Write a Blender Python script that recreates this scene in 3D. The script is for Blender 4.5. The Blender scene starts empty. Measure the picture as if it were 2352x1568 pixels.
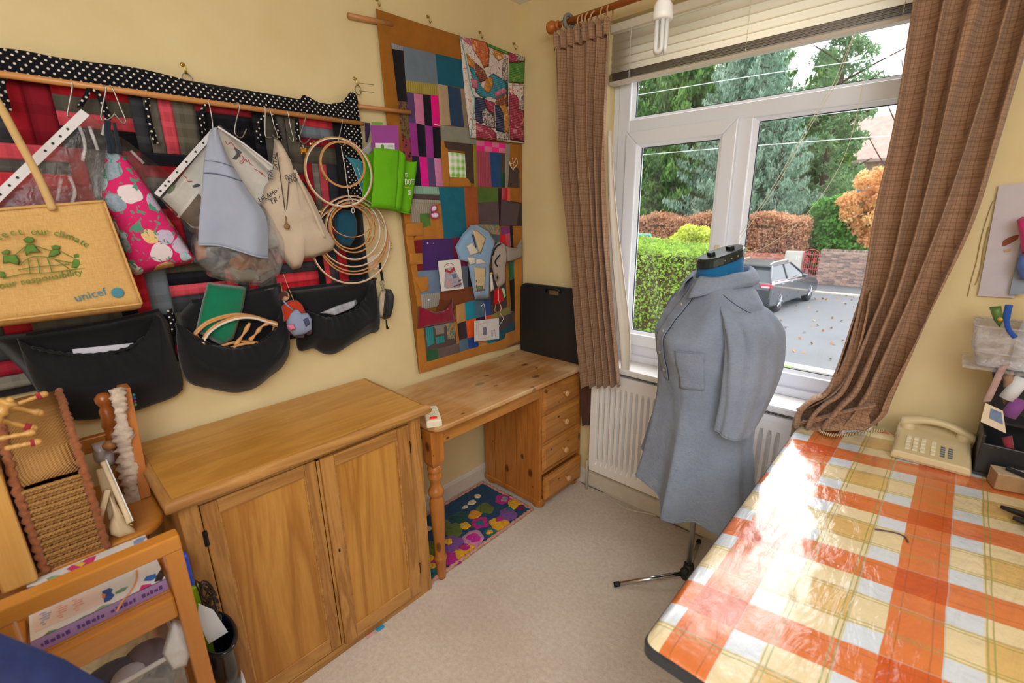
import bpy, bmesh, math, random
import numpy as np
from mathutils import Vector, Matrix, noise
PI = math.pi
R_ = random.Random(7)
scene = bpy.context.scene
COL = scene.collection

# ------------------------------------------------------------------ camera
cd = bpy.data.cameras.new('camera')
cd.sensor_width = 36.0
cd.lens = 36.0 * 1056.0 / 2352.0
cd.clip_start = 0.02
cd.clip_end = 400
cam = bpy.data.objects.new('camera', cd)
COL.objects.link(cam)
rz, rx, rr = math.radians(43.138), math.radians(74.33), math.radians(-0.79)
cam.matrix_world = Matrix.Translation((1.8518, -2.0726, 1.57)) @ Matrix.Rotation(rz, 4, 'Z') @ Matrix.Rotation(rx, 4, 'X') @ Matrix.Rotation(rr, 4, 'Z')
cd.dof.use_dof = True
cd.dof.focus_distance = 2.3
cd.dof.aperture_fstop = 3.2
scene.camera = cam

# ------------------------------------------------------------------ world, sun, added fill lights, exposure
world = bpy.data.worlds.new('overcast_sky')
scene.world = world
world.use_nodes = True
wn, wl = world.node_tree.nodes, world.node_tree.links
wn.clear()
w_out = wn.new('ShaderNodeOutputWorld')
w_bg = wn.new('ShaderNodeBackground')
w_tc = wn.new('ShaderNodeTexCoord')
w_sep = wn.new('ShaderNodeSeparateXYZ')
w_rmp = wn.new('ShaderNodeValToRGB')
w_rmp.color_ramp.elements[0].position = 0.0
w_rmp.color_ramp.elements[0].color = (0.86, 0.90, 0.96, 1)
w_rmp.color_ramp.elements[1].position = 0.6
w_rmp.color_ramp.elements[1].color = (1.0, 1.0, 1.0, 1)
wl.new(w_tc.outputs['Generated'], w_sep.inputs[0])
wl.new(w_sep.outputs['Z'], w_rmp.inputs[0])
wl.new(w_rmp.outputs[0], w_bg.inputs['Color'])
w_bg.inputs['Strength'].default_value = 2.5
wl.new(w_bg.outputs[0], w_out.inputs['Surface'])

def lamp(name, kind, loc, energy, target=None, size=1.0, size_y=None, color=(1, 1, 1), angle=None):
 l = bpy.data.lights.new(name, kind)
 l.energy = energy
 l.color = color
 if kind == 'AREA':
  l.shape = 'RECTANGLE'
  l.size = size
  l.size_y = size_y or size
 if kind == 'SUN' and angle:
  l.angle = math.radians(angle)
 o = bpy.data.objects.new(name, l)
 COL.objects.link(o)
 o.location = loc
 if target is not None:
  o.rotation_euler = (Vector(target) - Vector(loc)).to_track_quat('-Z', 'Y').to_euler()
 return o

lamp('sun', 'SUN', (3.4, 10, 11), 6.5, (1.2, 0, 0.6), angle=70, color=(1.0, 0.99, 0.97))
lamp('ceiling_fill_light', 'AREA', (1.9, -2.5, 2.56), 40, (1.5, -2.2, 0), 1.8, 1.6, color=(0.97, 0.985, 1.0))  # unseen area light added under the ceiling to brighten the interior
lamp('rear_fill_light', 'AREA', (3.1, -3.1, 2.2), 40, (0.3, -1.0, 1.2), 1.4, 1.2, color=(0.97, 0.985, 1.0))  # second unseen fill, added behind the camera and aimed at the left wall
scene.view_settings.view_transform = 'Standard'
scene.view_settings.look = 'None'
scene.view_settings.exposure = 0.0
scene.view_settings.gamma = 1.0
scene.view_settings.use_curve_mapping = False
scene.cycles.use_denoising = True
scene.cycles.max_bounces = 10
scene.cycles.transparent_max_bounces = 24
scene.cycles.sample_clamp_indirect = 6.0

# ------------------------------------------------------------------ materials
MATS = {}
def srgb(h):
 if isinstance(h, str):
  h = h.lstrip('#')
  c = [int(h[i:i + 2], 16) / 255 for i in (0, 2, 4)]
 else:
  c = h
 return tuple((v / 12.92 if v <= 0.04045 else ((v + 0.055) / 1.055) ** 2.4) for v in c) + (1.0,)

class NT:
 """small node-tree helper"""
 def __init__(s, name):
  s.m = bpy.data.materials.new(name)
  s.m.use_nodes = True
  s.t = s.m.node_tree
  s.n, s.l = s.t.nodes, s.t.links
  s.b = s.n['Principled BSDF']
  s.o = s.n['Material Output']
  s._c = None
 def new(s, typ, **kw):
  x = s.n.new(typ)
  for k, v in kw.items():
   setattr(x, k, v)
  return x
 def link(s, a, b):
  s.l.new(a, b)
 def coord(s, scale=(1, 1, 1), rot=(0, 0, 0), kind='Object', loc=(0, 0, 0)):
  if s._c is None:
   s._c = s.new('ShaderNodeTexCoord')
  mp = s.new('ShaderNodeMapping')
  mp.inputs['Scale'].default_value = scale
  mp.inputs['Rotation'].default_value = rot
  mp.inputs['Location'].default_value = loc
  s.link(s._c.outputs[kind], mp.inputs[0])
  return mp.outputs[0]
 def noise(s, co, scale, detail=3, rough=0.55, dist=0.0):
  n = s.new('ShaderNodeTexNoise')
  n.inputs['Scale'].default_value = scale
  n.inputs['Detail'].default_value = detail
  n.inputs['Roughness'].default_value = rough
  n.inputs['Distortion'].default_value = dist
  s.link(co, n.inputs['Vector'])
  return n.outputs['Fac']
 def math(s, op, a, b=None, c=None):
  n = s.new('ShaderNodeMath', operation=op)
  for i, v in enumerate((a, b, c)):
   if v is None:
    continue
   if isinstance(v, (int, float)):
    n.inputs[i].default_value = v
   else:
    s.link(v, n.inputs[i])
  return n.outputs[0]
 def ramp(s, fac, stops, interp='LINEAR'):
  r = s.new('ShaderNodeValToRGB')
  r.color_ramp.interpolation = interp
  e = r.color_ramp.elements
  while len(e) < len(stops):
   e.new(0.5)
  for i, (p, c) in enumerate(stops):
   e[i].position = p
   e[i].color = c if len(c) == 4 else tuple(c) + (1,)
  s.link(fac, r.inputs[0])
  return r.outputs[0]
 def mix(s, fac, a, b, mode='MIX'):
  n = s.new('ShaderNodeMix', data_type='RGBA', blend_type=mode)
  for sock, v in ((n.inputs['Factor'], fac), (n.inputs['A'], a), (n.inputs['B'], b)):
   if isinstance(v, (int, float)):
    sock.default_value = v
   elif isinstance(v, tuple):
    sock.default_value = v
   else:
    s.link(v, sock)
  return n.outputs['Result']
 def sep(s, co):
  n = s.new('ShaderNodeSeparateXYZ')
  s.link(co, n.inputs[0])
  return n.outputs
 def bump(s, h, strength=0.3, dist=0.002, normal=None):
  n = s.new('ShaderNodeBump')
  n.inputs['Strength'].default_value = strength
  n.inputs['Distance'].default_value = dist
  s.link(h, n.inputs['Height'])
  if normal is not None:
   s.link(normal, n.inputs['Normal'])
  s.link(n.outputs[0], s.b.inputs['Normal'])
  return n.outputs[0]
 def base(s, c):
  if isinstance(c, tuple):
   s.b.inputs['Base Color'].default_value = c
  else:
   s.link(c, s.b.inputs['Base Color'])
 def set(s, **kw):
  for k, v in kw.items():
   s.b.inputs[k.replace('_', ' ')].default_value = v
  return s

def plain(key, col, rough=0.5, metal=0.0, var=0.0, vscale=20, bump=0.0, bscale=200, spec=0.5, sheen=0.0, alpha=1.0, trans=0.0, coat=0.0):
 if key in MATS:
  return MATS[key]
 t = NT(key)
 c = srgb(col)
 t.set(Roughness=rough, Metallic=metal)
 t.b.inputs['Specular IOR Level'].default_value = spec
 if sheen:
  t.b.inputs['Sheen Weight'].default_value = sheen
 if coat:
  t.b.inputs['Coat Weight'].default_value = coat
 if trans:
  t.b.inputs['Transmission Weight'].default_value = trans
 if alpha < 1:
  t.b.inputs['Alpha'].default_value = alpha
 if var:
  f = t.noise(t.coord(), vscale, 4)
  lo = tuple(max(0, x * (1 - var)) for x in c[:3]) + (1,)
  hi = tuple(min(1, x * (1 + var)) for x in c[:3]) + (1,)
  t.base(t.ramp(f, [(0.3, lo), (0.7, hi)]))
 else:
  t.base(c)
 if bump:
  t.bump(t.noise(t.coord(), bscale, 3), bump, 0.002)
 MATS[key] = t.m
 return t.m

def fabric(key, col, col2=None, weave=900, rough=0.9, var=0.12, vscale=14, bump=0.25, sheen=0.15, wrinkle=0.0, wscale=18):
 """woven cloth: fine crossed threads, slight fade, optional small wrinkles"""
 if key in MATS:
  return MATS[key]
 t = NT(key)
 c = srgb(col)
 c2 = srgb(col2) if col2 else tuple(x * 0.8 for x in c[:3]) + (1,)
 co = t.coord()
 f = t.noise(co, vscale, 5, 0.6)
 th = t.noise(co, weave, 2, 0.5)
 a = t.ramp(f, [(0.3, tuple(x * (1 - var) for x in c[:3]) + (1,)), (0.7, tuple(min(1, x * (1 + var)) for x in c[:3]) + (1,))])
 t.base(t.mix(t.math('MULTIPLY', th, 0.5), a, c2))
 t.set(Roughness=rough)
 t.b.inputs['Specular IOR Level'].default_value = 0.2
 t.b.inputs['Sheen Weight'].default_value = sheen
 h = th
 if wrinkle:
  h = t.math('ADD', t.math('MULTIPLY', th, 0.15), t.math('MULTIPLY', t.noise(co, wscale, 4, 0.55, 0.6), wrinkle))
 t.bump(h, bump, 0.004 if wrinkle else 0.001)
 MATS[key] = t.m
 return t.m

def wood(key, light, dark, axis='Y', scale=1.0, rough=0.42, grain=1.0, knots=0.0, coat=0.15, fade=None):
 if key in MATS:
  return MATS[key]
 t = NT(key)
 st = {'X': (0.9, 9, 9), 'Y': (9, 0.9, 9), 'Z': (9, 9, 0.9)}[axis]
 st = tuple(v * scale for v in st)
 co = t.coord(st)
 n1 = t.noise(co, 1.3, 4, 0.55, 1.2)
 rings = t.math('FRACT', t.math('MULTIPLY', n1, 7.0))
 rings = t.math('PINGPONG', t.math('MULTIPLY', n1, 9.0), 1.0)
 fine = t.noise(t.coord(tuple(v * 9 for v in st)), 3.0, 3, 0.6)
 mixf = t.math('ADD', t.math('MULTIPLY', rings, 0.62 * grain), t.math('MULTIPLY', fine, 0.45))
 L, D = srgb(light), srgb(dark)
 col = t.ramp(mixf, [(0.1, L), (0.95, D)])
 big = t.noise(t.coord((1, 1, 1)), 3.2, 3)
 col = t.mix(t.math('MULTIPLY', big, 0.35), col, tuple(x * 0.78 for x in L[:3]) + (1,))
 if knots:
  v = t.new('ShaderNodeTexVoronoi', voronoi_dimensions='2D')
  v.inputs['Scale'].default_value = 6.5
  sx = t.sep(t.coord())
  cb = t.new('ShaderNodeCombineXYZ')
  t.link(t.math('ADD', sx[0], sx[1] if axis == 'Z' else sx[2]), cb.inputs[0])
  t.link(t.math('MULTIPLY', sx[2] if axis == 'Z' else sx[1], 0.6), cb.inputs[1])
  t.link(cb.outputs[0], v.inputs['Vector'])
  sc_ = t.new('ShaderNodeSeparateColor')
  t.link(v.outputs['Color'], sc_.inputs[0])
  dd = t.math('DIVIDE', v.outputs['Distance'], t.math('ADD', t.math('MULTIPLY', sc_.outputs[0], 1.1), 0.15))
  k = t.ramp(dd, [(0.0, (1, 1, 1)), (0.085 * knots, (0.75, 0.75, 0.75)), (0.12 * knots, (0, 0, 0))])
  col = t.mix(k, col, tuple(x * 0.28 for x in D[:3]) + (1,))
 if fade:
  fz = t.ramp(t.noise(t.coord((1, 1, 1)), 2.4, 3), [(0.42, (0, 0, 0)), (0.68, (1, 1, 1))])
  col = t.mix(t.math('MULTIPLY', fz, 0.75), col, srgb(fade))
 t.base(col)
 t.set(Roughness=rough)
 if coat:
  t.b.inputs['Coat Weight'].default_value = coat
  t.b.inputs['Coat Roughness'].default_value = 0.25
 t.bump(mixf, 0.12, 0.001)
 MATS[key] = t.m
 return t.m

# ------------------------------------------------------------------ point lists
# points on a plane x = d, y = d or z = d; the other two coordinates in half millimetres
def X_(d, *a):
 return [(d, a[i] / 2000, a[i + 1] / 2000) for i in range(0, len(a), 2)]
def Y_(d, *a):
 return [(a[i] / 2000, d, a[i + 1] / 2000) for i in range(0, len(a), 2)]
def Z_(d, *a):
 return [(a[i] / 2000, a[i + 1] / 2000, d) for i in range(0, len(a), 2)]

# ------------------------------------------------------------------ mesh helpers
def vec(p):
 return Vector(p)

class MB:
 def __init__(s):
  s.v = []
  s.f = []
 def add(s, vs, fs):
  o = len(s.v)
  s.v += [tuple(p) for p in vs]
  s.f += [tuple(i + o for i in f) for f in fs]
  return s
 def box(s, a, b):
  (x0, y0, z0), (x1, y1, z1) = a, b
  return s.add([(x0, y0, z0), (x1, y0, z0), (x1, y1, z0), (x0, y1, z0), (x0, y0, z1), (x1, y0, z1), (x1, y1, z1), (x0, y1, z1)],
                     [(3, 2, 1, 0), (4, 5, 6, 7), (0, 1, 5, 4), (1, 2, 6, 5), (2, 3, 7, 6), (3, 0, 4, 7)])
 def hexa(s, q0, q1):
  """two quads joined into a block"""
  return s.add(list(q0) + list(q1), [(3, 2, 1, 0), (4, 5, 6, 7), (0, 1, 5, 4), (1, 2, 6, 5), (2, 3, 7, 6), (3, 0, 4, 7)])
 def obox(s, c, size, M=None):
  h = [x / 2 for x in size]
  m = MB().box([-x for x in h], h)
  M = M or Matrix.Identity(3)
  return s.add([vec(c) + M @ vec(p) for p in m.v], m.f)
 def tube(s, path, r, n=8, closed=False, caps=True):
  P = [vec(p) for p in path]
  k = len(P)
  rs = list(r) if isinstance(r, (list, tuple)) else [r] * k
  vs, fs = [], []
  up = None
  for i, p in enumerate(P):
   if closed:
    t = (P[(i + 1) % k] - P[i - 1])
   else:
    t = P[min(i + 1, k - 1)] - P[max(i - 1, 0)]
   if t.length < 1e-9:
    t = Vector((0, 0, 1))
   t.normalize()
   if up is None:
    up = Vector((0, 0, 1)) if abs(t.z) < 0.9 else Vector((1, 0, 0))
   a = (up - t * up.dot(t))
   if a.length < 1e-6:
    a = t.orthogonal()
   a.normalize()
   up = a
   b = t.cross(a)
   for j in range(n):
    th = 2 * PI * j / n
    vs.append(p + (a * math.cos(th) + b * math.sin(th)) * rs[i])
  m = k if closed else k - 1
  for i in range(m):
   for j in range(n):
    a0, a1 = i * n + j, i * n + (j + 1) % n
    i2 = ((i + 1) % k) * n
    fs.append((a0, a1, i2 + (j + 1) % n, i2 + j))
  if caps and not closed:
   fs.append(tuple(reversed(range(n))))
   fs.append(tuple((k - 1) * n + j for j in range(n)))
  return s.add(vs, fs)
 def lathe(s, prof, c, n=16, M=None):
  """profile of (radius, height) turned about the axis through c"""
  M = M or Matrix.Identity(3)
  vs, fs = [], []
  k = len(prof)
  for r, z in prof:
   for j in range(n):
    th = 2 * PI * j / n
    vs.append(vec(c) + M @ Vector((r * math.cos(th), r * math.sin(th), z)))
  for i in range(k - 1):
   for j in range(n):
    fs.append((i * n + j, i * n + (j + 1) % n, (i + 1) * n + (j + 1) % n, (i + 1) * n + j))
  fs.append(tuple(reversed(range(n))))
  fs.append(tuple((k - 1) * n + j for j in range(n)))
  return s.add(vs, fs)
 def sphere(s, c, r, n=12, m=8, sc=(1, 1, 1)):
  prof = [(max(1e-4, math.sin(PI * i / m)), -math.cos(PI * i / m)) for i in range(m + 1)]
  t = MB().lathe(prof, (0, 0, 0), n)
  return s.add([(c[0] + p[0] * r * sc[0], c[1] + p[1] * r * sc[1], c[2] + p[2] * r * sc[2]) for p in t.v], t.f)
 def prism(s, poly, d):
  """flat polygon (3-D points) extruded by vector d"""
  n = len(poly)
  d = vec(d)
  vs = [vec(p) for p in poly] + [vec(p) + d for p in poly]
  fs = [tuple(reversed(range(n))), tuple(range(n, 2 * n))] + [(i, (i + 1) % n, n + (i + 1) % n, n + i) for i in range(n)]
  return s.add(vs, fs)
 def grid(s, G, close_u=False, close_v=False):
  a, b = len(G), len(G[0])
  vs = [p for row in G for p in row]
  fs = []
  for i in range(a if close_u else a - 1):
   for j in range(b if close_v else b - 1):
    i2, j2 = (i + 1) % a, (j + 1) % b
    fs.append((i * b + j, i * b + j2, i2 * b + j2, i2 * b + j))
  return s.add(vs, fs)
 def xf(s, M):
  s.v = [tuple(M @ vec(p)) for p in s.v]
  return s
 def build(s, name, mat, parent=None, base=None, smooth=False, bevel=0.0, sub=0, solid=0.0, kind=None, seg=2, recalc=True, soff=0.0):
  me = bpy.data.meshes.new(name)
  if parent is not None:
   p = parent
   base = Vector((0, 0, 0))
   while p is not None:
    base = base + p.location
    p = p.parent
  elif base is None:
   a = np.array(s.v)
   lo, hi = a.min(0), a.max(0)
   base = Vector(((lo[0] + hi[0]) / 2, (lo[1] + hi[1]) / 2, lo[2]))
  base = vec(base)
  me.from_pydata([tuple(vec(p) - base) for p in s.v], [], s.f)
  if recalc:
   bm = bmesh.new()
   bm.from_mesh(me)
   bmesh.ops.recalc_face_normals(bm, faces=bm.faces)
   bm.to_mesh(me)
   bm.free()
  if smooth:
   me.polygons.foreach_set('use_smooth', [True] * len(me.polygons))
  if isinstance(mat, (list, tuple)):
   for m in mat:
    me.materials.append(m)
  else:
   me.materials.append(mat)
  o = bpy.data.objects.new(name, me)
  COL.objects.link(o)
  if parent is not None:
   o.parent = parent
  else:
   o.location = base
  if solid:
   md = o.modifiers.new('solid', 'SOLIDIFY')
   md.thickness = solid
   md.offset = soff
  if bevel:
   md = o.modifiers.new('bevel', 'BEVEL')
   md.width = bevel
   md.segments = seg
   md.limit_method = 'ANGLE'
   md.angle_limit = math.radians(40)
  if sub:
   md = o.modifiers.new('sub', 'SUBSURF')
   md.levels = sub
   md.render_levels = sub
  if kind:
   o['kind'] = kind
  return o

def tag(o, label, cat=None, group=None, kind=None):
 o['label'] = label
 if cat:
  o['category'] = cat
 if group:
  o['group'] = group
 if kind:
  o['kind'] = kind
 return o

def thing(name, label, cat, loc=(0, 0, 0), group=None):
 o = bpy.data.objects.new(name, None)
 o.empty_display_size = 0.05
 COL.objects.link(o)
 o.location = loc
 return tag(o, label, cat, group)

def dup(o, loc=None, rot=None, label=None, group=None, parent=None):
 c = o.copy()
 COL.objects.link(c)
 if parent is not None:
  c.parent = parent
 if loc is not None:
  c.location = loc
 if rot is not None:
  c.rotation_euler = rot
 if label:
  c['label'] = label
 if group:
  c['group'] = group
 for ch in list(o.children):
  dup(ch, parent=c)
 return c

def lerp(a, b, t):
 return tuple(x + (y - x) * t for x, y in zip(a, b))
def bil(q, u, v):
 return lerp(lerp(q[0], q[1], u), lerp(q[3], q[2], u), v)
def nz(x, y, z=0.0, s=1.0):
 return noise.noise(Vector((x * s, y * s, z * s)))
def resample(pts, step, closed=True):
 out = []
 n = len(pts)
 for i in range(n if closed else n - 1):
  a, b = vec(pts[i]), vec(pts[(i + 1) % n])
  k = max(1, int(round((b - a).length / step)))
  for j in range(k):
   out.append(a.lerp(b, j / k))
 if not closed:
  out.append(vec(pts[-1]))
 return out
def smooth_path(pts, sub=6, closed=False):
 P = [vec(p) for p in pts]
 n = len(P)
 out = []
 for i in range(n if closed else n - 1):
  g = lambda k: P[k % n] if closed else P[min(max(k, 0), n - 1)]
  p0, p1, p2, p3 = g(i - 1), g(i), g(i + 1), g(i + 2)
  for j in range(sub):
   t = j / sub
   out.append(0.5 * ((2 * p1) + (p2 - p0) * t + (2 * p0 - 5 * p1 + 4 * p2 - p3) * t * t + (3 * p1 - p0 - 3 * p2 + p3) * t ** 3))
 if not closed:
  out.append(P[-1])
 return out
def puff(outline, n, thick, step=0.012, rings=6, wob=0.0, wsc=30.0, back=0.3, exp=0.5, seed=0.0, center=None):
 """cushion-like solid over a star-shaped outline; n = direction it swells towards"""
 P = resample(outline, step)
 n = vec(n).normalized()
 c = vec(center) if center else sum(P, Vector()) / len(P)
 mb = MB()
 G = []
 for k in range(rings + 1):
  r = 1 - k / rings
  h = (1 - r ** 2.5) ** exp * thick
  row = []
  for p in P:
   q = c + (p - c) * max(r, 0.02)
   w = wob * noise.noise(Vector((q.x * wsc + seed, q.y * wsc, q.z * wsc))) * (1 - r ** 4)
   row.append(q + n * (h + w))
  G.append(row)
 GB = [[c + (p - c) * max(1 - k / 2, 0.02) - n * thick * back * (1 - (1 - k / 2) ** 2) for p in P] for k in range(3)]
 full = list(reversed(GB[1:])) + G
 mb.grid(full, close_v=True)
 m = len(P)
 mb.f.append(tuple(range(m)))
 mb.f.append(tuple(reversed(range(len(mb.v) - m, len(mb.v)))))
 return mb
_txt_cache = {}
def text_mb(body, size, origin, right, up, depth=0.0006, align='LEFT', shear=0.0):
 """raised lettering as mesh: origin + right/up unit vectors"""
 cu = bpy.data.curves.new('lettering', 'FONT')
 cu.body = body
 cu.size = size
 cu.align_x = align
 cu.shear = shear
 cu.extrude = depth
 cu.resolution_u = 2
 ob = bpy.data.objects.new('lettering', cu)
 COL.objects.link(ob)
 dg = bpy.context.evaluated_depsgraph_get()
 me = bpy.data.meshes.new_from_object(ob.evaluated_get(dg))
 r, u = vec(right).normalized(), vec(up).normalized()
 nn = r.cross(u)
 mb = MB()
 mb.add([vec(origin) + r * v.co.x + u * v.co.y + nn * v.co.z for v in me.vertices], [tuple(p.vertices) for p in me.polygons])
 bpy.data.objects.remove(ob)
 bpy.data.curves.remove(cu)
 bpy.data.meshes.remove(me)
 return mb

# ================================================================== THE SETTING
def wall_paint():
 t = NT('cream_wall_paint')
 co = t.coord()
 f = t.noise(co, 1.7, 4, 0.6)
 g = t.noise(co, 9.0, 4, 0.65)
 c = t.ramp(t.math('ADD', t.math('MULTIPLY', f, 0.7), t.math('MULTIPLY', g, 0.3)), [(0.35, srgb('dcc693')), (0.65, srgb('e4d1a1'))])
 t.base(c)
 t.set(Roughness=0.72)
 t.bump(t.noise(co, 140, 3), 0.10, 0.002)
 return t.m
M_WALL = wall_paint()
M_CEIL = plain('ceiling_paint', 'e9e7e4', 0.85, bump=0.15, bscale=90)
M_SKIRT = plain('skirting_gloss', 'd9cfc0', 0.35, var=0.05)
M_UPVC = plain('white_upvc', 'eaeef8', 0.28)
M_SILLP = plain('white_sill_gloss', 'f0efee', 0.3)
M_SEAL = plain('dark_glazing_seal', '26323e', 0.6)

def carpet():
 t = NT('beige_cut_pile_carpet')
 co = t.coord()
 a = t.noise(co, 420, 2, 0.6)
 b = t.noise(co, 2.2, 4, 0.6)
 d = t.noise(co, 60, 3, 0.6)
 c = t.ramp(t.math('ADD', t.math('MULTIPLY', a, 0.5), t.math('MULTIPLY', d, 0.5)), [(0.3, srgb('cab8a5')), (0.7, srgb('ecdfd0'))])
 st = t.ramp(b, [(0.45, (0, 0, 0)), (0.75, (1, 1, 1))])
 c = t.mix(t.math('MULTIPLY', st, 0.28), c, srgb('a58a6c'))
 t.base(c)
 t.set(Roughness=0.97)
 t.b.inputs['Specular IOR Level'].default_value = 0.08
 t.b.inputs['Sheen Weight'].default_value = 0.3
 t.bump(t.math('ADD', a, d), 0.55, 0.006)
 return t.m

RX, RY, RZ = 3.7, -3.6, 2.61
OX0, OX1, OZ0, OZ1, WT = 0.545, 1.775, 0.78, 2.40, 0.27
tag(MB().box((-0.2, RY - 0.2, -0.1), (RX + 0.2, 0.0, 0.0)).build('floor', carpet()), 'beige cut pile carpet', kind='structure')
tag(MB().box((-0.2, RY - 0.2, RZ), (RX + 0.2, WT, RZ + 0.1)).build('ceiling', M_CEIL), 'off-white ceiling', kind='structure')
tag(MB().box((-0.2, RY - 0.2, 0), (0, WT, RZ)).build('wall_left', M_WALL, base=(0, 0, 0)), 'cream painted wall with the hangings', kind='structure')
m = MB()
m.box((0, 0, -0.1), (OX0, WT, RZ)).box((OX1, 0, -0.1), (RX + 0.2, WT, RZ)).box((OX0, 0, -0.1), (OX1, WT, OZ0)).box((OX0, 0, OZ1), (OX1, WT, RZ))
tag(m.build('wall_far', M_WALL, base=(0, 0, 0)), 'cream painted wall around the window', kind='structure')
tag(MB().box((RX, RY - 0.2, 0), (RX + 0.2, 0, RZ)).build('wall_right', M_WALL, base=(0, 0, 0)), 'cream painted wall', kind='structure')
tag(MB().box((-0.2, RY - 0.2, 0), (RX + 0.2, RY, RZ)).build('wall_back', M_WALL, base=(0, 0, 0)), 'cream painted wall', kind='structure')
def skirt(name, a, b, lab):
 x0, y0 = a
 x1, y1 = b
 m = MB()
 if name.endswith('left'):
  m.prism([(0, y0, 0), (0.016, y0, 0), (0.016, y0, 0.075), (0.011, y0, 0.088), (0.004, y0, 0.095), (0, y0, 0.095)], (0, y1 - y0, 0))
 else:
  m.prism([(x0, 0, 0), (x0, -0.016, 0), (x0, -0.016, 0.075), (x0, -0.011, 0.088), (x0, -0.004, 0.095), (x0, 0, 0.095)], (x1 - x0, 0, 0))
 tag(m.build(name, M_SKIRT), lab, kind='structure')
skirt('baseboard_left', (0, RY), (0, 0), 'off-white painted skirting board')
skirt('baseboard_far', (0.016, 0), (RX, 0), 'off-white painted skirting board')

# ---- window
win = thing('window_1', 'white plastic window with one casement, a fixed light and a top light', None, (1.155, 0.1, 0.80))
win['kind'] = 'structure'
FY0, FY1 = 0.07, 0.135
m = MB()
fx0, fx1, fz0, fz1 = 0.572, 1.742, 0.835, 2.395
m.box((OX0, FY0 + 0.005, OZ0), (fx0 + 0.001, FY1, OZ1)).box((fx1, FY0 + 0.005, OZ0), (OX1, FY1, OZ1)).box((OX0, FY0 + 0.005, OZ0), (OX1, FY1, fz0))
m.build('frame_packer', M_UPVC, win)
def ring(x0, x1, z0, z1, w, y0, y1):
 r = MB()
 r.hexa([(x0, y0, z0), (x0, y0, z1), (x0, y1, z1), (x0, y1, z0)], [(x0 + w, y0, z0 + w), (x0 + w, y0, z1 - w), (x0 + w, y1, z1 - w), (x0 + w, y1, z0 + w)])
 r.hexa([(x1, y0, z0), (x1, y0, z1), (x1, y1, z1), (x1, y1, z0)], [(x1 - w, y0, z0 + w), (x1 - w, y0, z1 - w), (x1 - w, y1, z1 - w), (x1 - w, y1, z0 + w)])
 r.hexa([(x0, y0, z0), (x1, y0, z0), (x1, y1, z0), (x0, y1, z0)], [(x0 + w, y0, z0 + w), (x1 - w, y0, z0 + w), (x1 - w, y1, z0 + w), (x0 + w, y1, z0 + w)])
 r.hexa([(x0, y0, z1), (x1, y0, z1), (x1, y1, z1), (x0, y1, z1)], [(x0 + w, y0, z1 - w), (x1 - w, y0, z1 - w), (x1 - w, y1, z1 - w), (x0 + w, y1, z1 - w)])
 return r
ring(fx0, fx1, fz0, fz1, 0.062, FY0, FY1).build('outer_frame', M_UPVC, win, bevel=0.004)
MB().box((fx0 + 0.06, FY0 + 0.002, 1.925), (fx1 - 0.06, FY1, 1.985)).build('transom', M_UPVC, win, bevel=0.004)
MB().box((1.128, FY0 + 0.002, fz0 + 0.06), (1.190, FY1, 1.927)).build('mullion', M_UPVC, win, bevel=0.004)
def bead(x0, x1, z0, z1, w=0.016, y0=None):
 """sloped glazing bead running round a pane, plus its dark seal"""
 y0 = FY0 + 0.012 if y0 is None else y0
 m = MB()
 o = [(x0, z0), (x1, z0), (x1, z1), (x0, z1)]
 i = [(x0 + w, z0 + w), (x1 - w, z0 + w), (x1 - w, z1 - w), (x0 + w, z1 - w)]
 for k in range(4):
  a, b, c, d = o[k], o[(k + 1) % 4], i[(k + 1) % 4], i[k]
  m.hexa([(a[0], y0, a[1]), (b[0], y0, b[1]), (c[0], y0 + 0.014, c[1]), (d[0], y0 + 0.014, d[1])],
               [(a[0], y0 + 0.03, a[1]), (b[0], y0 + 0.03, b[1]), (c[0], y0 + 0.03, c[1]), (d[0], y0 + 0.03, d[1])])
 return m
sash = ring(0.628, 1.138, 0.892, 1.932, 0.06, FY0 - 0.018, FY1 - 0.01).build('casement_sash', M_UPVC, win, bevel=0.005)
bead(0.686, 1.080, 0.950, 1.874, y0=FY0 - 0.012).build('glazing_bead', M_UPVC, sash)
bead(1.190, 1.682, 0.893, 1.927).build('glazing_bead', M_UPVC, win)
bead(0.632, 1.682, 1.983, 2.335).build('glazing_bead', M_UPVC, win)
def seal(x0, x1, z0, z1, y):
 return ring(x0, x1, z0, z1, 0.004, y, y + 0.006)
seal(0.701, 1.065, 0.965, 1.859, FY0 + 0.008).build('rubber_seal', M_SEAL, sash)
seal(1.205, 1.667, 0.908, 1.912, FY0 + 0.030).build('rubber_seal', M_SEAL, win)
seal(0.647, 1.667, 1.998, 2.320, FY0 + 0.030).build('rubber_seal', M_SEAL, win)
def glass():
 t = NT('window_glass')
 n = t.n
 tr = t.new('ShaderNodeBsdfTransparent')
 gl = t.new('ShaderNodeBsdfGlossy')
 df = t.new('ShaderNodeBsdfDiffuse')
 gl.inputs['Roughness'].default_value = 0.02
 df.inputs['Color'].default_value = (0.8, 0.85, 0.9, 1)
 fr = t.new('ShaderNodeFresnel')
 fr.inputs['IOR'].default_value = 1.45
 mx = t.new('ShaderNodeMixShader')
 t.link(fr.outputs[0], mx.inputs[0])
 t.link(tr.outputs[0], mx.inputs[1])
 t.link(gl.outputs[0], mx.inputs[2])
 m2 = t.new('ShaderNodeMixShader')
 film = t.ramp(t.noise(t.coord((9, 1, 0.7)), 1.6, 3, 0.55), [(0.4, (0.01, 0.01, 0.01)), (0.8, (0.12, 0.12, 0.12))])  # whitish veil mixed into the panes stands in for haze and glare
 t.link(film, m2.inputs[0])
 t.link(mx.outputs[0], m2.inputs[1])
 t.link(df.outputs[0], m2.inputs[2])
 t.link(m2.outputs[0], t.o.inputs['Surface'])
 return t.m
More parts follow.
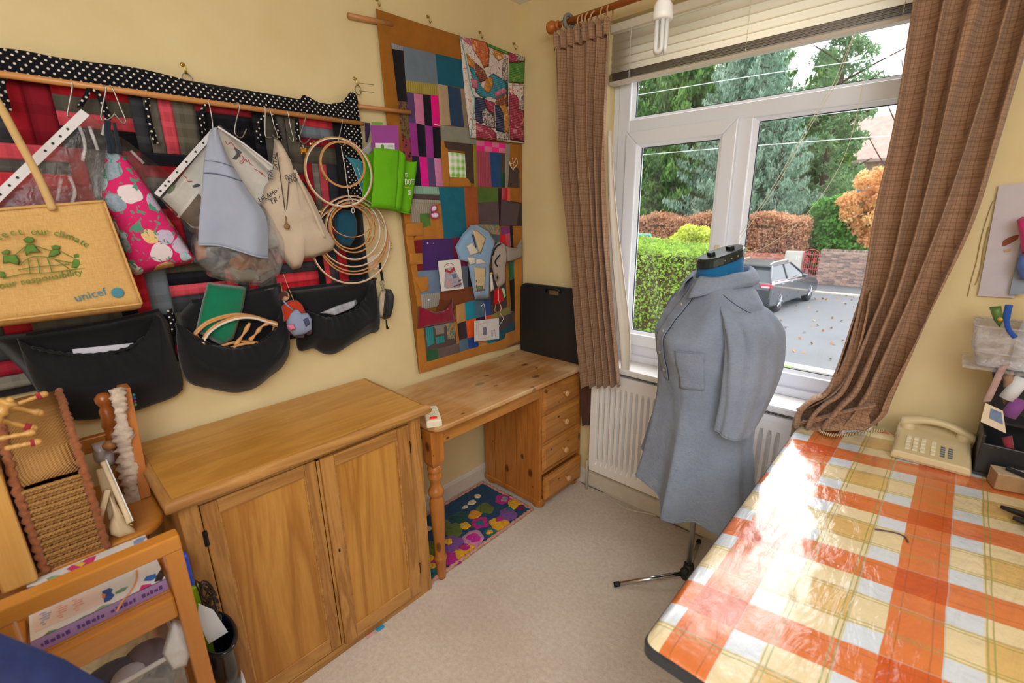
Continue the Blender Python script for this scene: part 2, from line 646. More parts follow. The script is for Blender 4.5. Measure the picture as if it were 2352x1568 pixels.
M_GLASS = glass()
def pane(x0, x1, z0, z1, y, par):
 MB().add([(x0, y, z0), (x1, y, z0), (x1, y, z1), (x0, y, z1)], [(0, 1, 2, 3)]).build('pane', M_GLASS, par, recalc=False)
pane(0.69, 1.076, 0.954, 1.870, FY0 + 0.02, sash)
pane(1.194, 1.678, 0.897, 1.923, FY0 + 0.036, win)
pane(0.636, 1.678, 1.987, 2.331, FY0 + 0.036, win)
hm = MB()
hm.box((1.098, FY0 - 0.030, 1.352), (1.122, FY0 - 0.018, 1.420))
hm.box((1.102, FY0 - 0.055, 1.300), (1.118, FY0 - 0.030, 1.405))
hm.build('window_handle', plain('beige_plastic', 'd8cdb6', 0.4), win, bevel=0.005)
# reveal lining and sill
tag(MB().box((OX0 - 0.001, -0.098, 0.772), (1.765, FY0 + 0.006, 0.804)).build('trim_1', M_SILLP, bevel=0.008), 'white painted window sill board', kind='structure')
tag(MB().box((OX0, 0.05, 0.804), (OX1, FY0 + 0.012, 0.838)).build('trim_2', M_UPVC, bevel=0.003), 'white upstand between sill and window frame', kind='structure')

# ================================================================== RADIATOR
M_RAD = plain('radiator_enamel', 'efecea', 0.3)
rad = thing('radiator', 'white fluted panel radiator below the window sill', 'radiator', (1.05, -0.06, 0.155))
rx0, rx1, rz0, rz1, ryf = 0.575, 1.515, 0.155, 0.742, -0.082
nfl = 28
G = []
pw = (rx1 - rx0 - 0.05) / nfl
xs, dep, lim = [], [], []
prof = [(0.0, 0), (0.26, 0), (0.44, 1), (0.64, 1), (0.82, 0)]
for i in range(nfl):
 for u, d in prof:
  xs.append(rx0 + 0.025 + (i + u) * pw)
  dep.append(d)
xs = [rx0, rx0 + 0.02] + xs + [rx1 - 0.02, rx1]
dep = [0, 0] + dep + [0, 0]
zs = [(rz0, 0), (rz0 + 0.045, 0), (rz0 + 0.075, 1), (rz1 - 0.085, 1), (rz1 - 0.055, 0), (rz1, 0)]
m = MB()
m.grid([[(x, ryf + 0.011 * (1 - d * f) - 0.011 if False else ryf + 0.027 * (d * f), z) for x, d in zip(xs, dep)] for z, f in zs])
m.box((rx0, ryf + 0.029, rz0), (rx1, ryf + 0.033, rz1))
m.build('front_panel', M_RAD, rad, bevel=0.003, recalc=True)
MB().box((rx0, -0.036, rz0), (rx1, -0.026, rz1)).build('rear_panel', M_RAD, rad, bevel=0.003)
m = MB()
m.box((rx0 - 0.004, ryf - 0.004, rz1 - 0.014), (rx1 + 0.004, ryf + 0.010, rz1 + 0.012)).box((rx0 - 0.004, -0.034, rz1 - 0.01), (rx1 + 0.004, -0.020, rz1 + 0.012))
k = int((rx1 - rx0) / 0.0135)
for i in range(k + 1):
 x = rx0 + (rx1 - rx0) * i / k
 m.box((x - 0.0025, ryf + 0.008, rz1 + 0.004), (x + 0.0025, -0.03, rz1 + 0.011))
m.build('top_grille', M_RAD, rad)
for x in (rx0 - 0.004, rx1):
 m = MB()
 m.box((x, ryf, rz0 + 0.02), (x + 0.004, -0.022, rz1 + 0.01))
 m.build('side_panel', M_RAD, rad)
MB().box((rx0, ryf + 0.033, 0.40), (rx1, -0.03, 0.42)).build('rear_bracket', M_RAD, rad)
m = MB()
m.tube([(rx1 + 0.03, -0.055, 0.0), (rx1 + 0.03, -0.055, 0.19), (rx1 - 0.01, -0.055, 0.19)], 0.0075, 8)
m.tube([(rx0 - 0.03, -0.055, 0.0), (rx0 - 0.03, -0.055, 0.19), (rx0 + 0.01, -0.055, 0.19)], 0.0075, 8)
m.build('feed_pipe', plain('white_pipe', 'd8d2c8', 0.4), rad, smooth=True)
m = MB().lathe([(0.012, 0), (0.016, 0.01), (0.016, 0.045), (0.010, 0.055)], (rx1 + 0.03, -0.055, 0.17), 12)
m.build('valve', plain('chrome', 'c8c8c8', 0.2, metal=1), rad, smooth=True)

# ================================================================== CURTAINS, POLE, BLIND, BULB
def curtain_cloth():
 t = NT('brown_woven_check')
 co = t.coord()
 x, y, z = t.sep(co)[:3]
 th = t.noise(t.coord((260, 260, 60)), 2.0, 2, 0.6)
 tz = t.noise(t.coord((60, 60, 420)), 2.0, 2, 0.6)
 def line(v, p, w):
  return t.math('LESS_THAN', t.math('FRACT', t.math('DIVIDE', v, p)), w)
 u = t.math('ADD', x, t.math('MULTIPLY', y, 0.6))
 wob = t.math('MULTIPLY', t.noise(t.coord((1, 1, 1)), 25, 2), 0.006)
 lz = t.math('MAXIMUM', line(t.math('ADD', z, wob), 0.0125, 0.17), t.math('MULTIPLY', line(z, 0.050, 0.09), 0.8))
 lx = line(t.math('ADD', u, wob), 0.0135, 0.16)
 c = t.mix(th, srgb('9a745a'), srgb('c09c7c'))
 c = t.mix(t.math('MULTIPLY', tz, 0.30), c, srgb('83604a'))
 c = t.mix(t.math('MULTIPLY', lz, 0.42), c, srgb('5c3c2a'))
 c = t.mix(t.math('MULTIPLY', lx, 0.4), c, srgb('5d3825'))
 t.base(c)
 t.set(Roughness=0.92)
 t.b.inputs['Specular IOR Level'].default_value = 0.15
 t.b.inputs['Sheen Weight'].default_value = 0.2
 t.bump(t.math('ADD', th, tz), 0.3, 0.002)
 return t.m
M_CURT = curtain_cloth()
M_LINING = fabric('cream_curtain_lining', 'f0e9dd', rough=0.85, var=0.04)
M_POLE = wood('orange_varnished_pole', 'c8752c', '93481a', 'X', 1.0, 0.3, 0.7)
M_RINGW = wood('pale_wood_ring', 'd6a874', 'b27d49', 'X', 2.0, 0.4, 0.5)

def drape(rowsL, rowsR, nu, folds, amp, name, mat, parent, seed=0, pinch=None, drift=0.35, thick=0.0):
 """cloth sheet between two edge polylines with soft vertical folds"""
 nv = len(rowsL)
 G = []
 for i in range(nv):
  v = i / (nv - 1)
  row = []
  for j in range(nu + 1):
   u = j / nu
   p = vec(rowsL[i]).lerp(vec(rowsR[i]), u)
   ph = u * folds + drift * noise.noise(Vector((u * 2.1 + seed, v * 1.6, seed))) + 0.25 * noise.noise(Vector((u * 5 + seed, v * 0.7, 3 + seed)))
   a = amp(v) if callable(amp) else amp
   w = math.sin(2 * PI * ph)
   w = math.copysign(abs(w) ** 0.75, w)
   dy = a * w + a * 0.35 * noise.noise(Vector((u * 9, v * 5 + seed, 1.7)))
   dx = a * 0.35 * math.cos(2 * PI * ph) * (1 if 0 < j < nu else 0)
   row.append((p.x + dx, p.y - dy, p.z))
  G.append(row)
 return MB().grid(G).build(name, mat, parent, smooth=True, solid=thick or 0.0025, recalc=False)

def rows_from(pts, n):
 """even resampling of a polyline to n points"""
 P = smooth_path(pts, 8)
 d = [0]
 for a, b in zip(P, P[1:]):
  d.append(d[-1] + (b - a).length)
 out, k = [], 0
 for i in range(n):
  t = d[-1] * i / (n - 1)
  while k < len(d) - 2 and d[k + 1] < t:
   k += 1
  f = (t - d[k]) / max(1e-9, d[k + 1] - d[k])
  out.append(P[k].lerp(P[k + 1], min(1, max(0, f))))
 return out

cl = thing('curtain', 'left brown checked curtain hanging narrow beside the patchwork corner', 'curtain', (0.5, -0.12, 0.7), 'checked curtains')
LL = Y_(-0.125,667,4706,710,4288,794,3498,950,2475,1124,1333)
LR = Y_(-0.125,1248,4705,1247,4300,1283,3468,1383,2512,1552,1461)
n_ = 60
L_, R2_ = rows_from(LL, n_), rows_from(LR, n_)
L_ = [(p[0], p[1] - 0.03 * max(0, (1.3 - p[2])), p[2]) for p in L_]
R2_ = [(p[0], p[1] - 0.03 * max(0, (1.3 - p[2])), p[2]) for p in R2_]
drape(L_, R2_, 96, 5.2, lambda v: 0.012 + 0.016 * min(1, v * 3), 'drape', M_CURT, cl, seed=2.3)
# gathered heading: puckered band above the tape with frilled top
hl, hr = vec(LL[0]), vec(LR[0])
G = []
for i in range(7):
 row = []
 for j in range(97):
  u = j / 96
  p = hl.lerp(hr, u)
  pk = math.sin(2 * PI * u * 7.5 + 0.6 * math.sin(u * 9))
  z = p.z + 0.012 - i * 0.011 + (0.012 * pk if i == 0 else 0.004 * pk)
  y = p.y - 0.008 - 0.016 * pk * (1 - 0.5 * abs(i - 2) / 4)
  row.append((p.x + 0.003 * math.cos(2 * PI * u * 15), y, z))
 G.append(row)
MB().grid(G).build('heading', M_CURT, cl, smooth=True, solid=0.003, recalc=False)
WL_ = Y_(-0.085,1224,3853,1262,3278,1345,2585,1446,1986,1501,1548)
WR_ = Y_(-0.085,1261,3848,1337,3276,1460,2593,1570,2007,1588,1568)
drape(rows_from(WL_, 24), rows_from(WR_, 24), 16, 1.0, 0.004, 'lining', M_LINING, cl, seed=5)
BL_ = Y_(-0.06,974,1298,994,1041,1008,788)
BR_ = Y_(-0.06,1132,1337,1131,1081,1129,843)
drape(rows_from(BL_, 8), rows_from(BR_, 8), 20, 1.6, 0.008, 'rear_drop', fabric('dark_brown_cloth', '54342a', var=0.1), cl, seed=8)

cr = thing('curtain', 'right brown checked curtain swept aside onto the sill behind the telephone', 'curtain', (1.75, -0.12, 0.8), 'checked curtains')
RL = Y_(-0.125,3321,4615,3322,4427,3319,4299,3342,3646,3331,3129,3343,2649) + Y_(-0.14,3321,2379,3287,2071,3239,1859) + Y_(-0.17,3151,1785) + Y_(-0.19,3093,1694,3085,1578)
RR = Y_(-0.125,3880,4425,3855,4268,3835,4160,3812,3541,3791,3074,3723,2656) + Y_(-0.13,3659,2310,3605,2042,3574,1876) + Y_(-0.14,3562,1772) + Y_(-0.15,3531,1704,3473,1618)
drape(rows_from(RL, 90), rows_from(RR, 90), 90, 4.3, lambda v: 0.032 if v < 0.72 else 0.032 + 0.02 * min(1, (v - 0.72) * 5), 'drape', M_CURT, cr, seed=11.4, drift=0.7)
for kk, (A_, B_, s_) in enumerate((
  (Y_(-0.165,3339,2658,3331,2405,3302,2103,3222,1852,3091,1694), Y_(-0.165,3378,2603,3382,2382,3365,2101,3288,1853,3084,1639), 4),
  (Y_(-0.2,3528,1877,3373,1783,3230,1690,3103,1605), Y_(-0.2,3512,1679,3370,1632,3246,1581,3106,1545), 6))):
 drape(rows_from(A_, 24), rows_from(B_, 24), 22, 1.3, 0.016, 'fold', M_CURT, cr, seed=s_)

pole = thing('curtain_pole', 'orange varnished wooden curtain pole with ball finial', 'curtain pole', (1.0, -0.12, 2.4))
MB().tube([(0.335, -0.12, 2.405), (2.25, -0.12, 2.405)], 0.0135, 14).build('rod', M_POLE, pole, smooth=True)
MB().lathe([(0.013, 0), (0.019, 0.004), (0.019, 0.012), (0.013, 0.016), (0.013, 0.020), (0.024, 0.030), (0.029, 0.045), (0.026, 0.060), (0.012, 0.071), (0.003, 0.073)], (0.352, -0.12, 2.405), 16, Matrix.Rotation(-PI / 2, 3, 'Y')).build('finial', M_POLE, pole, smooth=True)
m = MB().tube([(0.43, -0.12, 2.405), (0.43, -0.06, 2.395), (0.43, 0.001, 2.39)], 0.009, 10)
m.build('bracket', M_POLE, pole, smooth=True)
tag(MB().tube([(0.405 + 0.006 * math.cos(a), -0.12 + 0.024 * math.cos(a), 2.405 + 0.026 * math.sin(a)) for a in np.linspace(0, 2 * PI, 25)[:-1]], 0.009, 10, closed=True).build('pole_ring', plain('grey_ring_cover', '7f8078', 0.7, bump=0.3, bscale=300), smooth=True), 'thick grey ring on the curtain pole next to the ball finial', 'ring')
ringx = [0.386, 0.470, 0.492, 0.512, 0.540, 0.590, 0.622]
for i, x in enumerate(ringx):
 tilt = (-0.25, 0.1, -0.15, 0.2, 0.5, 0.05, -0.05)[i]
 rg = thing('curtain_ring', '', 'ring', (x, -0.12, 2.388), 'curtain rings above the left curtain')
 rg['label'] = ('wooden curtain ring alone between finial and thick grey ring' if i == 0 else 'pale wooden ring carrying the left curtain, %s along from the thick grey ring' % ('', 'first', 'second', 'third', 'fourth', 'fifth', 'sixth')[i])
 MB().tube([(x + math.sin(a) * math.sin(tilt) * 0.024, -0.12 + 0.0235 * math.cos(a), 2.388 + math.sin(a) * math.cos(tilt) * 0.0235) for a in np.linspace(0, 2 * PI, 25)[:-1]], 0.0036, 8, closed=True).build('hoop', M_RINGW, rg, smooth=True)
 MB().tube([(x, -0.12, 2.364), (x, -0.123, 2.352), (x, -0.128, 2.345)], 0.0018, 6).build('eyelet', plain('clear_plastic_hook', 'dfe0e0', 0.3), rg, smooth=True)
 if i == 0:
  del rg['group']


def slat_mat(key, c, tr):
 t = NT(key)
 t.base(srgb(c))
 t.set(Roughness=0.4)
 tl = t.new('ShaderNodeBsdfTranslucent')
 tl.inputs['Color'].default_value = srgb(c)
 mx = t.new('ShaderNodeMixShader')
 mx.inputs[0].default_value = tr
 t.link(t.b.outputs[0], mx.inputs[1])
 t.link(tl.outputs[0], mx.inputs[2])
 t.link(mx.outputs[0], t.o.inputs['Surface'])
 return t.m
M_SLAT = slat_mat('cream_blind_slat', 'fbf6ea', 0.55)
M_CORD = plain('cream_cord', 'e4dcc8', 0.8)
bl = thing('venetian_blind', 'cream venetian blind half drawn up in the top of the window', 'blind', (1.15, 0.03, 2.14))
bx0, bx1, by = 0.552, 1.768, 0.02
MB().box((bx0, by - 0.02, 2.352), (bx1, by + 0.02, 2.385)).build('headrail', M_SLAT, bl, bevel=0.003)
def slat_mb(z, tilt, x0=bx0 + 0.004, x1=bx1 - 0.004):
 G = []
 for k in range(7):
  a = (k / 6 - 0.5) * 0.042
  c = 0.0035 * (1 - (2 * k / 6 - 1) ** 2)
  yy, zz = a * math.cos(tilt) - c * math.sin(tilt), a * math.sin(tilt) + c * math.cos(tilt)
  G.append([(x0, by + yy, z + zz), (x1, by + yy, z + zz)])
 return MB().grid(G)
proto = None
for i in range(5):
 z = 2.328 - i * 0.032
 if proto is None:
  proto = slat_mb(z, 1.32).build('slat', M_SLAT, bl, smooth=True, solid=0.0006, recalc=False)
  z0_ = proto.location.z
 else:
  dup(proto, (0, 0, -i * 0.032), (0, 0, 0), parent=bl)
proto2 = None
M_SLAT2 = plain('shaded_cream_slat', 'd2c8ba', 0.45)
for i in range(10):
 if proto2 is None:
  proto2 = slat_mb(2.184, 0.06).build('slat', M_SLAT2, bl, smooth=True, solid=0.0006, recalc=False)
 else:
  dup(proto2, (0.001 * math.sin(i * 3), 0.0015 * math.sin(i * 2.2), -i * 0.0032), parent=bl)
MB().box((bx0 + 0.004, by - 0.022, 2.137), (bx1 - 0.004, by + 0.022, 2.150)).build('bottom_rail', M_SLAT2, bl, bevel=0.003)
for x in (0.66, 1.155, 1.62):
 m = MB()
 for dy in (-0.0225, 0.0225):
  m.tube([(x, by + dy, 2.352), (x, by + dy, 2.14)], 0.0008, 5)
 for i in range(18):
  m.tube([(x + 0.002 * math.sin(i), by - 0.0225, 2.34 - i * 0.0108), (x + 0.004 * math.sin(i * 2.0), by - 0.0255, 2.334 - i * 0.0108)], 0.0008, 4)
 m.build('ladder_cord', M_CORD, bl)
for P_ in (Y_(-0.02,2930,3971,2769,3612,2610,3253,2409,2893), Y_(-0.02,2954,3980,2805,3653,2639,3268,2425,2879)):
 MB().tube([(1.50, 0.0, 2.14)] + smooth_path(P_, 5), 0.0011, 5).build('pull_cord', M_CORD, bl)
P_ = Y_(-0.03,3103,3963,3081,3564,2995,3284,2838,3025,2664,2867,2516,2782)
MB().tube(smooth_path(P_, 6), 0.0011, 5).build('pull_cord', M_CORD, bl)

M_CFL = NT('lamp_tube_glass').set(Roughness=0.25)
M_CFL.base(srgb('f4f4f2'))
M_CFL.b.inputs['Transmission Weight'].default_value = 0.25
M_CFL = M_CFL.m
bx, by_, bz = 1.194, -0.772, 1.976
bu = thing('pendant_bulb', 'unlit compact fluorescent bulb hanging bare in front of the blind', 'light bulb', (bx, by_, RZ))
MB().lathe([(0.002, 0.0), (0.024, 0.001), (0.0265, 0.004), (0.0265, 0.018), (0.024, 0.022), (0.024, 0.034), (0.017, 0.047), (0.0135, 0.050), (0.0135, 0.062)], (bx, by_, bz + 0.076), 24).build('ballast', plain('white_bulb_plastic', 'f0efec', 0.35), bu, smooth=True)
for k in range(3):
 a0 = 2 * PI * k / 3 + 0.5
 P = []
 ex, ey = math.cos(a0), math.sin(a0)
 tx, ty = -ey, ex
 for i in range(15):
  th = PI * i / 14
  P.append((bx + ex * 0.012 + tx * 0.008 * math.cos(th), by_ + ey * 0.012 + ty * 0.008 * math.cos(th), bz + 0.010 - 0.008 * math.sin(th)))
 P = [(P[0][0], P[0][1], bz + 0.078)] + P + [(P[-1][0], P[-1][1], bz + 0.078)]
 MB().tube(P, 0.0058, 10).build('tube', M_CFL, bu, smooth=True)
MB().lathe([(0.002, 0), (0.017, 0.001), (0.019, 0.01), (0.017, 0.05), (0.008, 0.07), (0.003, 0.08)], (bx, by_, bz + 0.135), 16).build('lampholder', plain('white_bulb_plastic', 'f0efec'), bu, smooth=True)
m = MB().tube([(bx, by_, bz + 0.21), (bx, by_, RZ)], 0.003, 6)
m.lathe([(0.04, -0.025), (0.045, -0.005), (0.045, 0.0)], (bx, by_, RZ), 20)
m.build('flex', plain('white_bulb_plastic', 'f0efec'), bu, smooth=True)

# ================================================================== PINE CUPBOARD
M_CUP = wood('waxed_pine_upright', 'c9924e', '8a5420', 'Z', 1.0, 0.4, 1.0)
M_CUPH = wood('waxed_pine_along', 'c8934f', '8c5724', 'Y', 1.0, 0.4, 0.95)
M_CUPT = wood('golden_pine_top', 'd49a46', 'ab6f24', 'Y', 0.8, 0.34, 0.7, coat=0.3)
M_CUPP = wood('figured_ply_panel', 'd09645', 'a2651f', 'Z', 0.6, 0.4, 1.25)
M_IRON = plain('dark_iron', '2c2622', 0.5, metal=0.6)
M_HOLE = plain('keyhole_dark', '120d0a', 0.9)
cup = thing('cupboard', 'low honey pine cupboard with two panelled doors under the fabric pockets', 'cupboard', (0.25, -1.52, 0))
fx = 0.468
cy0, cy1 = -1.912, -1.125
m = MB()
m.box((0.03, cy0, 0), (fx - 0.02, cy0 + 0.018, 0.835)).box((0.03, cy1 - 0.018, 0), (fx - 0.02, cy1, 0.835)).box((0.03, cy0 + 0.018, 0), (0.045, cy1 - 0.018, 0.835)).box((0.045, cy0 + 0.018, 0.03), (fx - 0.03, cy1 - 0.018, 0.045))
m.build('carcass', M_CUP, cup)
MB().box((fx - 0.02, cy0, 0.0), (fx, -1.865, 0.838)).build('frame_stile', M_CUP, cup, bevel=0.003)
MB().box((fx - 0.02, -1.183, 0.0), (fx, cy1, 0.838)).build('frame_stile', M_CUP, cup, bevel=0.003)
MB().box((fx - 0.02, -1.866, 0.806), (fx, -1.182, 0.838)).build('frame_rail', M_CUPH, cup, bevel=0.002)
MB().box((fx - 0.02, -1.866, 0.0), (fx, -1.182, 0.036)).build('frame_rail', M_CUPH, cup, bevel=0.003)
# moulded top: flat board with a rounded moulding nailed round the front and the left end
MB().box((0.028, cy0 - 0.008, 0.838), (fx + 0.012, cy1 + 0.014, 0.860)).build('top_board', M_CUPT, cup, bevel=0.002)
mo = [(0.0, 0.0), (0.006, 0.0), (0.012, -0.002), (0.019, -0.008), (0.022, -0.018), (0.020, -0.028), (0.010, -0.036), (0.0, -0.04)]
m = MB()
x0, y0, y1 = fx + 0.012, cy0 - 0.008, cy1 + 0.014
m.grid([[(x0 + a, y0 - a, 0.860 + b) for a, b in mo], [(x0 + a, y1 + a, 0.860 + b) for a, b in mo]])
m.build('front_moulding', M_CUPH, cup, smooth=True, recalc=False)
m = MB().grid([[(x0 + a, y0 - a, 0.860 + b) for a, b in mo], [(0.028, y0 - a, 0.860 + b) for a, b in mo]])
m.build('end_moulding', wood('waxed_pine_cross', 'c8934f', '8c5724', 'X', 1.0, 0.4, 0.9), cup, smooth=True, recalc=False)
m = MB().grid([[(x0 + a, y1 + a, 0.860 + b) for a, b in mo], [(0.028, y1 + a, 0.860 + b) for a, b in mo]])
m.build('end_moulding', MATS['waxed_pine_cross'], cup, smooth=True, recalc=False)
def cup_door(a, b, z0, z1, sl, sr, proud):
 f = fx + proud
 dr = MB().box((f - 0.012, a + sl - 0.006, z0 + 0.046), (f - 0.007, b - sr + 0.006, z1 - 0.036)).build('door', M_CUPP, cup)
 for (p, q) in ((a, a + sl), (b - sr, b)):
  MB().box((f - 0.018, p, z0), (f, q, z1)).build('door_stile', M_CUP, dr, bevel=0.003)
 for (p, q) in ((z0, z0 + 0.052), (z1 - 0.042, z1)):
  MB().box((f - 0.018, a + sl, p), (f - 0.0005, b - sr, q)).build('door_rail', M_CUPH, dr, bevel=0.002)
 m = MB()
 i0, i1, k0, k1 = a + sl, b - sr, z0 + 0.052, z1 - 0.042
 for (A, B) in (((i0, k0), (i0, k1)), ((i1, k0), (i1, k1)), ((i0, k0), (i1, k0)), ((i0, k1), (i1, k1))):
  m.tube([(f - 0.006, A[0], A[1]), (f - 0.006, B[0], B[1])], 0.0045, 6)
 m.build('panel_beading', M_CUPH, dr)
 return dr
d1 = cup_door(-1.863, -1.538, 0.040, 0.802, 0.042, 0.038, 0.0)
d2 = cup_door(-1.527, -1.186, 0.038, 0.804, 0.046, 0.052, 0.012)
MB().box((fx + 0.011, -1.508, 0.436), (fx + 0.0128, -1.502, 0.448)).build('keyhole', M_HOLE, d2)
MB().box((fx - 0.001, -1.5375, 0.040), (fx + 0.004, -1.5275, 0.800)).build('meeting_strip', M_CUP, d1, bevel=0.002)
for (y, z, d) in ((-1.865, 0.700, d1), (-1.865, 0.16, d1), (-1.183, 0.705, d2), (-1.183, 0.145, d2)):
 h = MB().box((fx - 0.002, y - 0.006, z - 0.024), (fx + 0.003, y + 0.006, z + 0.024))
 h.tube([(fx + 0.002, y, z - 0.024), (fx + 0.002, y, z + 0.024)], 0.004, 8)
 h.build('hinge', M_IRON, d)

# ================================================================== PINE DESK
M_DTOP = wood('bleached_pine_top', 'cf9a5c', 'a0642c', 'Y', 0.8, 0.5, 0.75, knots=0.9, coat=0.0, fade='e3c79d')
M_DSK = wood('orange_pine', 'c67e36', '93521a', 'Z', 1.0, 0.36, 0.8, knots=0.8)
M_DSKH = wood('orange_pine_along', 'cc8c44', '9c5c24', 'Y', 1.0, 0.36, 0.8, knots=0.4)
desk = thing('desk', 'knotty pine desk with four drawers and a turned front leg', 'desk', (0.25, -0.55, 0))
m = MB()
dy0, dy1 = -1.078, -0.012
pts = [(0.012, dy0), (0.45, dy0), (0.482, dy0 + 0.010), (0.495, dy0 + 0.026), (0.500, dy0 + 0.05), (0.500, dy1), (0.012, dy1)]
m.prism([(x, y, 0.727) for x, y in pts], (0, 0, 0.023))
m.build('desk_top', M_DTOP, desk, bevel=0.007, seg=3)
MB().box((0.443, -1.02, 0.655), (0.462, -0.392, 0.727)).build('apron', M_DSKH, desk, bevel=0.002)
MB().box((0.06, -1.055, 0.655), (0.44, -1.038, 0.727)).build('side_apron', M_DSKH, desk)
# turned leg
lx, ly = 0.446, -1.055
m = MB().box((lx - 0.031, ly - 0.031, 0.585), (lx + 0.031, ly + 0.031, 0.727))
m.hexa([(lx - 0.031, ly - 0.031, 0.585), (lx + 0.031, ly - 0.031, 0.585), (lx + 0.031, ly + 0.031, 0.585), (lx - 0.031, ly + 0.031, 0.585)],
       [(lx - 0.021, ly - 0.021, 0.562), (lx + 0.021, ly - 0.021, 0.562), (lx + 0.021, ly + 0.021, 0.562), (lx - 0.021, ly + 0.021, 0.562)])
lg = m.build('leg', M_DSK, desk, bevel=0.002)
pr = [(0.018, 0.0), (0.020, 0.012), (0.022, 0.06), (0.024, 0.09), (0.028, 0.100), (0.030, 0.107), (0.028, 0.115), (0.023, 0.120), (0.024, 0.18), (0.028, 0.26), (0.031, 0.34), (0.032, 0.38), (0.029, 0.402), (0.024, 0.414), (0.024, 0.420), (0.032, 0.428), (0.034, 0.440), (0.030, 0.452), (0.023, 0.462), (0.021, 0.475), (0.023, 0.495), (0.030, 0.507), (0.031, 0.516), (0.026, 0.526), (0.024, 0.532), (0.030, 0.540), (0.031, 0.550), (0.024, 0.560), (0.022, 0.566)]
MB().lathe(pr, (lx, ly, 0), 24).build('turning', M_DSK, lg, smooth=True)
dl = dup(lg, (0, 0, 0), parent=desk)
for o_ in [dl]:
 o_.location = (-0.37, 0.0, 0)
# pedestal
px0, px1, py0, py1 = 0.045, 0.466, -0.392, -0.020
ped = MB().box((px0, py0, 0.045), (px1, py0 + 0.018, 0.727)).build('side_panel', M_DSK, desk, bevel=0.0015)
for k in range(1, 5):
 x = px0 + (px1 - px0) * k / 5
 MB().box((x - 0.0008, py0 - 0.0004, 0.06), (x + 0.0008, py0 + 0.001, 0.725)).build('board_joint', plain('joint_brown', '7d4818', 0.6), ped)
MB().box((px0, py1 - 0.018, 0.045), (px1, py1, 0.727)).build('side_panel', M_DSK, desk, bevel=0.0015)
MB().box((px0, py0 + 0.018, 0.045), (px0 + 0.01, py1 - 0.018, 0.727)).build('back_panel', M_DSK, desk)
m = MB()
for z in (0.045, 0.205, 0.375, 0.548, 0.705):
 m.box((px0 + 0.01, py0 + 0.018, z - 0.003), (px1 - 0.006, py1 - 0.018, z + 0.012))
m.build('drawer_rail', M_DSKH, desk)
m = MB()
bp = [(0, 0.012), (0.008, 0.014), (0.014, 0.024), (0.016, 0.040), (0.010, 0.056), (0.0, 0.058)]
MB().box((px0 - 0.004, py0 - 0.008, 0.026), (px1 + 0.006, py1 + 0.006, 0.058)).build('plinth', M_DSK, desk, bevel=0.006, seg=3)
for (x, y) in ((px0 + 0.035, py0 + 0.035), (px1 - 0.035, py0 + 0.035), (px0 + 0.035, py1 - 0.035), (px1 - 0.035, py1 - 0.035)):
 MB().lathe([(0.024, 0.0), (0.034, 0.006), (0.036, 0.015), (0.030, 0.026), (0.028, 0.028)], (x, y, 0), 20).build('bun_foot', M_DSK, desk, smooth=True)
M_KNOB = wood('pale_turned_knob', 'dca872', 'bd8450', 'X', 3.0, 0.35, 0.4)
def drawer(z0, z1, out, idx):
 ya, yb = py0 + 0.020, py1 - 0.020
 xf = px1 + out
 d = MB().box((xf - 0.020, ya, z0), (xf - 0.004, yb, z1)).build('drawer', M_DSKH, desk, bevel=0.0015)
 b = 0.020
 MB().hexa([(xf - 0.004, ya + 0.003, z0 + 0.003), (xf - 0.004, yb - 0.003, z0 + 0.003), (xf - 0.004, yb - 0.003, z1 - 0.003), (xf - 0.004, ya + 0.003, z1 - 0.003)],
              [(xf + 0.006, ya + b, z0 + b), (xf + 0.006, yb - b, z0 + b), (xf + 0.006, yb - b, z1 - b), (xf + 0.006, ya + b, z1 - b)]).build('raised_front', M_DSKH, d)
 MB().box((px0 + 0.03, ya + 0.012, z0 + 0.01), (xf - 0.020, yb - 0.012, z0 + 0.10)).build('drawer_box', M_DSKH, d)
 c = (xf + 0.005, (ya + yb) / 2 + 0.004, (z0 + z1) / 2 + 0.004)
 MB().lathe([(0.009, 0), (0.0085, 0.008), (0.010, 0.014), (0.0165, 0.020), (0.0175, 0.027), (0.013, 0.033), (0.003, 0.035)], c, 18, Matrix.Rotation(PI / 2, 3, 'Y')).build('drawer_knob', M_KNOB, d, smooth=True)
drawer(0.562, 0.702, 0.004, 0)
drawer(0.390, 0.545, 0.004, 1)
drawer(0.220, 0.372, 0.004, 2)
drawer(0.060, 0.196, 0.026, 3)

# black artist's folder behind
fo = thing('portfolio_case', 'large black portfolio case standing upright in the corner on the desk', 'case', (0.26, -0.03, 0.75))
pts = []
fx0_, fx1_, fz0_, fz1_ = 0.03, 0.50, 0.752, 1.170
for (cx_, cz_, a0) in ((fx1_ - 0.03, fz1_ - 0.03, 0), (fx0_ + 0.045, fz1_ - 0.045, 90), (fx0_ + 0.01, fz0_ + 0.01, 180), (fx1_ - 0.01, fz0_ + 0.01, 270)):
 r = {0: 0.03, 90: 0.045, 180: 0.01, 270: 0.01}[a0]
 for k in range(6):
  a = math.radians(a0 + 90 * k / 5)
  pts.append((cx_ + r * math.cos(a), -0.056, cz_ + r * math.sin(a)))
MB().prism(pts, (0, 0.030, 0)).build('case_shell', plain('black_leathercloth', '1d1f22', 0.5, bump=0.4, bscale=260), fo, bevel=0.006)
hx, _, hz = Y_(-0.056,573,2292)[0]
m = MB().tube([(hx - 0.052, -0.060, hz - 0.008), (hx - 0.046, -0.070, hz + 0.008), (hx, -0.073, hz + 0.016), (hx + 0.046, -0.070, hz + 0.010), (hx + 0.052, -0.060, hz - 0.006)], 0.0055, 8)
m.build('carry_handle', plain('black_handle', '141416', 0.4), fo, smooth=True)
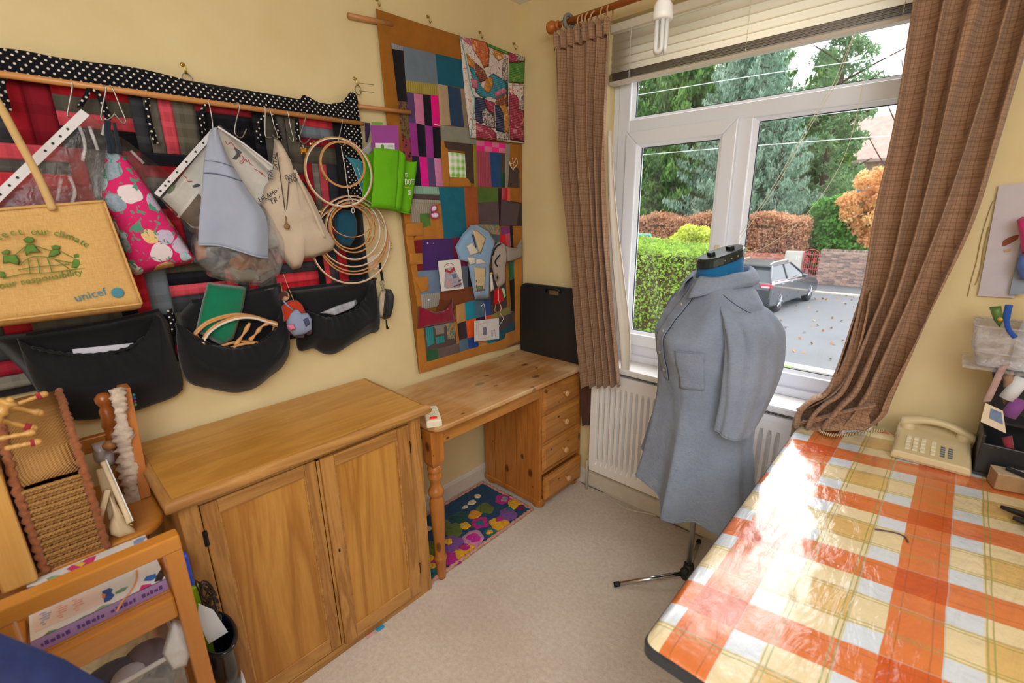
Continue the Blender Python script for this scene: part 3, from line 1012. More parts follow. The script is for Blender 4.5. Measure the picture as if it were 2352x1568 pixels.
MB().box((hx - 0.034, -0.0585, hz - 0.022), (hx + 0.034, -0.056, hz + 0.003)).build('clasp_plate', plain('brass_grey', '9a8a66', 0.35, metal=0.8), fo, bevel=0.001)

# extension socket
ex = thing('extension_lead', 'cream two-way socket strip with a lit red switch on the desk end', 'socket', (0.41, -1.04, 0.75))
ZQ = Z_(0.782,699,-2090,979,-2123,1074,-2242,895,-2249)
def oriented_box(mb, c, ax, ay, az, size):
 M = Matrix((ax, ay, az)).transposed()
 return mb.obox(c, size, M)
ea = Vector((0.86, -0.5, 0)).normalized()
eb = Vector((0, 0, 1)).cross(ea)
ec = Vector((0.420, -1.032, 0.7665))
M_IV = plain('ivory_plastic', 'ece3c8', 0.35)
oriented_box(MB(), ec, ea, eb, Vector((0, 0, 1)), (0.150, 0.062, 0.032)).build('socket_body', M_IV, ex, bevel=0.006, seg=3)
for k, off in enumerate((-0.040, 0.002)):
 m = MB()
 for (du, dv, su, sv) in ((0.010, 0, 0.003, 0.006), (-0.008, 0.011, 0.005, 0.003), (-0.008, -0.011, 0.005, 0.003)):
  oriented_box(m, ec + ea * (off + du) + eb * dv + Vector((0, 0, 0.0163)), ea, eb, Vector((0, 0, 1)), (su, sv, 0.0012))
 m.build('socket_holes', M_HOLE, ex)
t_ = NT('lit_red_rocker')
t_.base(srgb('c02010'))
t_.b.inputs['Emission Color'].default_value = srgb('ff3010')
t_.b.inputs['Emission Strength'].default_value = 0.35
oriented_box(MB(), ec + ea * 0.052 + Vector((0, 0, 0.017)), ea, eb, Vector((0, 0, 1)), (0.016, 0.030, 0.008)).build('rocker_switch', t_.m, ex, bevel=0.002)
MB().tube(smooth_path([ec - ea * 0.075, (0.30, -1.00, 0.757), (0.16, -0.985, 0.756), (0.02, -1.0, 0.757)], 6), 0.0035, 6).build('flex', M_IV, ex, smooth=True)

# ================================================================== HOOKED RUG
rug = thing('hooked_rug', 'hooked rag rug with bright flowers on the carpet under the desk', 'rug', (0.25, -0.78, 0))
ru0, ru1, rv0, rv1 = 0.052, 0.440, -1.118, -0.425
def rug_px(pts, d=0.012):
 return pts
M_RB = fabric('rug_ground_blue', '17466a', '0e2f4c', weave=160, bump=0.9, var=0.3, vscale=60)
def rugm(k, c):
 return fabric('rug_' + k, c, weave=160, bump=1.0, var=0.28, vscale=70)
def rag_slab(outline, z, h, seed):
 P = [(p[0], p[1], z) for p in outline]
 return puff(P, (0, 0, 1), h, step=0.012, rings=7, wob=0.006, wsc=95, back=0.0, exp=0.35, seed=seed)
G = []
for i in range(25):
 row = []
 for j in range(45):
  u, v = i / 24, j / 44
  x, y = ru0 + (ru1 - ru0) * u, rv0 + (rv1 - rv0) * v
  row.append((x + 0.006 * nz(x, y, 1, 9) , y + 0.01 * nz(x, y, 4, 6), 0.008 + 0.003 * nz(x, y, 0, 60)))
 G.append(row)
MB().grid(G).build('hooked_ground', M_RB, rug, smooth=True, solid=0.006, soff=0, recalc=False)
def circ(cx_, cy_, r, n=16, w=0.15, sd=0):
 return [(cx_ + r * (1 + w * nz(math.cos(2 * PI * k / n) + sd, math.sin(2 * PI * k / n), sd, 1.3)) * math.cos(2 * PI * k / n), cy_ + r * (1 + w * nz(math.cos(2 * PI * k / n) + sd, math.sin(2 * PI * k / n), sd, 1.3)) * math.sin(2 * PI * k / n), 0) for k in range(n)]
RP = lambda L: L
FR_ = [
 ('magenta', 'b3247f', Z_(0.015,523,-920)[0], 0.043, 0), ('grey_lilac', '9d8f9c', Z_(0.018,537,-930)[0], 0.020, 1),
 ('yellow', 'e0a51c', Z_(0.015,677,-880)[0], 0.036, 0), ('purple', '7b4f94', Z_(0.015,737,-1085)[0], 0.050, 0), ('teal', '146a70', Z_(0.018,700,-1018)[0], 0.016, 1),
 ('yellow', 'e0a51c', Z_(0.015,792,-1268)[0], 0.048, 0), ('magenta', 'b3247f', Z_(0.018,743,-1218)[0], 0.020, 1),
 ('orange', 'd98f22', Z_(0.015,483,-1333)[0], 0.036, 0), ('green', '5c6a2c', Z_(0.015,490,-1185)[0], 0.045, 0),
 ('magenta', 'b3247f', Z_(0.015,625,-1390)[0], 0.043, 0), ('teal', '146a70', Z_(0.018,631,-1395)[0], 0.018, 1),
 ('yellow', 'e0a51c', Z_(0.015,541,-1521)[0], 0.028, 0), ('dark_green', '1f4a44', Z_(0.015,396,-1461)[0], 0.048, 0),
 ('green', '5c6a2c', Z_(0.015,499,-1650)[0], 0.050, 0), ('green', '5c6a2c', Z_(0.015,352,-1644)[0], 0.030, 0),
 ('pink', 'c886a6', Z_(0.015,757,-1603)[0], 0.055, 0), ('bright_pink', 'c02590', Z_(0.018,753,-1599)[0], 0.030, 1),
 ('teal', '146a70', Z_(0.015,822,-1405)[0], 0.032, 0), ('yellow', 'e0a51c', Z_(0.018,812,-1433)[0], 0.016, 1),
 ('purple', '7b4f94', Z_(0.015,648,-1785)[0], 0.055, 0), ('yellow', 'e0a51c', Z_(0.018,613,-1801)[0], 0.020, 1),
 ('yellow', 'e0a51c', Z_(0.015,827,-1817)[0], 0.036, 0), ('yellow', 'e0a51c', Z_(0.015,849,-1710)[0], 0.026, 0), ('magenta', 'b3247f', Z_(0.015,789,-1740)[0], 0.024, 1),
 ('magenta', 'b3247f', Z_(0.015,806,-1928)[0], 0.042, 0), ('magenta', 'b3247f', Z_(0.015,721,-2005)[0], 0.040, 0), ('green', '5c6a2c', Z_(0.015,554,-1968)[0], 0.048, 0),
 ('teal', '146a70', Z_(0.015,844,-2142)[0], 0.034, 0), ('yellow', 'e0a51c', Z_(0.015,746,-2116)[0], 0.026, 0), ('yellow', 'e0a51c', Z_(0.015,657,-2063)[0], 0.020, 1),
 ('purple', '7b4f94', Z_(0.015,666,-1898)[0], 0.030, 0), ('plum', '6a2048', Z_(0.015,762,-910)[0], 0.022, 0),
 ('cream', 'd8c9a4', Z_(0.015,301,-1206)[0], 0.022, 0), ('cream', 'd8c9a4', Z_(0.015,264,-1085)[0], 0.018, 0), ('cream', 'd8c9a4', Z_(0.015,309,-1316)[0], 0.014, 0), ('cream', 'd8c9a4', Z_(0.015,300,-1802)[0], 0.016, 0),
]
for i, (k, c, p, r, ly_) in enumerate(FR_):
 rag_slab(circ(min(max(p[0], ru0 + r * 0.95), ru1 - r * 0.95), min(max(p[1], rv0 + r * 0.95), rv1 - r * 0.95), r * 1.15, 20, 0.42, i * 1.7), 0.0085 + 0.004 * ly_, 0.008, i).build('rag_motif', rugm(k, c), rug, smooth=True)
M_FR = fabric('rug_pink_edge', 'c99482', 'a06a5c', weave=160, bump=1.0, var=0.3, vscale=60)
edge = [(ru0, rv0), (ru1, rv0), (ru1, rv1), (ru0, rv1)]
for k in range(4):
 a, b = edge[k], edge[(k + 1) % 4]
 L_n = int(math.hypot(b[0] - a[0], b[1] - a[1]) / 0.009)
 P = [(a[0] + (b[0] - a[0]) * i / L_n + 0.004 * nz(i, k, 0, 0.9), a[1] + (b[1] - a[1]) * i / L_n + 0.004 * nz(i, k, 5, 0.9), 0.010 + 0.003 * nz(i, k, 9, 0.7)) for i in range(L_n + 1)]
 MB().tube(P, [0.0085 + 0.003 * math.sin(i * 1.9) for i in range(L_n + 1)], 7).build('rag_edging', M_FR, rug, smooth=True)

# ================================================================== CABLE ON FLOOR
for i, P in enumerate((Z_(0.004,948,-13,1208,12,1455,-109,1686,-134,1964,16,2156,15,2349,-12,2539,-63), Z_(0.004,973,-40,1293,-30,1467,12,1624,-117,1854,-63,2064,8,2300,-2,2507,-42))):
 tag(MB().tube([(p[0], min(p[1], -0.022), p[2]) for p in smooth_path(P, 8)], 0.0032, 6).build('cable', plain('cream_cable', 'd9cdb6', 0.5), smooth=True), ('cream cable running along the skirting below the radiator', 'second cream cable twisted over the first below the radiator')[i], 'cable')

# ================================================================== TABLE, OILCLOTH, TELEPHONE
TZ = 0.785
tb = thing('table', 'dark edged work table under the orange check oilcloth', 'table', (2.1, -0.72, 0))
M_TE = plain('dark_table_edge', '33363d', 0.35)
def rrect(x0, y0, x1, y1, r, n=6):
 P = []
 for (cx_, cy_, a0) in ((x1 - r, y1 - r, 0), (x0 + r, y1 - r, 90), (x0 + r, y0 + r, 180), (x1 - r, y0 + r, 270)):
  for k in range(n + 1):
   a = math.radians(a0 + 90 * k / n)
   P.append((cx_ + r * math.cos(a), cy_ + r * math.sin(a)))
 return P
MB().prism([(x, y, TZ - 0.032) for x, y in rrect(1.556, -1.412, 2.75, -0.05, 0.022)], (0, 0, 0.030)).build('table_top', M_TE, tb, bevel=0.004)
for (x, y) in ((1.66, -1.28), (2.66, -1.28), (1.66, -0.2), (2.66, -0.2)):
 MB().tube([(x, y, 0), (x, y, TZ - 0.032)], 0.018, 12).build('leg', plain('dark_steel_leg', '2a2b2e', 0.4, metal=0.6), tb, smooth=True)
m = MB().box((1.66, -1.29, TZ - 0.08), (2.66, -1.27, TZ - 0.032)).box((1.66, -0.21, TZ - 0.08), (2.66, -0.19, TZ - 0.032)).build('under_rail', M_TE, tb)
def oilcloth():
 t = NT('orange_check_oilcloth')
 co = t.coord()
 x, y, z = t.sep(co)[:3]
 P_ = 0.2935
 wob = t.math('MULTIPLY', t.math('SUBTRACT', t.noise(co, 7, 2), 0.5), 0.006)
 a = t.math('FRACT', t.math('DIVIDE', t.math('ADD', t.math('ADD', x, wob), t.math('MULTIPLY', y, -0.018)), P_))
 b = t.math('FRACT', t.math('DIVIDE', t.math('ADD', t.math('ADD', y, wob), t.math('MULTIPLY', x, -0.17)), P_))
 def lv(f):
  n = t.new('ShaderNodeValToRGB')
  n.color_ramp.interpolation = 'CONSTANT'
  e = n.color_ramp.elements
  stops = [(0.0, 0.0), (0.285, 0.5), (0.47, 1.0), (0.815, 0.5)]
  while len(e) < 4:
   e.new(0.5)
  for i, (p, v) in enumerate(stops):
   e[i].position = p
   e[i].color = (v, v, v, 1)
  t.link(f, n.inputs[0])
  return n.outputs[0]
 A, B = lv(a), lv(b)
 isO = lambda L: t.math('LESS_THAN', L, 0.25)
 isC = lambda L: t.math('GREATER_THAN', L, 0.75)
 oa, ob, ca, cb = isO(A), isO(B), isC(A), isC(B)
 col = t.mix(t.math('MAXIMUM', ca, cb), srgb('d9e2ee'), srgb('ecd9ae'))
 col = t.mix(t.math('MULTIPLY', ca, cb), col, srgb('dfb872'))
 col = t.mix(t.math('MAXIMUM', oa, ob), col, srgb('e0793c'))
 col = t.mix(t.math('MULTIPLY', oa, ob), col, srgb('d2540f'))
 def lines(f, ps, w):
  r = None
  for p in ps:
   q = t.math('LESS_THAN', t.math('ABSOLUTE', t.math('SUBTRACT', f, p)), w)
   r = q if r is None else t.math('MAXIMUM', r, q)
  return r
 gl = t.math('MAXIMUM', lines(a, (0.485, 0.515, 0.80, 0.77), 0.0045), lines(b, (0.485, 0.515, 0.80, 0.77), 0.0045))
 col = t.mix(t.math('MULTIPLY', gl, 0.75), col, srgb('8f9a52'))
 ol = t.math('MAXIMUM', lines(a, (0.06, 0.23), 0.004), lines(b, (0.06, 0.23), 0.004))
 col = t.mix(t.math('MULTIPLY', ol, 0.4), col, srgb('8c4a1c'))
 g2 = t.math('MAXIMUM', lines(a, (0.29, 0.81), 0.003), lines(b, (0.29, 0.81), 0.003))
 col = t.mix(t.math('MULTIPLY', g2, 0.5), col, srgb('9fc0cf'))
 t.base(col)
 t.set(Roughness=0.25)
 t.b.inputs['Coat Weight'].default_value = 1.0
 t.b.inputs['Coat IOR'].default_value = 1.55
 t.b.inputs['Coat Roughness'].default_value = 0.16
 cr_ = t.noise(t.coord((26, 7, 1), rot=(0, 0, 0.35)), 1.0, 4, 0.55, 1.4)
 c2 = t.noise(t.coord((9, 9, 1)), 1.6, 3, 0.5)
 t.bump(t.math('ADD', t.math('MULTIPLY', cr_, 0.7), c2), 0.6, 0.012)
 return t.m
M_OIL = oilcloth()
M_OIL.name = 'orange_check_oilcloth'
G = []
nx_, ny_ = 110, 130
cx0, cx1, cyy0, cyy1 = 1.560, 2.755, -1.408, -0.052
for j in range(ny_ + 3):
 row = []
 y = cyy0 + (cyy1 - cyy0) * max(0, j - 2) / ny_
 y_row = y
 for i in range(nx_ + 3):
  y = y_row
  x = cx0 + (cx1 - cx0) * max(0, i - 2) / nx_
  z = TZ + 0.0035 + 0.0022 * nz(x * 1.0, y, 0, 5.5) + 0.0012 * nz(x * 1.2 + y * 0.4, y * 0.35 - x * 0.2, 7, 34) + 0.0011 * nz(x * 3, y * 1.0, 3, 9)
  de = min(x - cx0, y - cyy0)
  z -= 0.0035 * math.exp(-de / 0.008)
  if i < 2:
   z = TZ - 0.012 * (2 - i) + 0.003 * nz(y * 9, i)
   x -= 0.0016
  if j < 2:
   z = min(z, TZ - 0.004 * (2 - j))
   y -= 0.001 * (2 - j) if i >= 2 else 0
  cr2 = 0.022
  if x < cx0 + cr2 and y < cyy0 + cr2:
   dx_, dy_ = cx0 + cr2 - x, cyy0 + cr2 - y
   dd = math.hypot(dx_, dy_)
   mx_ = max(dx_, dy_, 1e-6)
   k_ = mx_ / max(dd, 1e-6)
   x, y = cx0 + cr2 - dx_ * k_, cyy0 + cr2 - dy_ * k_
  row.append((x, y, z))
 G.append(row)
oc = MB().grid(G).build('oilcloth', M_OIL, base=(0.148 - 0.148 + 1.6092 + 0.0, -0.40, TZ), smooth=True, recalc=False)
tag(oc, 'glossy orange and cream check oilcloth covering the work table', 'tablecloth')
TC_ = Z_(0.792,3683,-1466,3724,-1446,3765,-1431,3796,-1438,3812,-1479)
MB().tube(smooth_path([(p[0], p[1], TZ + 0.0045) for p in TC_], 6), 0.0022, 6).build('worn_slit', plain('worn_backing_grey', '5d4a48', 0.9), oc)

ph = thing('telephone', 'beige corded push-button telephone on the oilcloth by the window wall', 'telephone', (1.94, -0.16, TZ))
M_PH = plain('beige_phone_plastic', 'd8c59a', 0.4)
tz = TZ + 0.004
prof_ = [(-0.262, tz + 0.001), (-0.268, tz + 0.012), (-0.266, tz + 0.030), (-0.060, tz + 0.062), (-0.050, tz + 0.055), (-0.048, tz + 0.001)]
pm = MB()
xs_ = [(1.832, 0.62), (1.836, 0.93), (1.846, 1.0), (2.006, 1.0), (2.016, 0.93), (2.020, 0.62)]
cyp = -0.158
pm.grid([[(x, cyp + (y - cyp) * (0.97 + 0.03 * k), tz + (z - tz) * k) for y, z in prof_] for x, k in xs_], close_v=True)
n_ = len(prof_)
pm.f.append(tuple(range(n_)))
pm.f.append(tuple(reversed(range(5 * n_, 6 * n_))))
pm.build('phone_body', M_PH, ph, bevel=0.004, seg=3)
def ptop(x, y, h=0.0):
 f = (y + 0.266) / (0.206)
 return (x, y, tz + 0.030 + 0.032 * f + h)
M_KEY = plain('pale_phone_key', 'e8dec2', 0.35)
k0 = None
for r in range(4):
 for c in range(4):
  x, y = 1.868 + c * 0.0185 if c < 3 else 1.930, -0.236 + r * 0.022
  p = ptop(x, y)
  q = MB().obox((p[0], p[1], p[2] + 0.0015), (0.012, 0.014, 0.005), Matrix.Rotation(0.155, 3, 'X')).build('phone_key', M_KEY, ph, bevel=0.0012)
for x in (1.952, 1.970):
 for r in range(5):
  p = ptop(x, -0.235 + r * 0.013)
  MB().obox((p[0], p[1], p[2] + 0.0004), (0.011, 0.008, 0.0016), Matrix.Rotation(0.155, 3, 'X')).build('memory_label', plain('slate_blue_label', '5b6b7a', 0.5), ph)
hs = []
for i in range(21):
 u = i / 20
 x = 1.838 + 0.184 * u
 z = tz + 0.071 + 0.026 * math.sin(PI * u) - 0.006 * u
 hs.append((x, -0.098, z, 0.021 - 0.006 * math.sin(PI * u), 0.0135 - 0.003 * math.sin(PI * u)))
G = []
for (x, y, z, w, h) in hs:
 G.append([(x, y + w * math.copysign(abs(math.cos(a)) ** 0.7, math.cos(a)), z + h * math.copysign(abs(math.sin(a)) ** 0.7, math.sin(a))) for a in np.linspace(0, 2 * PI, 17)[:-1]])
m = MB().grid(G, close_v=True)
m.f.append(tuple(range(16)))
m.f.append(tuple(reversed(range(20 * 16, 21 * 16))))
hd = m.build('handset', M_PH, ph, smooth=True)
for u in (1.858, 2.000):
 MB().lathe([(0.020, 0), (0.022, 0.004), (0.021, 0.020), (0.016, 0.028)], (u, -0.098, tz + 0.046), 16).build('handset_cup', M_PH, hd, smooth=True)
CP = Z_(0.797,3596,-127,3529,-204,3442,-326,3369,-435,3295,-464,3247,-416)
CP = smooth_path([(p[0], p[1], tz + 0.008) for p in CP], 40)
H_ = [vec((1.842, -0.10, tz + 0.064)), vec((1.836, -0.11, tz + 0.05)), vec((1.830, -0.13, tz + 0.02))]
for i, p in enumerate(CP):
 a = i * 0.9
 H_.append(vec((p.x, p.y + 0.006 * math.cos(a), p.z + 0.006 * math.sin(a))))
MB().tube(H_, 0.0018, 5).build('coiled_cord', plain('beige_cord', 'cdb894', 0.5), ph, smooth=True)

# ================================================================== DRESS FORM AND SHIRT
FA = math.radians(229)
FF, FL = Vector((math.cos(FA), math.sin(FA), 0)), Vector((-math.sin(FA), math.cos(FA), 0))
FC = Vector((1.278, -0.375, 0))
def fl(a, b, z):
 return FC + FF * a + FL * b + Vector((0, 0, z))
df = thing('dress_form', 'blue dress form on a chrome tripod standing before the window', 'mannequin', (FC.x, FC.y, 0))
M_BLUE = fabric('blue_jersey_form', '1d6aa0', weave=700, var=0.06)
M_DKP = plain('dark_green_black_plastic', '1f2a2b', 0.3)
M_CHR = plain('chrome_tube', 'c4c6c8', 0.18, metal=1.0)
M_BLK = plain('black_rubber', '17181a', 0.6)
def ell(a, b, n=28, p=2.4):
 o = []
 for k in range(n):
  th = 2 * PI * k / n
  c, s = math.cos(th), math.sin(th)
  o.append((a * math.copysign(abs(c) ** (2 / p), c), b * math.copysign(abs(s) ** (2 / p), s)))
 return o
def stack(levels, n=28, tilt=None):
 G = []
 for (z, a, b, oa) in levels:
  G.append([fl(x + oa, y, z - (tilt(z) if tilt else 0) * (x + oa)) for x, y in ell(a, b, n)])
 m = MB().grid(G, close_v=True)
 m.f.append(tuple(range(n)))
 m.f.append(tuple(reversed(range((len(levels) - 1) * n, len(levels) * n))))
 return m
tl = lambda z: 0.34 * min(1, max(0, (z - 1.30) / 0.10))
stack([(0.66, 0.12, 0.16, 0.0), (0.75, 0.13, 0.17, 0.01), (0.92, 0.10, 0.13, 0.01), (1.05, 0.12, 0.15, 0.02), (1.13, 0.145, 0.16, 0.03), (1.22, 0.11, 0.17, 0.0), (1.29, 0.085, 0.15, -0.01), (1.325, 0.07, 0.09, 0.0)]).build('torso', M_BLUE, df, smooth=True)
stack([(1.30, 0.082, 0.082, -0.005), (1.335, 0.078, 0.072, 0.0), (1.37, 0.074, 0.066, 0.005), (1.402, 0.071, 0.061, 0.008)], tilt=tl).build('neck', M_BLUE, df, smooth=True)
stack([(1.398, 0.0745, 0.064, 0.008), (1.402, 0.0755, 0.065, 0.008), (1.424, 0.0745, 0.064, 0.008), (1.430, 0.070, 0.060, 0.008), (1.431, 0.040, 0.036, 0.008)], tilt=tl).build('neck_cap', M_DKP, df)
G_ = MB()
for (a, b) in ((0.035, 0.0), (-0.025, 0.012)):
 G_.obox(fl(a + 0.008, b, 1.438 - 0.34 * (a + 0.008)), (0.016, 0.030, 0.010), Matrix.Rotation(FA, 3, 'Z') @ Matrix.Rotation(0.33, 3, 'Y'))
for k, o_ in enumerate(((0.043, 0.0), (-0.017, 0.012))):
 MB().obox(fl(o_[0], o_[1], 1.437 - 0.34 * o_[0]), (0.016, 0.032, 0.012), Matrix.Rotation(FA, 3, 'Z') @ Matrix.Rotation(0.33, 3, 'Y')).build('size_dial', M_DKP, df, bevel=0.002)
for k in range(4):
 b = 0.064
 a = -0.045 + 0.022 * k
 MB().sphere(fl(a + 0.005, b, 1.412 - 0.34 * (a + 0.005)), 0.0032, 8, 6).build('rivet', plain('dull_brass', 'a79f86', 0.4, metal=0.7), df, smooth=True)
MB().tube([fl(0, 0, 0.07), fl(0, 0, 0.70)], 0.0115, 14).build('pole', plain('brushed_steel', 'a9aaa6', 0.32, metal=0.9), df, smooth=True)
MB().lathe([(0.018, 0.045), (0.030, 0.05), (0.031, 0.075), (0.022, 0.084), (0.020, 0.115), (0.014, 0.118)], (FC.x, FC.y, 0), 20).build('hub', M_BLK, df, smooth=True)
MB().lathe([(0.012, 0), (0.016, 0.004), (0.016, 0.020), (0.010, 0.024)], fl(0.018, 0.012, 0.092), 14, Matrix.Rotation(1.2, 3, 'X')).build('clamp_knob', M_BLK, df, smooth=True)
for k in range(3):
 a = math.radians(222.5 + 120 * k)
 d = Vector((math.cos(a), math.sin(a), 0))
 ln = 0.305
 p0, p1 = FC + d * 0.02 + Vector((0, 0, 0.068)), FC + d * ln + Vector((0, 0, 0.0115))
 lg_ = MB().tube([p0, p1], 0.0095, 12).build('leg', M_CHR, df, smooth=True)
 MB().tube([p1 - (p1 - p0).normalized() * 0.014, p1 + (p1 - p0).normalized() * 0.010], 0.0112, 12).build('rubber_foot', M_BLK, lg_, smooth=True)

def chambray():
 t = NT('grey_blue_linen')
 co = t.coord()
 th = t.noise(t.coord((420, 420, 40)), 2.0, 2, 0.6)
 tz_ = t.noise(t.coord((40, 40, 520)), 2.0, 2, 0.6)
 f = t.noise(co, 5, 4, 0.6)
 c = t.ramp(f, [(0.3, srgb('828fa8')), (0.7, srgb('9aa7be'))])
 c = t.mix(t.math('MULTIPLY', t.math('ABSOLUTE', t.math('SUBTRACT', tz_, 0.5)), 2.2), c, srgb('66718a'))
 c = t.mix(t.math('MULTIPLY', t.math('ABSOLUTE', t.math('SUBTRACT', th, 0.5)), 1.0), c, srgb('bfc4cf'))
 t.base(c)
 t.set(Roughness=0.88)
 t.b.inputs['Specular IOR Level'].default_value = 0.15
 t.b.inputs['Sheen Weight'].default_value = 0.15
 t.b.inputs['Subsurface Weight'].default_value = 0.0
 x, y, z = t.sep(co)[:3]
 st_ = t.math('SINE', t.math('MULTIPLY', t.math('ADD', x, t.math('MULTIPLY', y, -0.9)), 1500.0))
 th = t.math('ADD', t.math('MULTIPLY', th, 0.8), t.math('MULTIPLY', st_, 0.08))
 low = t.math('MULTIPLY', t.noise(t.coord((18, 18, 30)), 1.2, 5, 0.65, 1.0), t.ramp(z, [(0.1, (1, 1, 1)), (0.6, (0.35, 0.35, 0.35))]))
 t.bump(t.math('ADD', t.math('MULTIPLY', t.math('ADD', th, tz_), 0.12), low), 0.8, 0.014)
 return t.m
M_SH = chambray()
sh = thing('shirt', 'long grey-blue linen shirt buttoned on the dress form', 'shirt', (FC.x, FC.y, 0.40))
#        z     w      front  back   offset-left
LV = [(1.338, 0.086, 0.084, 0.080), (1.318, 0.118, 0.088, 0.090), (1.295, 0.152, 0.096, 0.098), (1.265, 0.184, 0.112, 0.105), (1.23, 0.198, 0.136, 0.110), (1.19, 0.200, 0.164, 0.112), (1.13, 0.196, 0.194, 0.110), (1.07, 0.188, 0.190, 0.108), (1.0, 0.182, 0.176, 0.108),
      (0.90, 0.184, 0.174, 0.116), (0.78, 0.196, 0.186, 0.136), (0.65, 0.214, 0.204, 0.158), (0.52, 0.234, 0.224, 0.178), (0.36, 0.256, 0.244, 0.192)]
def lvl(z):
 if z >= LV[0][0]:
  return LV[0][1:]
 for A, B in zip(LV, LV[1:]):
  if z >= B[0]:
   t = (A[0] - z) / (A[0] - B[0])
   t = t * t * (3 - 2 * t) * 0.4 + t * 0.6
   return tuple(A[i] + (B[i] - A[i]) * t for i in (1, 2, 3))
 return LV[-1][1:]
def shirt_pt(th, z, lift=0.0):
 w, fr, bk = lvl(z)
 c, s = math.cos(th), math.sin(th)
 p = 2.5
 d = fr if c > 0 else bk
 a, b = d * math.copysign(abs(c) ** (2 / p), c), w * math.copysign(abs(s) ** (2 / p), s)
 # bust: two soft forms either side of the button band
 if c > 0:
  g = math.exp(-((z - 1.12) / 0.085) ** 2)
  a += 0.016 * g * (math.cos(2 * (abs(th) - 0.55)) if abs(th) < 1.3 else 0)
 k = min(1, max(0, (1.08 - z) / 0.65))
 def cr(a):
  q = math.sin(a)
  return 1 - 2 * abs(q) ** 0.55
 fold = 0.55 * cr(3.5 * th + 0.5 + 0.5 * math.sin(2 * th) + 0.25 * z) + 0.35 * math.sin(8 * th + 2.1 + z) + 0.6 * noise.noise(Vector((math.cos(th) * 2.4, math.sin(th) * 2.4, z * 1.5)))
 r = 1 + 0.145 * k * fold
 # drag lines from shoulder to bust
 kb = math.exp(-((z - 1.17) / 0.10) ** 2)
 r += 0.022 * kb * math.sin(9 * th + 16 * z) + 0.035 * math.exp(-((z - 0.98) / 0.14) ** 2) * noise.noise(Vector((th * 2.6, z * 7 + th * 3, 5.0)))
 v = Vector((a * r, b * r, 0))
 n = v.normalized() if v.length > 1e-6 else Vector((1, 0, 0))
 v = v + n * lift
 return fl(v.x, v.y, z)
def hem(th):
 return 0.545 - 0.070 * math.cos(th - 1.05) + 0.014 * math.cos(2 * th) + 0.006 * math.sin(7 * th)
NU, NVS = 150, 110
G = []
for i in range(NVS + 1):
 t = i / NVS
 row = []
 for j in range(NU):
  th = 2 * PI * j / NU
  zz = 1.338 + (hem(th) - 1.338) * t
  p = shirt_pt(th, zz)
  # sloping shoulders: seam line falls towards the arms
  row.append(p)
 G.append(row)
MB().grid(G, close_v=True).build('bodice', M_SH, sh, smooth=True, solid=0.002, recalc=False)
# hem band
MB().tube([shirt_pt(2 * PI * j / 120, hem(2 * PI * j / 120) + 0.004, 0.001) for j in range(120)], 0.0028, 6, closed=True).build('hem', M_SH, sh, smooth=True)
def strip(th0, th1, z0, z1, n, m_, lift, name, z_skew=0.0):
 G = [[shirt_pt(th0 + (th1 - th0) * j / n, z0 + (z1 - z0) * i / m_ + z_skew * j / n, lift) for j in range(n + 1)] for i in range(m_ + 1)]
 return MB().grid(G).build(name, M_SH, sh, smooth=True, solid=0.002, recalc=False)
strip(-0.11, 0.10, 1.325, 0.97, 5, 40, 0.004, 'button_band')
MB().tube([shirt_pt(0.105, 1.325 - 0.355 * i / 30, 0.0035) for i in range(31)], 0.0016, 6).build('band_edge', plain('navy_shadow_thread', '2c3a55', 0.9), sh)
M_BUT = plain('pearl_button', 'd6cfc0', 0.25)
for z in (1.312, 1.245, 1.150, 1.070, 1.0):
 p = shirt_pt(0.0, z, 0.0065)
 n = (p - Vector((FC.x, FC.y, z))).normalized()
 q = n.to_track_quat('Z', 'Y').to_matrix()
 MB().lathe([(0.0055, 0), (0.006, 0.0012), (0.0045, 0.002), (0.001, 0.0016)], p, 12, q).build('button', M_BUT, sh, smooth=True)
strip(0.46, 1.02, 1.105, 0.965, 10, 12, 0.0035, 'breast_pocket', z_skew=0.012)
MB().tube([shirt_pt(0.46 + 0.56 * j / 12, 1.105 + 0.012 * j / 12, 0.006) for j in range(13)], 0.0016, 6).build('pocket_welt', M_SH, sh, smooth=True)
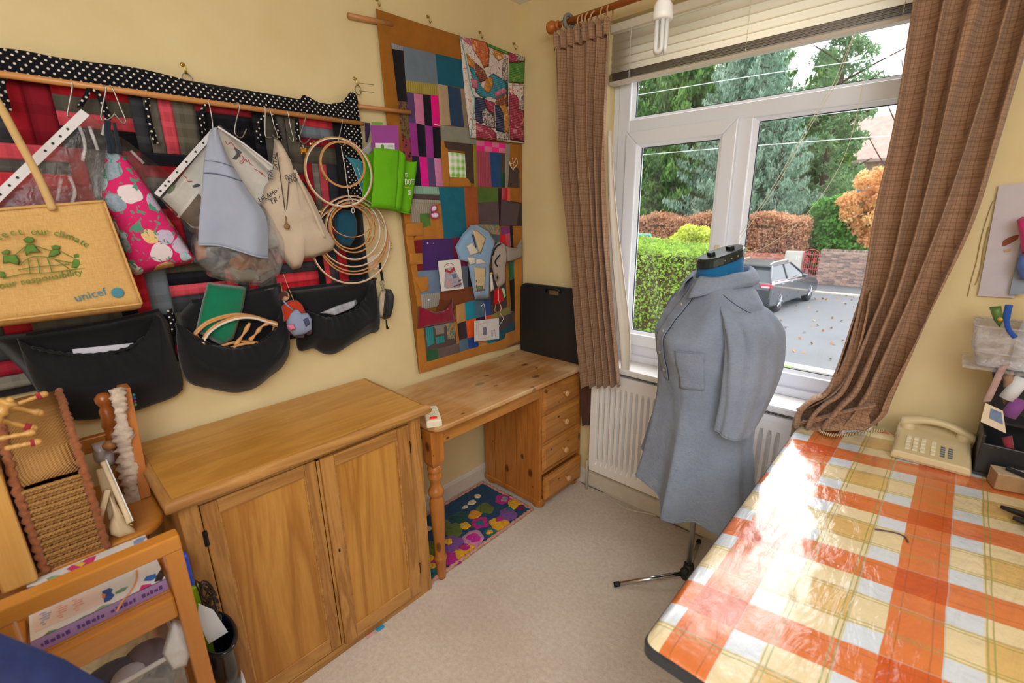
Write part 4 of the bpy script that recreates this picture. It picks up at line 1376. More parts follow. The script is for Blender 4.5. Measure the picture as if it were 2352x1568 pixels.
# yoke seam and sleeve seam
MB().tube([shirt_pt(1.0 + 0.65 * j / 14, 1.300 - 0.055 * j / 14, 0.0016) for j in range(15)], 0.0012, 6).build('shoulder_seam', plain('navy_shadow_thread', '2c3a55'), sh)
def sleeve(sg):
 cl_ = [(0.0, 0.120, 1.276), (-0.004, 0.165, 1.252), (-0.012, 0.202, 1.200), (-0.012, 0.226, 1.10), (0.006, 0.240, 0.97), (0.032, 0.240, 0.858)]
 ra = [0.056, 0.084, 0.096, 0.088, 0.072, 0.058]
 rb = [0.026, 0.040, 0.050, 0.048, 0.040, 0.034]
 P = smooth_path([(a, b * sg, z) for a, b, z in cl_], 9)
 K = len(P)
 NJ = 56
 G = []
 for i, p in enumerate(P):
  t = i / (K - 1) * 5
  k = min(4, int(t))
  f = t - k
  A, B = ra[k] + (ra[k + 1] - ra[k]) * f, rb[k] + (rb[k + 1] - rb[k]) * f
  row = []
  lo = min(1, i / 20)
  for j in range(NJ):
   th = 2 * PI * j / NJ
   w = 1 + lo * (0.10 * math.sin(4 * th + 0.9 + i * 0.05) + 0.06 * math.sin(7 * th - i * 0.04) + 0.10 * noise.noise(Vector((math.cos(th) * 1.6 + sg, math.sin(th) * 1.6, i * 0.08))))
   row.append(fl(p.x + A * w * math.cos(th), p.y + B * w * math.sin(th) * sg, p.z + 0.012 * math.cos(th) * lo - 0.030 * math.cos(th) * max(0, i / K - 0.6) - 0.012 * math.sin(th) * min(1, i / 8)))
  G.append(row)
 o = MB().grid(G, close_v=True).build('sleeve', M_SH, sh, smooth=True, solid=0.002, recalc=False)
 MB().tube([G[-1][j] for j in range(NJ)], 0.0022, 6, closed=True).build('cuff_edge', M_SH, o, smooth=True)
 MB().tube([lerp(G[-5][j], G[-6][j], 0.5) for j in range(NJ)], 0.0014, 6, closed=True).build('cuff_stitch', M_SH, o, smooth=True)
sleeve(1)
sleeve(-1)
# turned-down collar
G = []
nC = 48
for i in range(9):
 row = []
 for j in range(nC + 1):
  th = 0.30 + (2 * PI - 0.60) * j / nC
  fr_ = min(th, 2 * PI - th)
  e = i / 8
  if e < 0.3:
   r, z = 0.082 + 0.006 * e / 0.3, 1.320 + 0.042 * e / 0.3
  else:
   q = (e - 0.3) / 0.7
   pt = max(0, 1 - fr_ / 0.9)
   r, z = 0.088 + (0.036 + 0.026 * pt) * q, 1.362 - (0.046 + 0.036 * pt) * q + 0.012 * math.sin(PI * q)
  a, b = r * math.cos(th) * 1.02, r * math.sin(th) * 0.98
  row.append(fl(a, b, z - 0.16 * a + 0.003 * math.sin(5 * th)))
 G.append(row)
MB().grid(G).build('collar', M_SH, sh, smooth=True, solid=0.003, recalc=False)

# ================================================================== PATCHWORK WALL HANGING
def qoff(y, z):
 """how far the quilt stands off the wall at (y, z): soft waves, lower right corner lifting"""
 o = 0.014 + 0.004 * math.sin(y * 9 + z * 2.0) + 0.003 * math.sin(z * 7 + y * 3)
 lift = max(0.0, (y + 0.42) / 0.42) * max(0.0, (1.15 - z) / 0.35)
 return o + 0.022 * min(1.0, lift) * (0.5 + 0.5 * math.sin(y * 22))
QF = {}
def qfab(c, kind='cotton'):
 k = 'patch_' + kind + '_' + c
 if k not in QF:
  if kind == 'velvet':
   QF[k] = fabric(k, c, weave=500, rough=0.75, var=0.22, sheen=0.45, wrinkle=0.5, wscale=30, bump=0.5)
  elif kind == 'stripe':
   t = NT(k)
   s = t.sep(t.coord())
   f = t.math('FRACT', t.math('MULTIPLY', s[1], 85.0))
   B = srgb(c)
   t.base(t.mix(t.math('LESS_THAN', f, 0.35), B, tuple(x * 0.72 for x in B[:3]) + (1,)))
   t.set(Roughness=0.9)
   t.bump(f, 0.3, 0.002)
   QF[k] = t.m
  elif kind == 'print':
   t = NT(k)
   B = srgb(c)
   f = t.noise(t.coord(), 75, 2, 0.5, 0.6)
   t.base(t.ramp(f, [(0.47, B), (0.50, srgb('2f8f96')), (0.60, srgb('1f6f7a')), (0.62, B)]))
   t.set(Roughness=0.9)
   QF[k] = t.m
  elif kind == 'brown_print':
   t = NT(k)
   B = srgb(c)
   f = t.noise(t.coord(), 48, 3, 0.5, 1.0)
   t.base(t.ramp(f, [(0.5, B), (0.54, srgb('5a2430')), (0.66, srgb('6e2c34')), (0.68, B)]))
   t.set(Roughness=0.9)
   QF[k] = t.m
  elif kind == 'hound':
   t = NT(k)
   v = t.new('ShaderNodeTexVoronoi', distance='MANHATTAN')
   v.inputs['Scale'].default_value = 48
   t.link(t.coord(), v.inputs['Vector'])
   t.base(t.ramp(v.outputs['Distance'], [(0.42, srgb('15151a')), (0.44, srgb('8e3a46'))], 'CONSTANT'))
   t.set(Roughness=0.9)
   QF[k] = t.m
  elif kind == 'gingham':
   t = NT(k)
   s = t.sep(t.coord())
   a = t.math('PINGPONG', t.math('MULTIPLY', s[1], 60), 1.0)
   b = t.math('PINGPONG', t.math('MULTIPLY', s[2], 60), 1.0)
   n_ = t.noise(t.coord(), 16, 2)
   f = t.math('MULTIPLY', t.math('ADD', a, b), t.math('MULTIPLY', n_, 1.1))
   t.base(t.ramp(f, [(0.2, srgb('f2f6ea')), (1.0, srgb('7cc43c'))]))
   t.set(Roughness=0.85)
   QF[k] = t.m
  else:
   QF[k] = fabric(k, c, weave=700, var=0.14, vscale=18, wrinkle=0.45, wscale=26, bump=0.5)
 return QF[k]
def patch(q, col, parent, lift=0.0, kind='cotton', n=6, name='patch', off=qoff, pf=0.0022, th=0.004):
 """one sewn patch: a slightly puffed square with its edges pulled down into the seam"""
 G = []
 for i in range(n + 1):
  row = []
  for j in range(n + 1):
   u, v = j / n, i / n
   p = bil(q, u, v)
   e = min(u, 1 - u, v, 1 - v)
   h = pf * min(1, e * n / 1.0) + (0 if e > 0 else -0.0012)
   row.append((off(p[1], p[2]) + lift + h + 0.0006 * nz(p[1], p[2], 1, 40), p[1], p[2]))
  G.append(row)
 b = [[(p[0] - th, p[1], p[2]) for p in r] for r in (G[0], G[-1])]
 m = MB().grid(G)
 # seam allowance all round
 ring_ = [G[0][j] for j in range(n + 1)] + [G[i][n] for i in range(1, n + 1)] + [G[n][j] for j in range(n - 1, -1, -1)] + [G[i][0] for i in range(n - 1, 0, -1)]
 m.grid([ring_, [(p[0] - th, p[1], p[2]) for p in ring_]], close_v=True)
 return m.build(name, qfab(col, kind), parent, smooth=True, recalc=False)

qu = thing('patchwork_quilt', 'large patchwork hanging with brown border in the corner above the desk', 'wall hanging', (0.0, -0.43, 0.80))
QY0, QY1 = -0.872, 0.0
# backing cloth
bq = X_(0.012,-1746,4712,26,4639,-44,1570,-1596,1603)
G = []
for i in range(25):
 row = []
 for j in range(21):
  p = bil(bq, j / 20, i / 24)
  row.append((qoff(p[1], p[2]) - 0.004, min(p[1], -0.004), p[2]))
 G.append(row)
MB().grid(G).build('backing', fabric('quilt_backing', '8a5a20'), qu, smooth=True, solid=0.003, recalc=False)
BR, TAN = 'a0651c', 'b9782e'
PATCHES = [
 (BR, X_(0.015,-1758,4719,28,4740,-172,4545,-1636,4509)),
 (BR, X_(0.015,-1758,4719,-1636,4509,-1601,3906,-1735,3871)),
 (BR, X_(0.015,-1735,3871,-1601,3906,-1561,3327,-1696,3295)),
 (TAN, X_(0.015,-1653,3149,-1573,3149,-1559,3053,-1640,3055)),
 (TAN, X_(0.015,-1649,2955,-1557,2942,-1536,2618,-1608,2665)),
 (TAN, X_(0.015,-1608,2665,-1536,2618,-1509,2274,-1557,2275)),
 (TAN, X_(0.015,-1591,2054,-1503,2051,-1496,1690,-1597,1592)),
 (TAN, X_(0.015,-1496,1690,-1045,1688,-1050,1590,-1597,1592)),
 (TAN, X_(0.015,-1045,1688,-355,1709,-381,1578,-1050,1590)),
 (TAN, X_(0.015,-354,1758,-174,1767,-34,1617,-381,1578)),
 (TAN, X_(0.015,-177,2612,-43,2609,-34,1617,-174,1764)),
 ('8f8f93', X_(0.015,-1636,4509,-1514,4508,-1521,4474,-1635,4464), 0, 'stripe'),
 ('17171b', X_(0.015,-1635,4464,-1521,4474,-1510,4082,-1610,4077)),
 ('6f7d8c', X_(0.015,-1514,4508,-1176,4531,-1163,4277,-1514,4252)),
 ('175a72', X_(0.015,-1176,4531,-686,4537,-697,4299,-1163,4282)),
 ('a2913e', X_(0.015,-1514,4252,-1163,4277,-1155,4185,-1507,4161), 0, 'stripe'),
 ('6b5f34', X_(0.015,-1610,4077,-1510,4082,-1501,3780,-1605,3785), 0, 'brown_print'),
 ('2a1a1e', X_(0.015,-1605,3785,-1501,3780,-1496,3608,-1608,3611), 0, 'hound'),
 ('584070', X_(0.015,-1507,4161,-1435,4162,-1431,3921,-1506,3917)),
 ('c878a0', X_(0.015,-1435,4162,-1337,4167,-1330,3917,-1431,3921)),
 ('141322', X_(0.015,-1337,4167,-1249,4176,-1244,3916,-1330,3917)),
 ('e60d80', X_(0.015,-1249,4176,-1160,4184,-1152,3916,-1244,3916)),
 ('9c3590', X_(0.015,-1506,3917,-1422,3922,-1424,3645,-1499,3645)),
 ('141322', X_(0.015,-1422,3922,-1330,3917,-1332,3646,-1424,3645)),
 ('9c3590', X_(0.015,-1330,3917,-1244,3916,-1245,3644,-1332,3646)),
 ('141322', X_(0.015,-1244,3916,-1152,3916,-1156,3644,-1245,3644)),
 ('1b2430', X_(0.015,-1499,3645,-1417,3643,-1417,3389,-1504,3391)),
 ('f0189a', X_(0.015,-1417,3643,-1328,3644,-1328,3388,-1417,3389)),
 ('5c4678', X_(0.015,-1328,3644,-1245,3644,-1242,3390,-1328,3388)),
 ('cf82ae', X_(0.015,-1245,3644,-1156,3644,-1153,3393,-1242,3390)),
 ('b3997a', X_(0.015,-1163,4282,-1051,4285,-1029,3948,-1151,3937)),
 ('17375c', X_(0.015,-1051,4285,-900,4283,-863,3948,-1029,3948), 0, 'velvet'),
 ('8d7a64', X_(0.015,-900,4283,-697,4301,-713,3950,-863,3948)),
 ('8c8a7e', X_(0.015,-1151,3937,-730,3951,-708,3806,-1148,3804)),
 (TAN, X_(0.015,-1148,3804,-1108,3800,-1067,3396,-1153,3391)),
 (TAN, X_(0.0152,-1114,3761,-1071,3757,-1067,3396,-1110,3394)),
 ('4a3a34', X_(0.015,-1113,3802,-754,3804,-768,3729,-1112,3734)),
 ('4a3a34', X_(0.015,-861,3743,-759,3763,-750,3432,-857,3438)),
 (TAN, X_(0.0152,-1062,3479,-801,3488,-795,3403,-1068,3393)),
 ('9fd060', X_(0.016,-1077,3711,-865,3708,-856,3485,-1063,3482), 0.001, 'gingham'),
 ('8d7f2c', X_(0.015,-754,3804,-706,3805,-708,3394,-748,3402)),
 ('a8485e', X_(0.015,-705,3749,-528,3748,-507,3403,-707,3406), 0, 'stripe'),
 ('1e4a7c', X_(0.015,-528,3748,-360,3752,-364,3407,-507,3403)),
 ('55403a', X_(0.015,-360,3752,-286,3754,-291,3560,-360,3557)),
 ('1c4a30', X_(0.015,-360,3557,-291,3560,-295,3405,-364,3407)),
 ('8f887e', X_(0.015,-284,3851,-205,3858,-247,3406,-295,3405)),
 (BR, X_(0.015,-209,3871,-13,3878,-19,3320,-251,3406)),
 ('4b3c36', X_(0.018,-237,3620,-63,3624,-61,3404,-257,3412), 0.003),
 ('8fb8a4', X_(0.015,-1509,3388,-1212,3385,-1205,3316,-1522,3315), 0, 'stripe'),
 ('57474a', X_(0.015,-1522,3317,-1205,3313,-1204,3265,-1533,3271)),
 ('a19a8a', X_(0.015,-1533,3271,-1201,3263,-1198,3230,-1544,3235), 0, 'stripe'),
 ('a19a8a', X_(0.015,-1547,3235,-1223,3230,-1323,3134,-1459,3143), 0, 'stripe'),
 ('a19a8a', X_(0.015,-1547,3235,-1459,3143,-1466,3058,-1585,3063), 0, 'stripe'),
 (TAN, X_(0.015,-1319,3183,-1195,3230,-1193,2901,-1454,2965)),
 (TAN, X_(0.0152,-1445,3014,-1187,2980,-1193,2901,-1558,2906)),
 (TAN, X_(0.0152,-1272,3226,-1233,3226,-1239,2905,-1279,2907), 0.0012),
 ('4f7a2a', X_(0.016,-1461,3141,-1347,3144,-1330,3013,-1451,3016), 0.0014, 'velvet'),
 ('176a82', X_(0.015,-1208,3385,-889,3392,-878,2902,-1184,2900)),
 ('a2562c', X_(0.015,-889,3392,-709,3393,-708,3025,-878,2902)),
 ('4a6a1e', X_(0.015,-705,3396,-410,3394,-404,3256,-708,3245), 0, 'velvet'),
 ('5a4a4c', X_(0.015,-708,3245,-404,3255,-407,3010,-708,3022)),
 ('33181f', X_(0.015,-410,3394,-348,3397,-380,2992,-407,2995)),
 ('b05060', X_(0.015,-352,3400,-305,3401,-315,3275,-361,3277)),
 ('b81828', X_(0.015,-310,3401,-254,3398,-262,3259,-321,3272)),
 ('e0664a', X_(0.015,-259,3398,-216,3399,-212,3253,-264,3259)),
 (BR, X_(0.015,-215,3406,-24,3409,-21,3244,-212,3253)),
 ('35292b', X_(0.015,-378,3277,-21,3266,-20,2987,-386,3002)),
 ('54454a', X_(0.02,-374,3277,-60,3231,-127,2999,-394,3006), 0.006),
 ('b07f44', X_(0.015,-708,3022,-407,3012,-406,2902,-703,2935), 0, 'print'),
 ('4c5a64', X_(0.015,-584,2923,-406,2906,-406,2807,-588,2818)),
 ('7d3670', X_(0.015,-384,2987,-233,2990,-230,2916,-378,2901)),
 ('cc1c22', X_(0.015,-395,2901,-309,2908,-299,2787,-392,2807)),
 ('b45060', X_(0.015,-314,2907,-230,2916,-225,2737,-299,2787)),
 ('1a1418', X_(0.015,-233,2993,-184,2992,-177,2734,-229,2744)),
 (BR, X_(0.015,-186,2992,-6,2986,-24,2600,-182,2605)),
 ('7a1a20', X_(0.015,-1558,2900,-1457,2900,-1462,2779,-1559,2781)),
 ('7a1a20', X_(0.015,-1547,2675,-1466,2673,-1468,2612,-1537,2612)),
 ('421a6c', X_(0.015,-1459,2903,-1073,2897,-1071,2587,-1468,2612), 0, 'velvet'),
 ('7c1c44', X_(0.015,-1076,2903,-893,2905,-891,2600,-1072,2617)),
 ('6f86a4', X_(0.015,-1540,2612,-1277,2602,-1270,2370,-1516,2384)),
 ('5f7082', X_(0.015,-1295,2624,-887,2603,-889,2385,-1270,2370)),
 ('1f2228', X_(0.015,-890,2603,-786,2593,-796,2374,-889,2381)),
 ('9c9a94', X_(0.015,-1516,2384,-1276,2372,-1286,2239,-1513,2231), 0, 'stripe'),
 ('7e4428', X_(0.015,-1280,2372,-821,2380,-809,2224,-1301,2194)),
 ('6f3a1e', X_(0.015,-1293,2302,-1093,2287,-1081,2172,-1344,2187), 0.0008),
 ('c4935a', X_(0.015,-1067,2206,-943,2216,-935,2017,-1064,2008)),
 ('1a8fae', X_(0.015,-945,2216,-808,2222,-787,2020,-935,2017)),
 ('4f6e86', X_(0.015,-809,2224,-673,2216,-651,2015,-787,2020)),
 ('2f4f90', X_(0.015,-673,2216,-570,2210,-556,2019,-651,2015)),
 ('2c1626', X_(0.015,-1058,2007,-931,2016,-920,1819,-1043,1820), 0, 'velvet'),
 ('ee5a1a', X_(0.015,-931,2016,-783,2020,-773,1804,-920,1819)),
 ('2a1830', X_(0.015,-787,2020,-650,2018,-652,1810,-773,1804)),
 ('ee5a1a', X_(0.015,-650,2018,-558,2024,-557,1855,-651,1842)),
 ('8b8042', X_(0.015,-560,2018,-248,2079,-252,1982,-554,1955)),
 ('4d4348', X_(0.015,-554,1955,-179,2006,-182,1848,-553,1790)),
 ('54748c', X_(0.015,-1043,1820,-920,1819,-907,1679,-1045,1688)),
 ('244a98', X_(0.015,-920,1819,-761,1801,-750,1662,-907,1679)),
 ('c08a50', X_(0.015,-775,1758,-625,1742,-620,1661,-750,1671)),
 ('147e8c', X_(0.015,-630,1743,-517,1743,-511,1660,-620,1661)),
 ('1c5266', X_(0.015,-553,1790,-318,1825,-353,1709,-511,1660)),
 ('1c5266', X_(0.015,-321,1871,-176,1884,-171,1763,-324,1760)),
 ('5a4a4a', X_(0.015,-1498,2053,-1075,2035,-1045,1786,-1487,1805)),
 ('2c8c90', X_(0.016,-1484,2047,-1380,2042,-1378,1837,-1475,1842), 0.001, 'stripe'),
 ('2c8c90', X_(0.016,-1384,1933,-1239,1929,-1231,1838,-1381,1839), 0.001, 'stripe'),
 ('8a8680', X_(0.016,-1380,2042,-1228,2036,-1237,1929,-1381,1935), 0.001),
 ('b8843e', X_(0.016,-1228,2041,-1099,2038,-1100,1834,-1230,1844), 0.001, 'print'),
 (TAN, X_(0.016,-1107,2077,-1067,2077,-1043,1788,-1088,1789), 0.001),
 ('165a30', X_(0.015,-1486,1809,-1345,1794,-1332,1686,-1492,1689), 0, 'velvet'),
 ('6a5a58', X_(0.015,-1345,1794,-1045,1789,-1043,1684,-1332,1686)),
 ('a0651c', X_(0.015,-334,2550,-274,2544,-243,2055,-312,2081)),
 ('17593a', X_(0.015,-273,2582,-178,2597,-181,2393,-259,2376), 0, 'velvet'),
 ('151416', X_(0.015,-259,2376,-179,2392,-177,1995,-244,2016)),
 ('4a3c40', X_(0.015,-568,2556,-323,2549,-307,2081,-560,2018)),
]
for k, e in enumerate(PATCHES):
 if e[1] and e[0]:
  q = [(p[0], min(p[1], -0.005), p[2]) for p in e[1]]
  patch(q, e[0], qu, e[2] if len(e) > 2 else 0.0, e[3] if len(e) > 3 else 'cotton', n=8 if k < 11 else 6)
# two rows of little pink checks
pk = X_(0.015,-709,3849,-280,3852,-286,3757,-705,3747)
for i in range(2):
 for j in range(4):
  q = [bil(pk, (j + a) / 4, (i + b) / 2) for a, b in ((0, 0), (1, 0), (1, 1), (0, 1))]
  patch(q, 'f02a8e' if (i + j) % 2 else 'e0789c', qu, 0.0, n=4)
# sewn-on pockets and tabs that stand proud
for q in (X_(0.016,-1634,3055,-1447,3060,-1445,2940,-1649,2946), X_(0.016,-1617,2784,-1481,2778,-1477,2676,-1621,2683), X_(0.016,-1584,2556,-1425,2548,-1423,2414,-1518,2407)):
 patch(q, 'bd7c32', qu, 0.006, n=6, name='tab_pocket', pf=0.004, th=0.008)
puff([(qoff(p[1], p[2]) + 0.002, p[1], p[2]) for p in X_(0.016,-1551,2274,-1475,2225,-1362,2187,-1261,2176,-1172,2187,-1137,2231,-1117,2291,-1104,2133,-1080,2036,-1339,2048,-1585,2051)], (1, 0, 0), 0.020, step=0.012, rings=5, wob=0.003, wsc=40, back=0.05).build('maroon_pocket', fabric('maroon_felt', '8c1433', weave=400, sheen=0.3), qu, smooth=True)

# hanging poles of the quilt and hooks
M_DOW = wood('pale_dowel', 'c88c56', '9c6232', 'Y', 1.0, 0.45, 0.6)
for k, (a, b) in enumerate(((X_(0.012,-2005,4610)[0], X_(0.012,-1615,4646)[0]), (X_(0.03,-2017,3972)[0], X_(0.034,-1523,3991)[0]))):
 tag(MB().tube([a, b], 0.0105 if k == 0 else 0.0085, 12).build('dowel', M_DOW, smooth=True), ('wooden dowel end sticking out behind the top left of the quilt', 'wooden dowel crossing in front of the left border of the quilt')[k], 'dowel')
M_BRASS = plain('brass_hook', 'b59a52', 0.3, metal=0.9)
HK = X_(0.004,-1730,4774,-1224,4781,-599,4807,-112,4815,-3171,4032,-1990,4160)
HKL = ['brass hook at the top left corner of the quilt', 'brass hook above the brown top border of the quilt', 'brass hook above the folded kantha cloth', 'brass hook by the room corner above the kantha cloth', 'brass hook above the polka dot band in mid wall', 'brass hook above the right end of the polka dot band']
for k, p in enumerate(HK):
 h = thing('wall_hook', HKL[k], 'hook', p, 'brass wall hooks')
 y, z = p[1], p[2]
 MB().lathe([(0.006, 0), (0.007, 0.0015), (0.004, 0.003)], (0.0, y, z + 0.012), 12, Matrix.Rotation(PI / 2, 3, 'Y')).build('rose', M_BRASS, h, smooth=True)
 MB().tube(smooth_path([(0.002, y, z + 0.012), (0.010, y, z + 0.012), (0.014, y, z + 0.004), (0.013, y, z - 0.008), (0.018, y, z - 0.016), (0.026, y, z - 0.012), (0.028, y, z - 0.004)], 5), 0.0022, 8).build('hook_shank', M_BRASS, h, smooth=True)
 if k > 3:
  MB().tube([(0.020, y + 0.013 * math.cos(a), z - 0.032 + 0.017 * math.sin(a)) for a in np.linspace(0, 2 * PI, 22)[:-1]], 0.0018, 6, closed=True).build('split_ring', plain('steel_ring', '8c8a84', 0.35, metal=0.9), h, smooth=True)
for k, P in enumerate((X_(0.0015,-1964,4159,-1818,4168), X_(0.0015,-1963,4102,-1824,4112))):
 tag(MB().tube(P, 0.0009, 5).build('pencil_mark', plain('pencil_grey', '8a8272', 0.8)), ('upper', 'lower')[k] + ' short pencil line on the wall right of the polka dot band hook', 'mark')

# ---- folded kantha cloth hung over the top right of the quilt
ka = thing('kantha_cloth', 'folded bright kantha cloth with paisley patches pinned over the quilt corner', 'cloth', (0.03, -0.22, 1.93))
KQ = [(x, min(y, -0.006), z) for x, y, z in X_(0.028,-905,4715,3,4721,10,3875,-812,3859)]
def koff(y, z):
 return 0.030 + 0.006 * math.sin(y * 16 + z * 3) + 0.003 * math.sin(z * 14)
G = []
for i in range(25):
 row = []
 for j in range(21):
  p = bil(KQ, j / 20, i / 24)
  row.append((koff(p[1], p[2]), p[1], p[2]))
 G.append(row)
def kantha(key, stops, sc=22, stitch='d8c8b8'):
 t = NT('kantha_' + key)
 co = t.coord()
 f = t.noise(co, sc, 3, 0.6, 1.4)
 c = t.ramp(f, [(p, srgb(h)) for p, h in stops], 'CONSTANT')
 s = t.sep(co)
 a = t.math('LESS_THAN', t.math('FRACT', t.math('MULTIPLY', s[2], 125)), 0.16)
 b = t.math('LESS_THAN', t.math('FRACT', t.math('MULTIPLY', s[1], 210)), 0.5)
 c = t.mix(t.math('MULTIPLY', t.math('MULTIPLY', a, b), 0.55), c, srgb(stitch))
 t.base(c)
 t.set(Roughness=0.88)
 t.bump(t.math('FRACT', t.math('MULTIPLY', s[2], 125)), 0.5, 0.002)
 return t.m
KM = {
 'white': kantha('white', [(0.0, 'cfc6c0'), (0.46, 'd9d0ca'), (0.56, 'b04a30'), (0.6, 'd9d0ca')]),
 'orange': kantha('orange', [(0.0, 'b5521e'), (0.45, 'c4642c'), (0.58, 'd8a088')]),
 'teal': kantha('teal', [(0.0, '1a7a90'), (0.5, '2388a0'), (0.68, '8a7a3a')]),
 'green': kantha('green', [(0.0, '3f7a26'), (0.5, '4a8a2c'), (0.62, 'd08a2c')]),
 'maroon': kantha('maroon', [(0.0, '8c1c3c'), (0.5, 'a02848'), (0.62, 'c07888')]),
 'navy': kantha('navy', [(0.0, '17264a'), (0.5, '1c2e56'), (0.66, '2e3a5e')]),
 'grey': kantha('grey', [(0.0, '8a8284'), (0.42, 'c8bab0'), (0.5, '4a4a54'), (0.58, 'cbb8a8')], 34),
 'brown': kantha('brown', [(0.0, '6c3424'), (0.5, '84442c'), (0.6, 'c0885a')]),
 'gold': kantha('gold', [(0.0, 'b07024'), (0.5, 'c8862c'), (0.62, 'e0c0a0')]),
 'pink': kantha('pink', [(0.0, 'b85a78'), (0.5, 'c86e8a'), (0.62, 'e8c0c8')]),
}
MB().grid(G).build('ground_cloth', KM['white'], ka, smooth=True, solid=0.006, soff=1, recalc=False)
def kp(outl, key, lift=0.0):
 P = [(koff(p[1], p[2]) + 0.0005 + lift, min(p[1], -0.007), p[2]) for p in outl]
 puff(P, (1, 0, 0), 0.0035, step=0.014, rings=4, back=0.3).build('applique_patch', KM[key], ka, smooth=True)
kp(X_(0.032,-241,4627,-11,4678,-13,4469,-241,4443), 'green')
kp(X_(0.032,-239,4724,-10,4717,-11,4678,-237,4628), 'maroon')
kp(X_(0.032,-163,4729,-10,4717,-11,4682,-125,4661), 'grey', 0.002)
kp(X_(0.032,-576,4729,-239,4724,-243,4695,-560,4701), 'green', 0.001)
kp(X_(0.032,-236,4420,-9,4458,-7,4251,-240,4230), 'white')
kp(X_(0.032,-237,4373,-129,4426,-70,4351,-82,4216,-11,4213,-10,3885,-247,3888), 'maroon', 0.001)
kp(X_(0.032,-70,4351,-14,4360,-7,4226,-76,4219), 'grey', 0.002)
kp(X_(0.032,-114,4113,-12,4151,-3,3886,-95,3978), 'brown', 0.002)
kp(X_(0.032,-827,4524,-464,4484,-248,4441,-247,4312,-381,4240,-630,4232,-729,4272,-772,4406), 'teal')
kp(X_(0.032,-788,4724,-576,4735,-535,4679,-549,4534,-619,4501,-682,4573,-761,4631), 'orange', 0.001)
kp(X_(0.032,-483,4695,-313,4692,-305,4660,-397,4608,-467,4638), 'gold', 0.001)
kp(X_(0.032,-333,4632,-255,4670,-248,4447,-347,4447), 'grey', 0.001)
kp(X_(0.032,-606,4403,-509,4453,-485,4379,-559,4288,-627,4311), 'gold', 0.002)
kp(X_(0.032,-734,4531,-619,4488,-554,4412,-675,4369,-738,4445), 'brown', 0.001)
kp(X_(0.032,-789,4382,-699,4387,-703,4298,-769,4310), 'pink', 0.001)
kp(X_(0.032,-469,4313,-321,4383,-265,4368,-285,4342,-453,4270), 'pink', 0.002)
kp(X_(0.032,-453,4258,-285,4342,-248,4300,-249,4217,-437,4202), 'brown', 0.001)
kp(X_(0.032,-739,4238,-613,4234,-473,4209,-480,4010,-691,3997,-744,4025), 'navy')
kp(X_(0.032,-622,4227,-472,4221,-485,4109,-582,4136), 'maroon', 0.002)
kp(X_(0.032,-464,4204,-259,4216,-255,3949,-472,3951), 'navy')
kp(X_(0.032,-400,4208,-287,4235,-251,4169,-265,3948,-332,3954,-346,4144), 'gold', 0.002)
kp(X_(0.032,-661,4103,-608,4150,-495,4090,-481,3974,-588,3974,-656,4024), 'grey', 0.002)
kp(X_(0.032,-742,4002,-553,3978,-464,3928,-466,3862,-745,3859), 'maroon', 0.001)
kp(X_(0.032,-454,3947,-259,3943,-257,3888,-457,3863), 'grey', 0.001)
kp(X_(0.032,-900,4709,-796,4717,-760,4652,-845,4675), 'pink')
kp(X_(0.032,-842,4594,-734,4531,-745,4465,-816,4494), 'gold')
MB().tube([(koff(p[1], p[2]) + 0.003, p[1], p[2]) for p in smooth_path(X_(0.03,-909,4713,-843,4511,-783,4286,-745,4204,-784,4020,-815,3861), 6)], 0.0028, 6).build('bound_edge', fabric('pale_teal_binding', '6fa8a8'), ka, smooth=True)

# ---- things pinned to the quilt
pc = thing('photo_print', 'white photo print of a child\'s appliqued dress pinned low on the quilt', 'photo', (0.03, -0.6, 1.1))
PQ = X_(0.03,-1309,2692,-1019,2687,-989,2378,-1282,2388)
MB().prism(PQ, (0.0012, 0, 0)).build('print_sheet', plain('photo_paper', 'e9e4de', 0.3), pc)
def on_q(Q, pts, x):
 return [(x, bil(Q, u, v)[1], bil(Q, u, v)[2]) for u, v in pts]
MB().prism(on_q(PQ, [(0.28, 0.27), (0.66, 0.24), (0.97, 0.88), (0.8, 0.95), (0.2, 0.93), (0.13, 0.85)], 0.0315), (0.0006, 0, 0)).build('dress_image', fabric('dress_print_grey', 'b5a8b8', var=0.3, vscale=60), pc)
MB().prism(on_q(PQ, [(0.28, 0.27), (0.46, 0.36), (0.66, 0.24), (0.72, 0.34), (0.47, 0.44), (0.26, 0.36)], 0.0322), (0.0006, 0, 0)).build('collar_image', plain('print_red', 'b03038'), pc)
MB().prism(on_q(PQ, [(0.52, 0.48), (0.70, 0.46), (0.75, 0.58), (0.58, 0.63)], 0.0322), (0.0006, 0, 0)).build('pocket_image', plain('print_blue', '5a8298'), pc)
MB().prism(on_q(PQ, [(0.22, 0.7), (0.42, 0.68), (0.44, 0.84), (0.22, 0.88)], 0.0322), (0.0006, 0, 0)).build('pocket_image', plain('print_cream_pink', 'c8a09a'), pc)
MB().tube(on_q(PQ, [(0.24, 0.2), (0.34, 0.13), (0.5, 0.1), (0.62, 0.14), (0.68, 0.19)], 0.0325), 0.0012, 5).build('hanger_image', plain('print_plum', '5c3444'), pc)
for a, b in (((0.55, 0.86), (0.75, 0.83)), ((0.8, 0.7), (0.93, 0.67)), ((0.78, 0.83), (0.92, 0.8))):
 MB().prism(on_q(PQ, [a, (b[0], b[1]), (b[0], b[1] + 0.05), (a[0], a[1] + 0.05)], 0.0322), (0.0006, 0, 0)).build('stitch_image', plain('print_purple', '5a4a72'), pc)

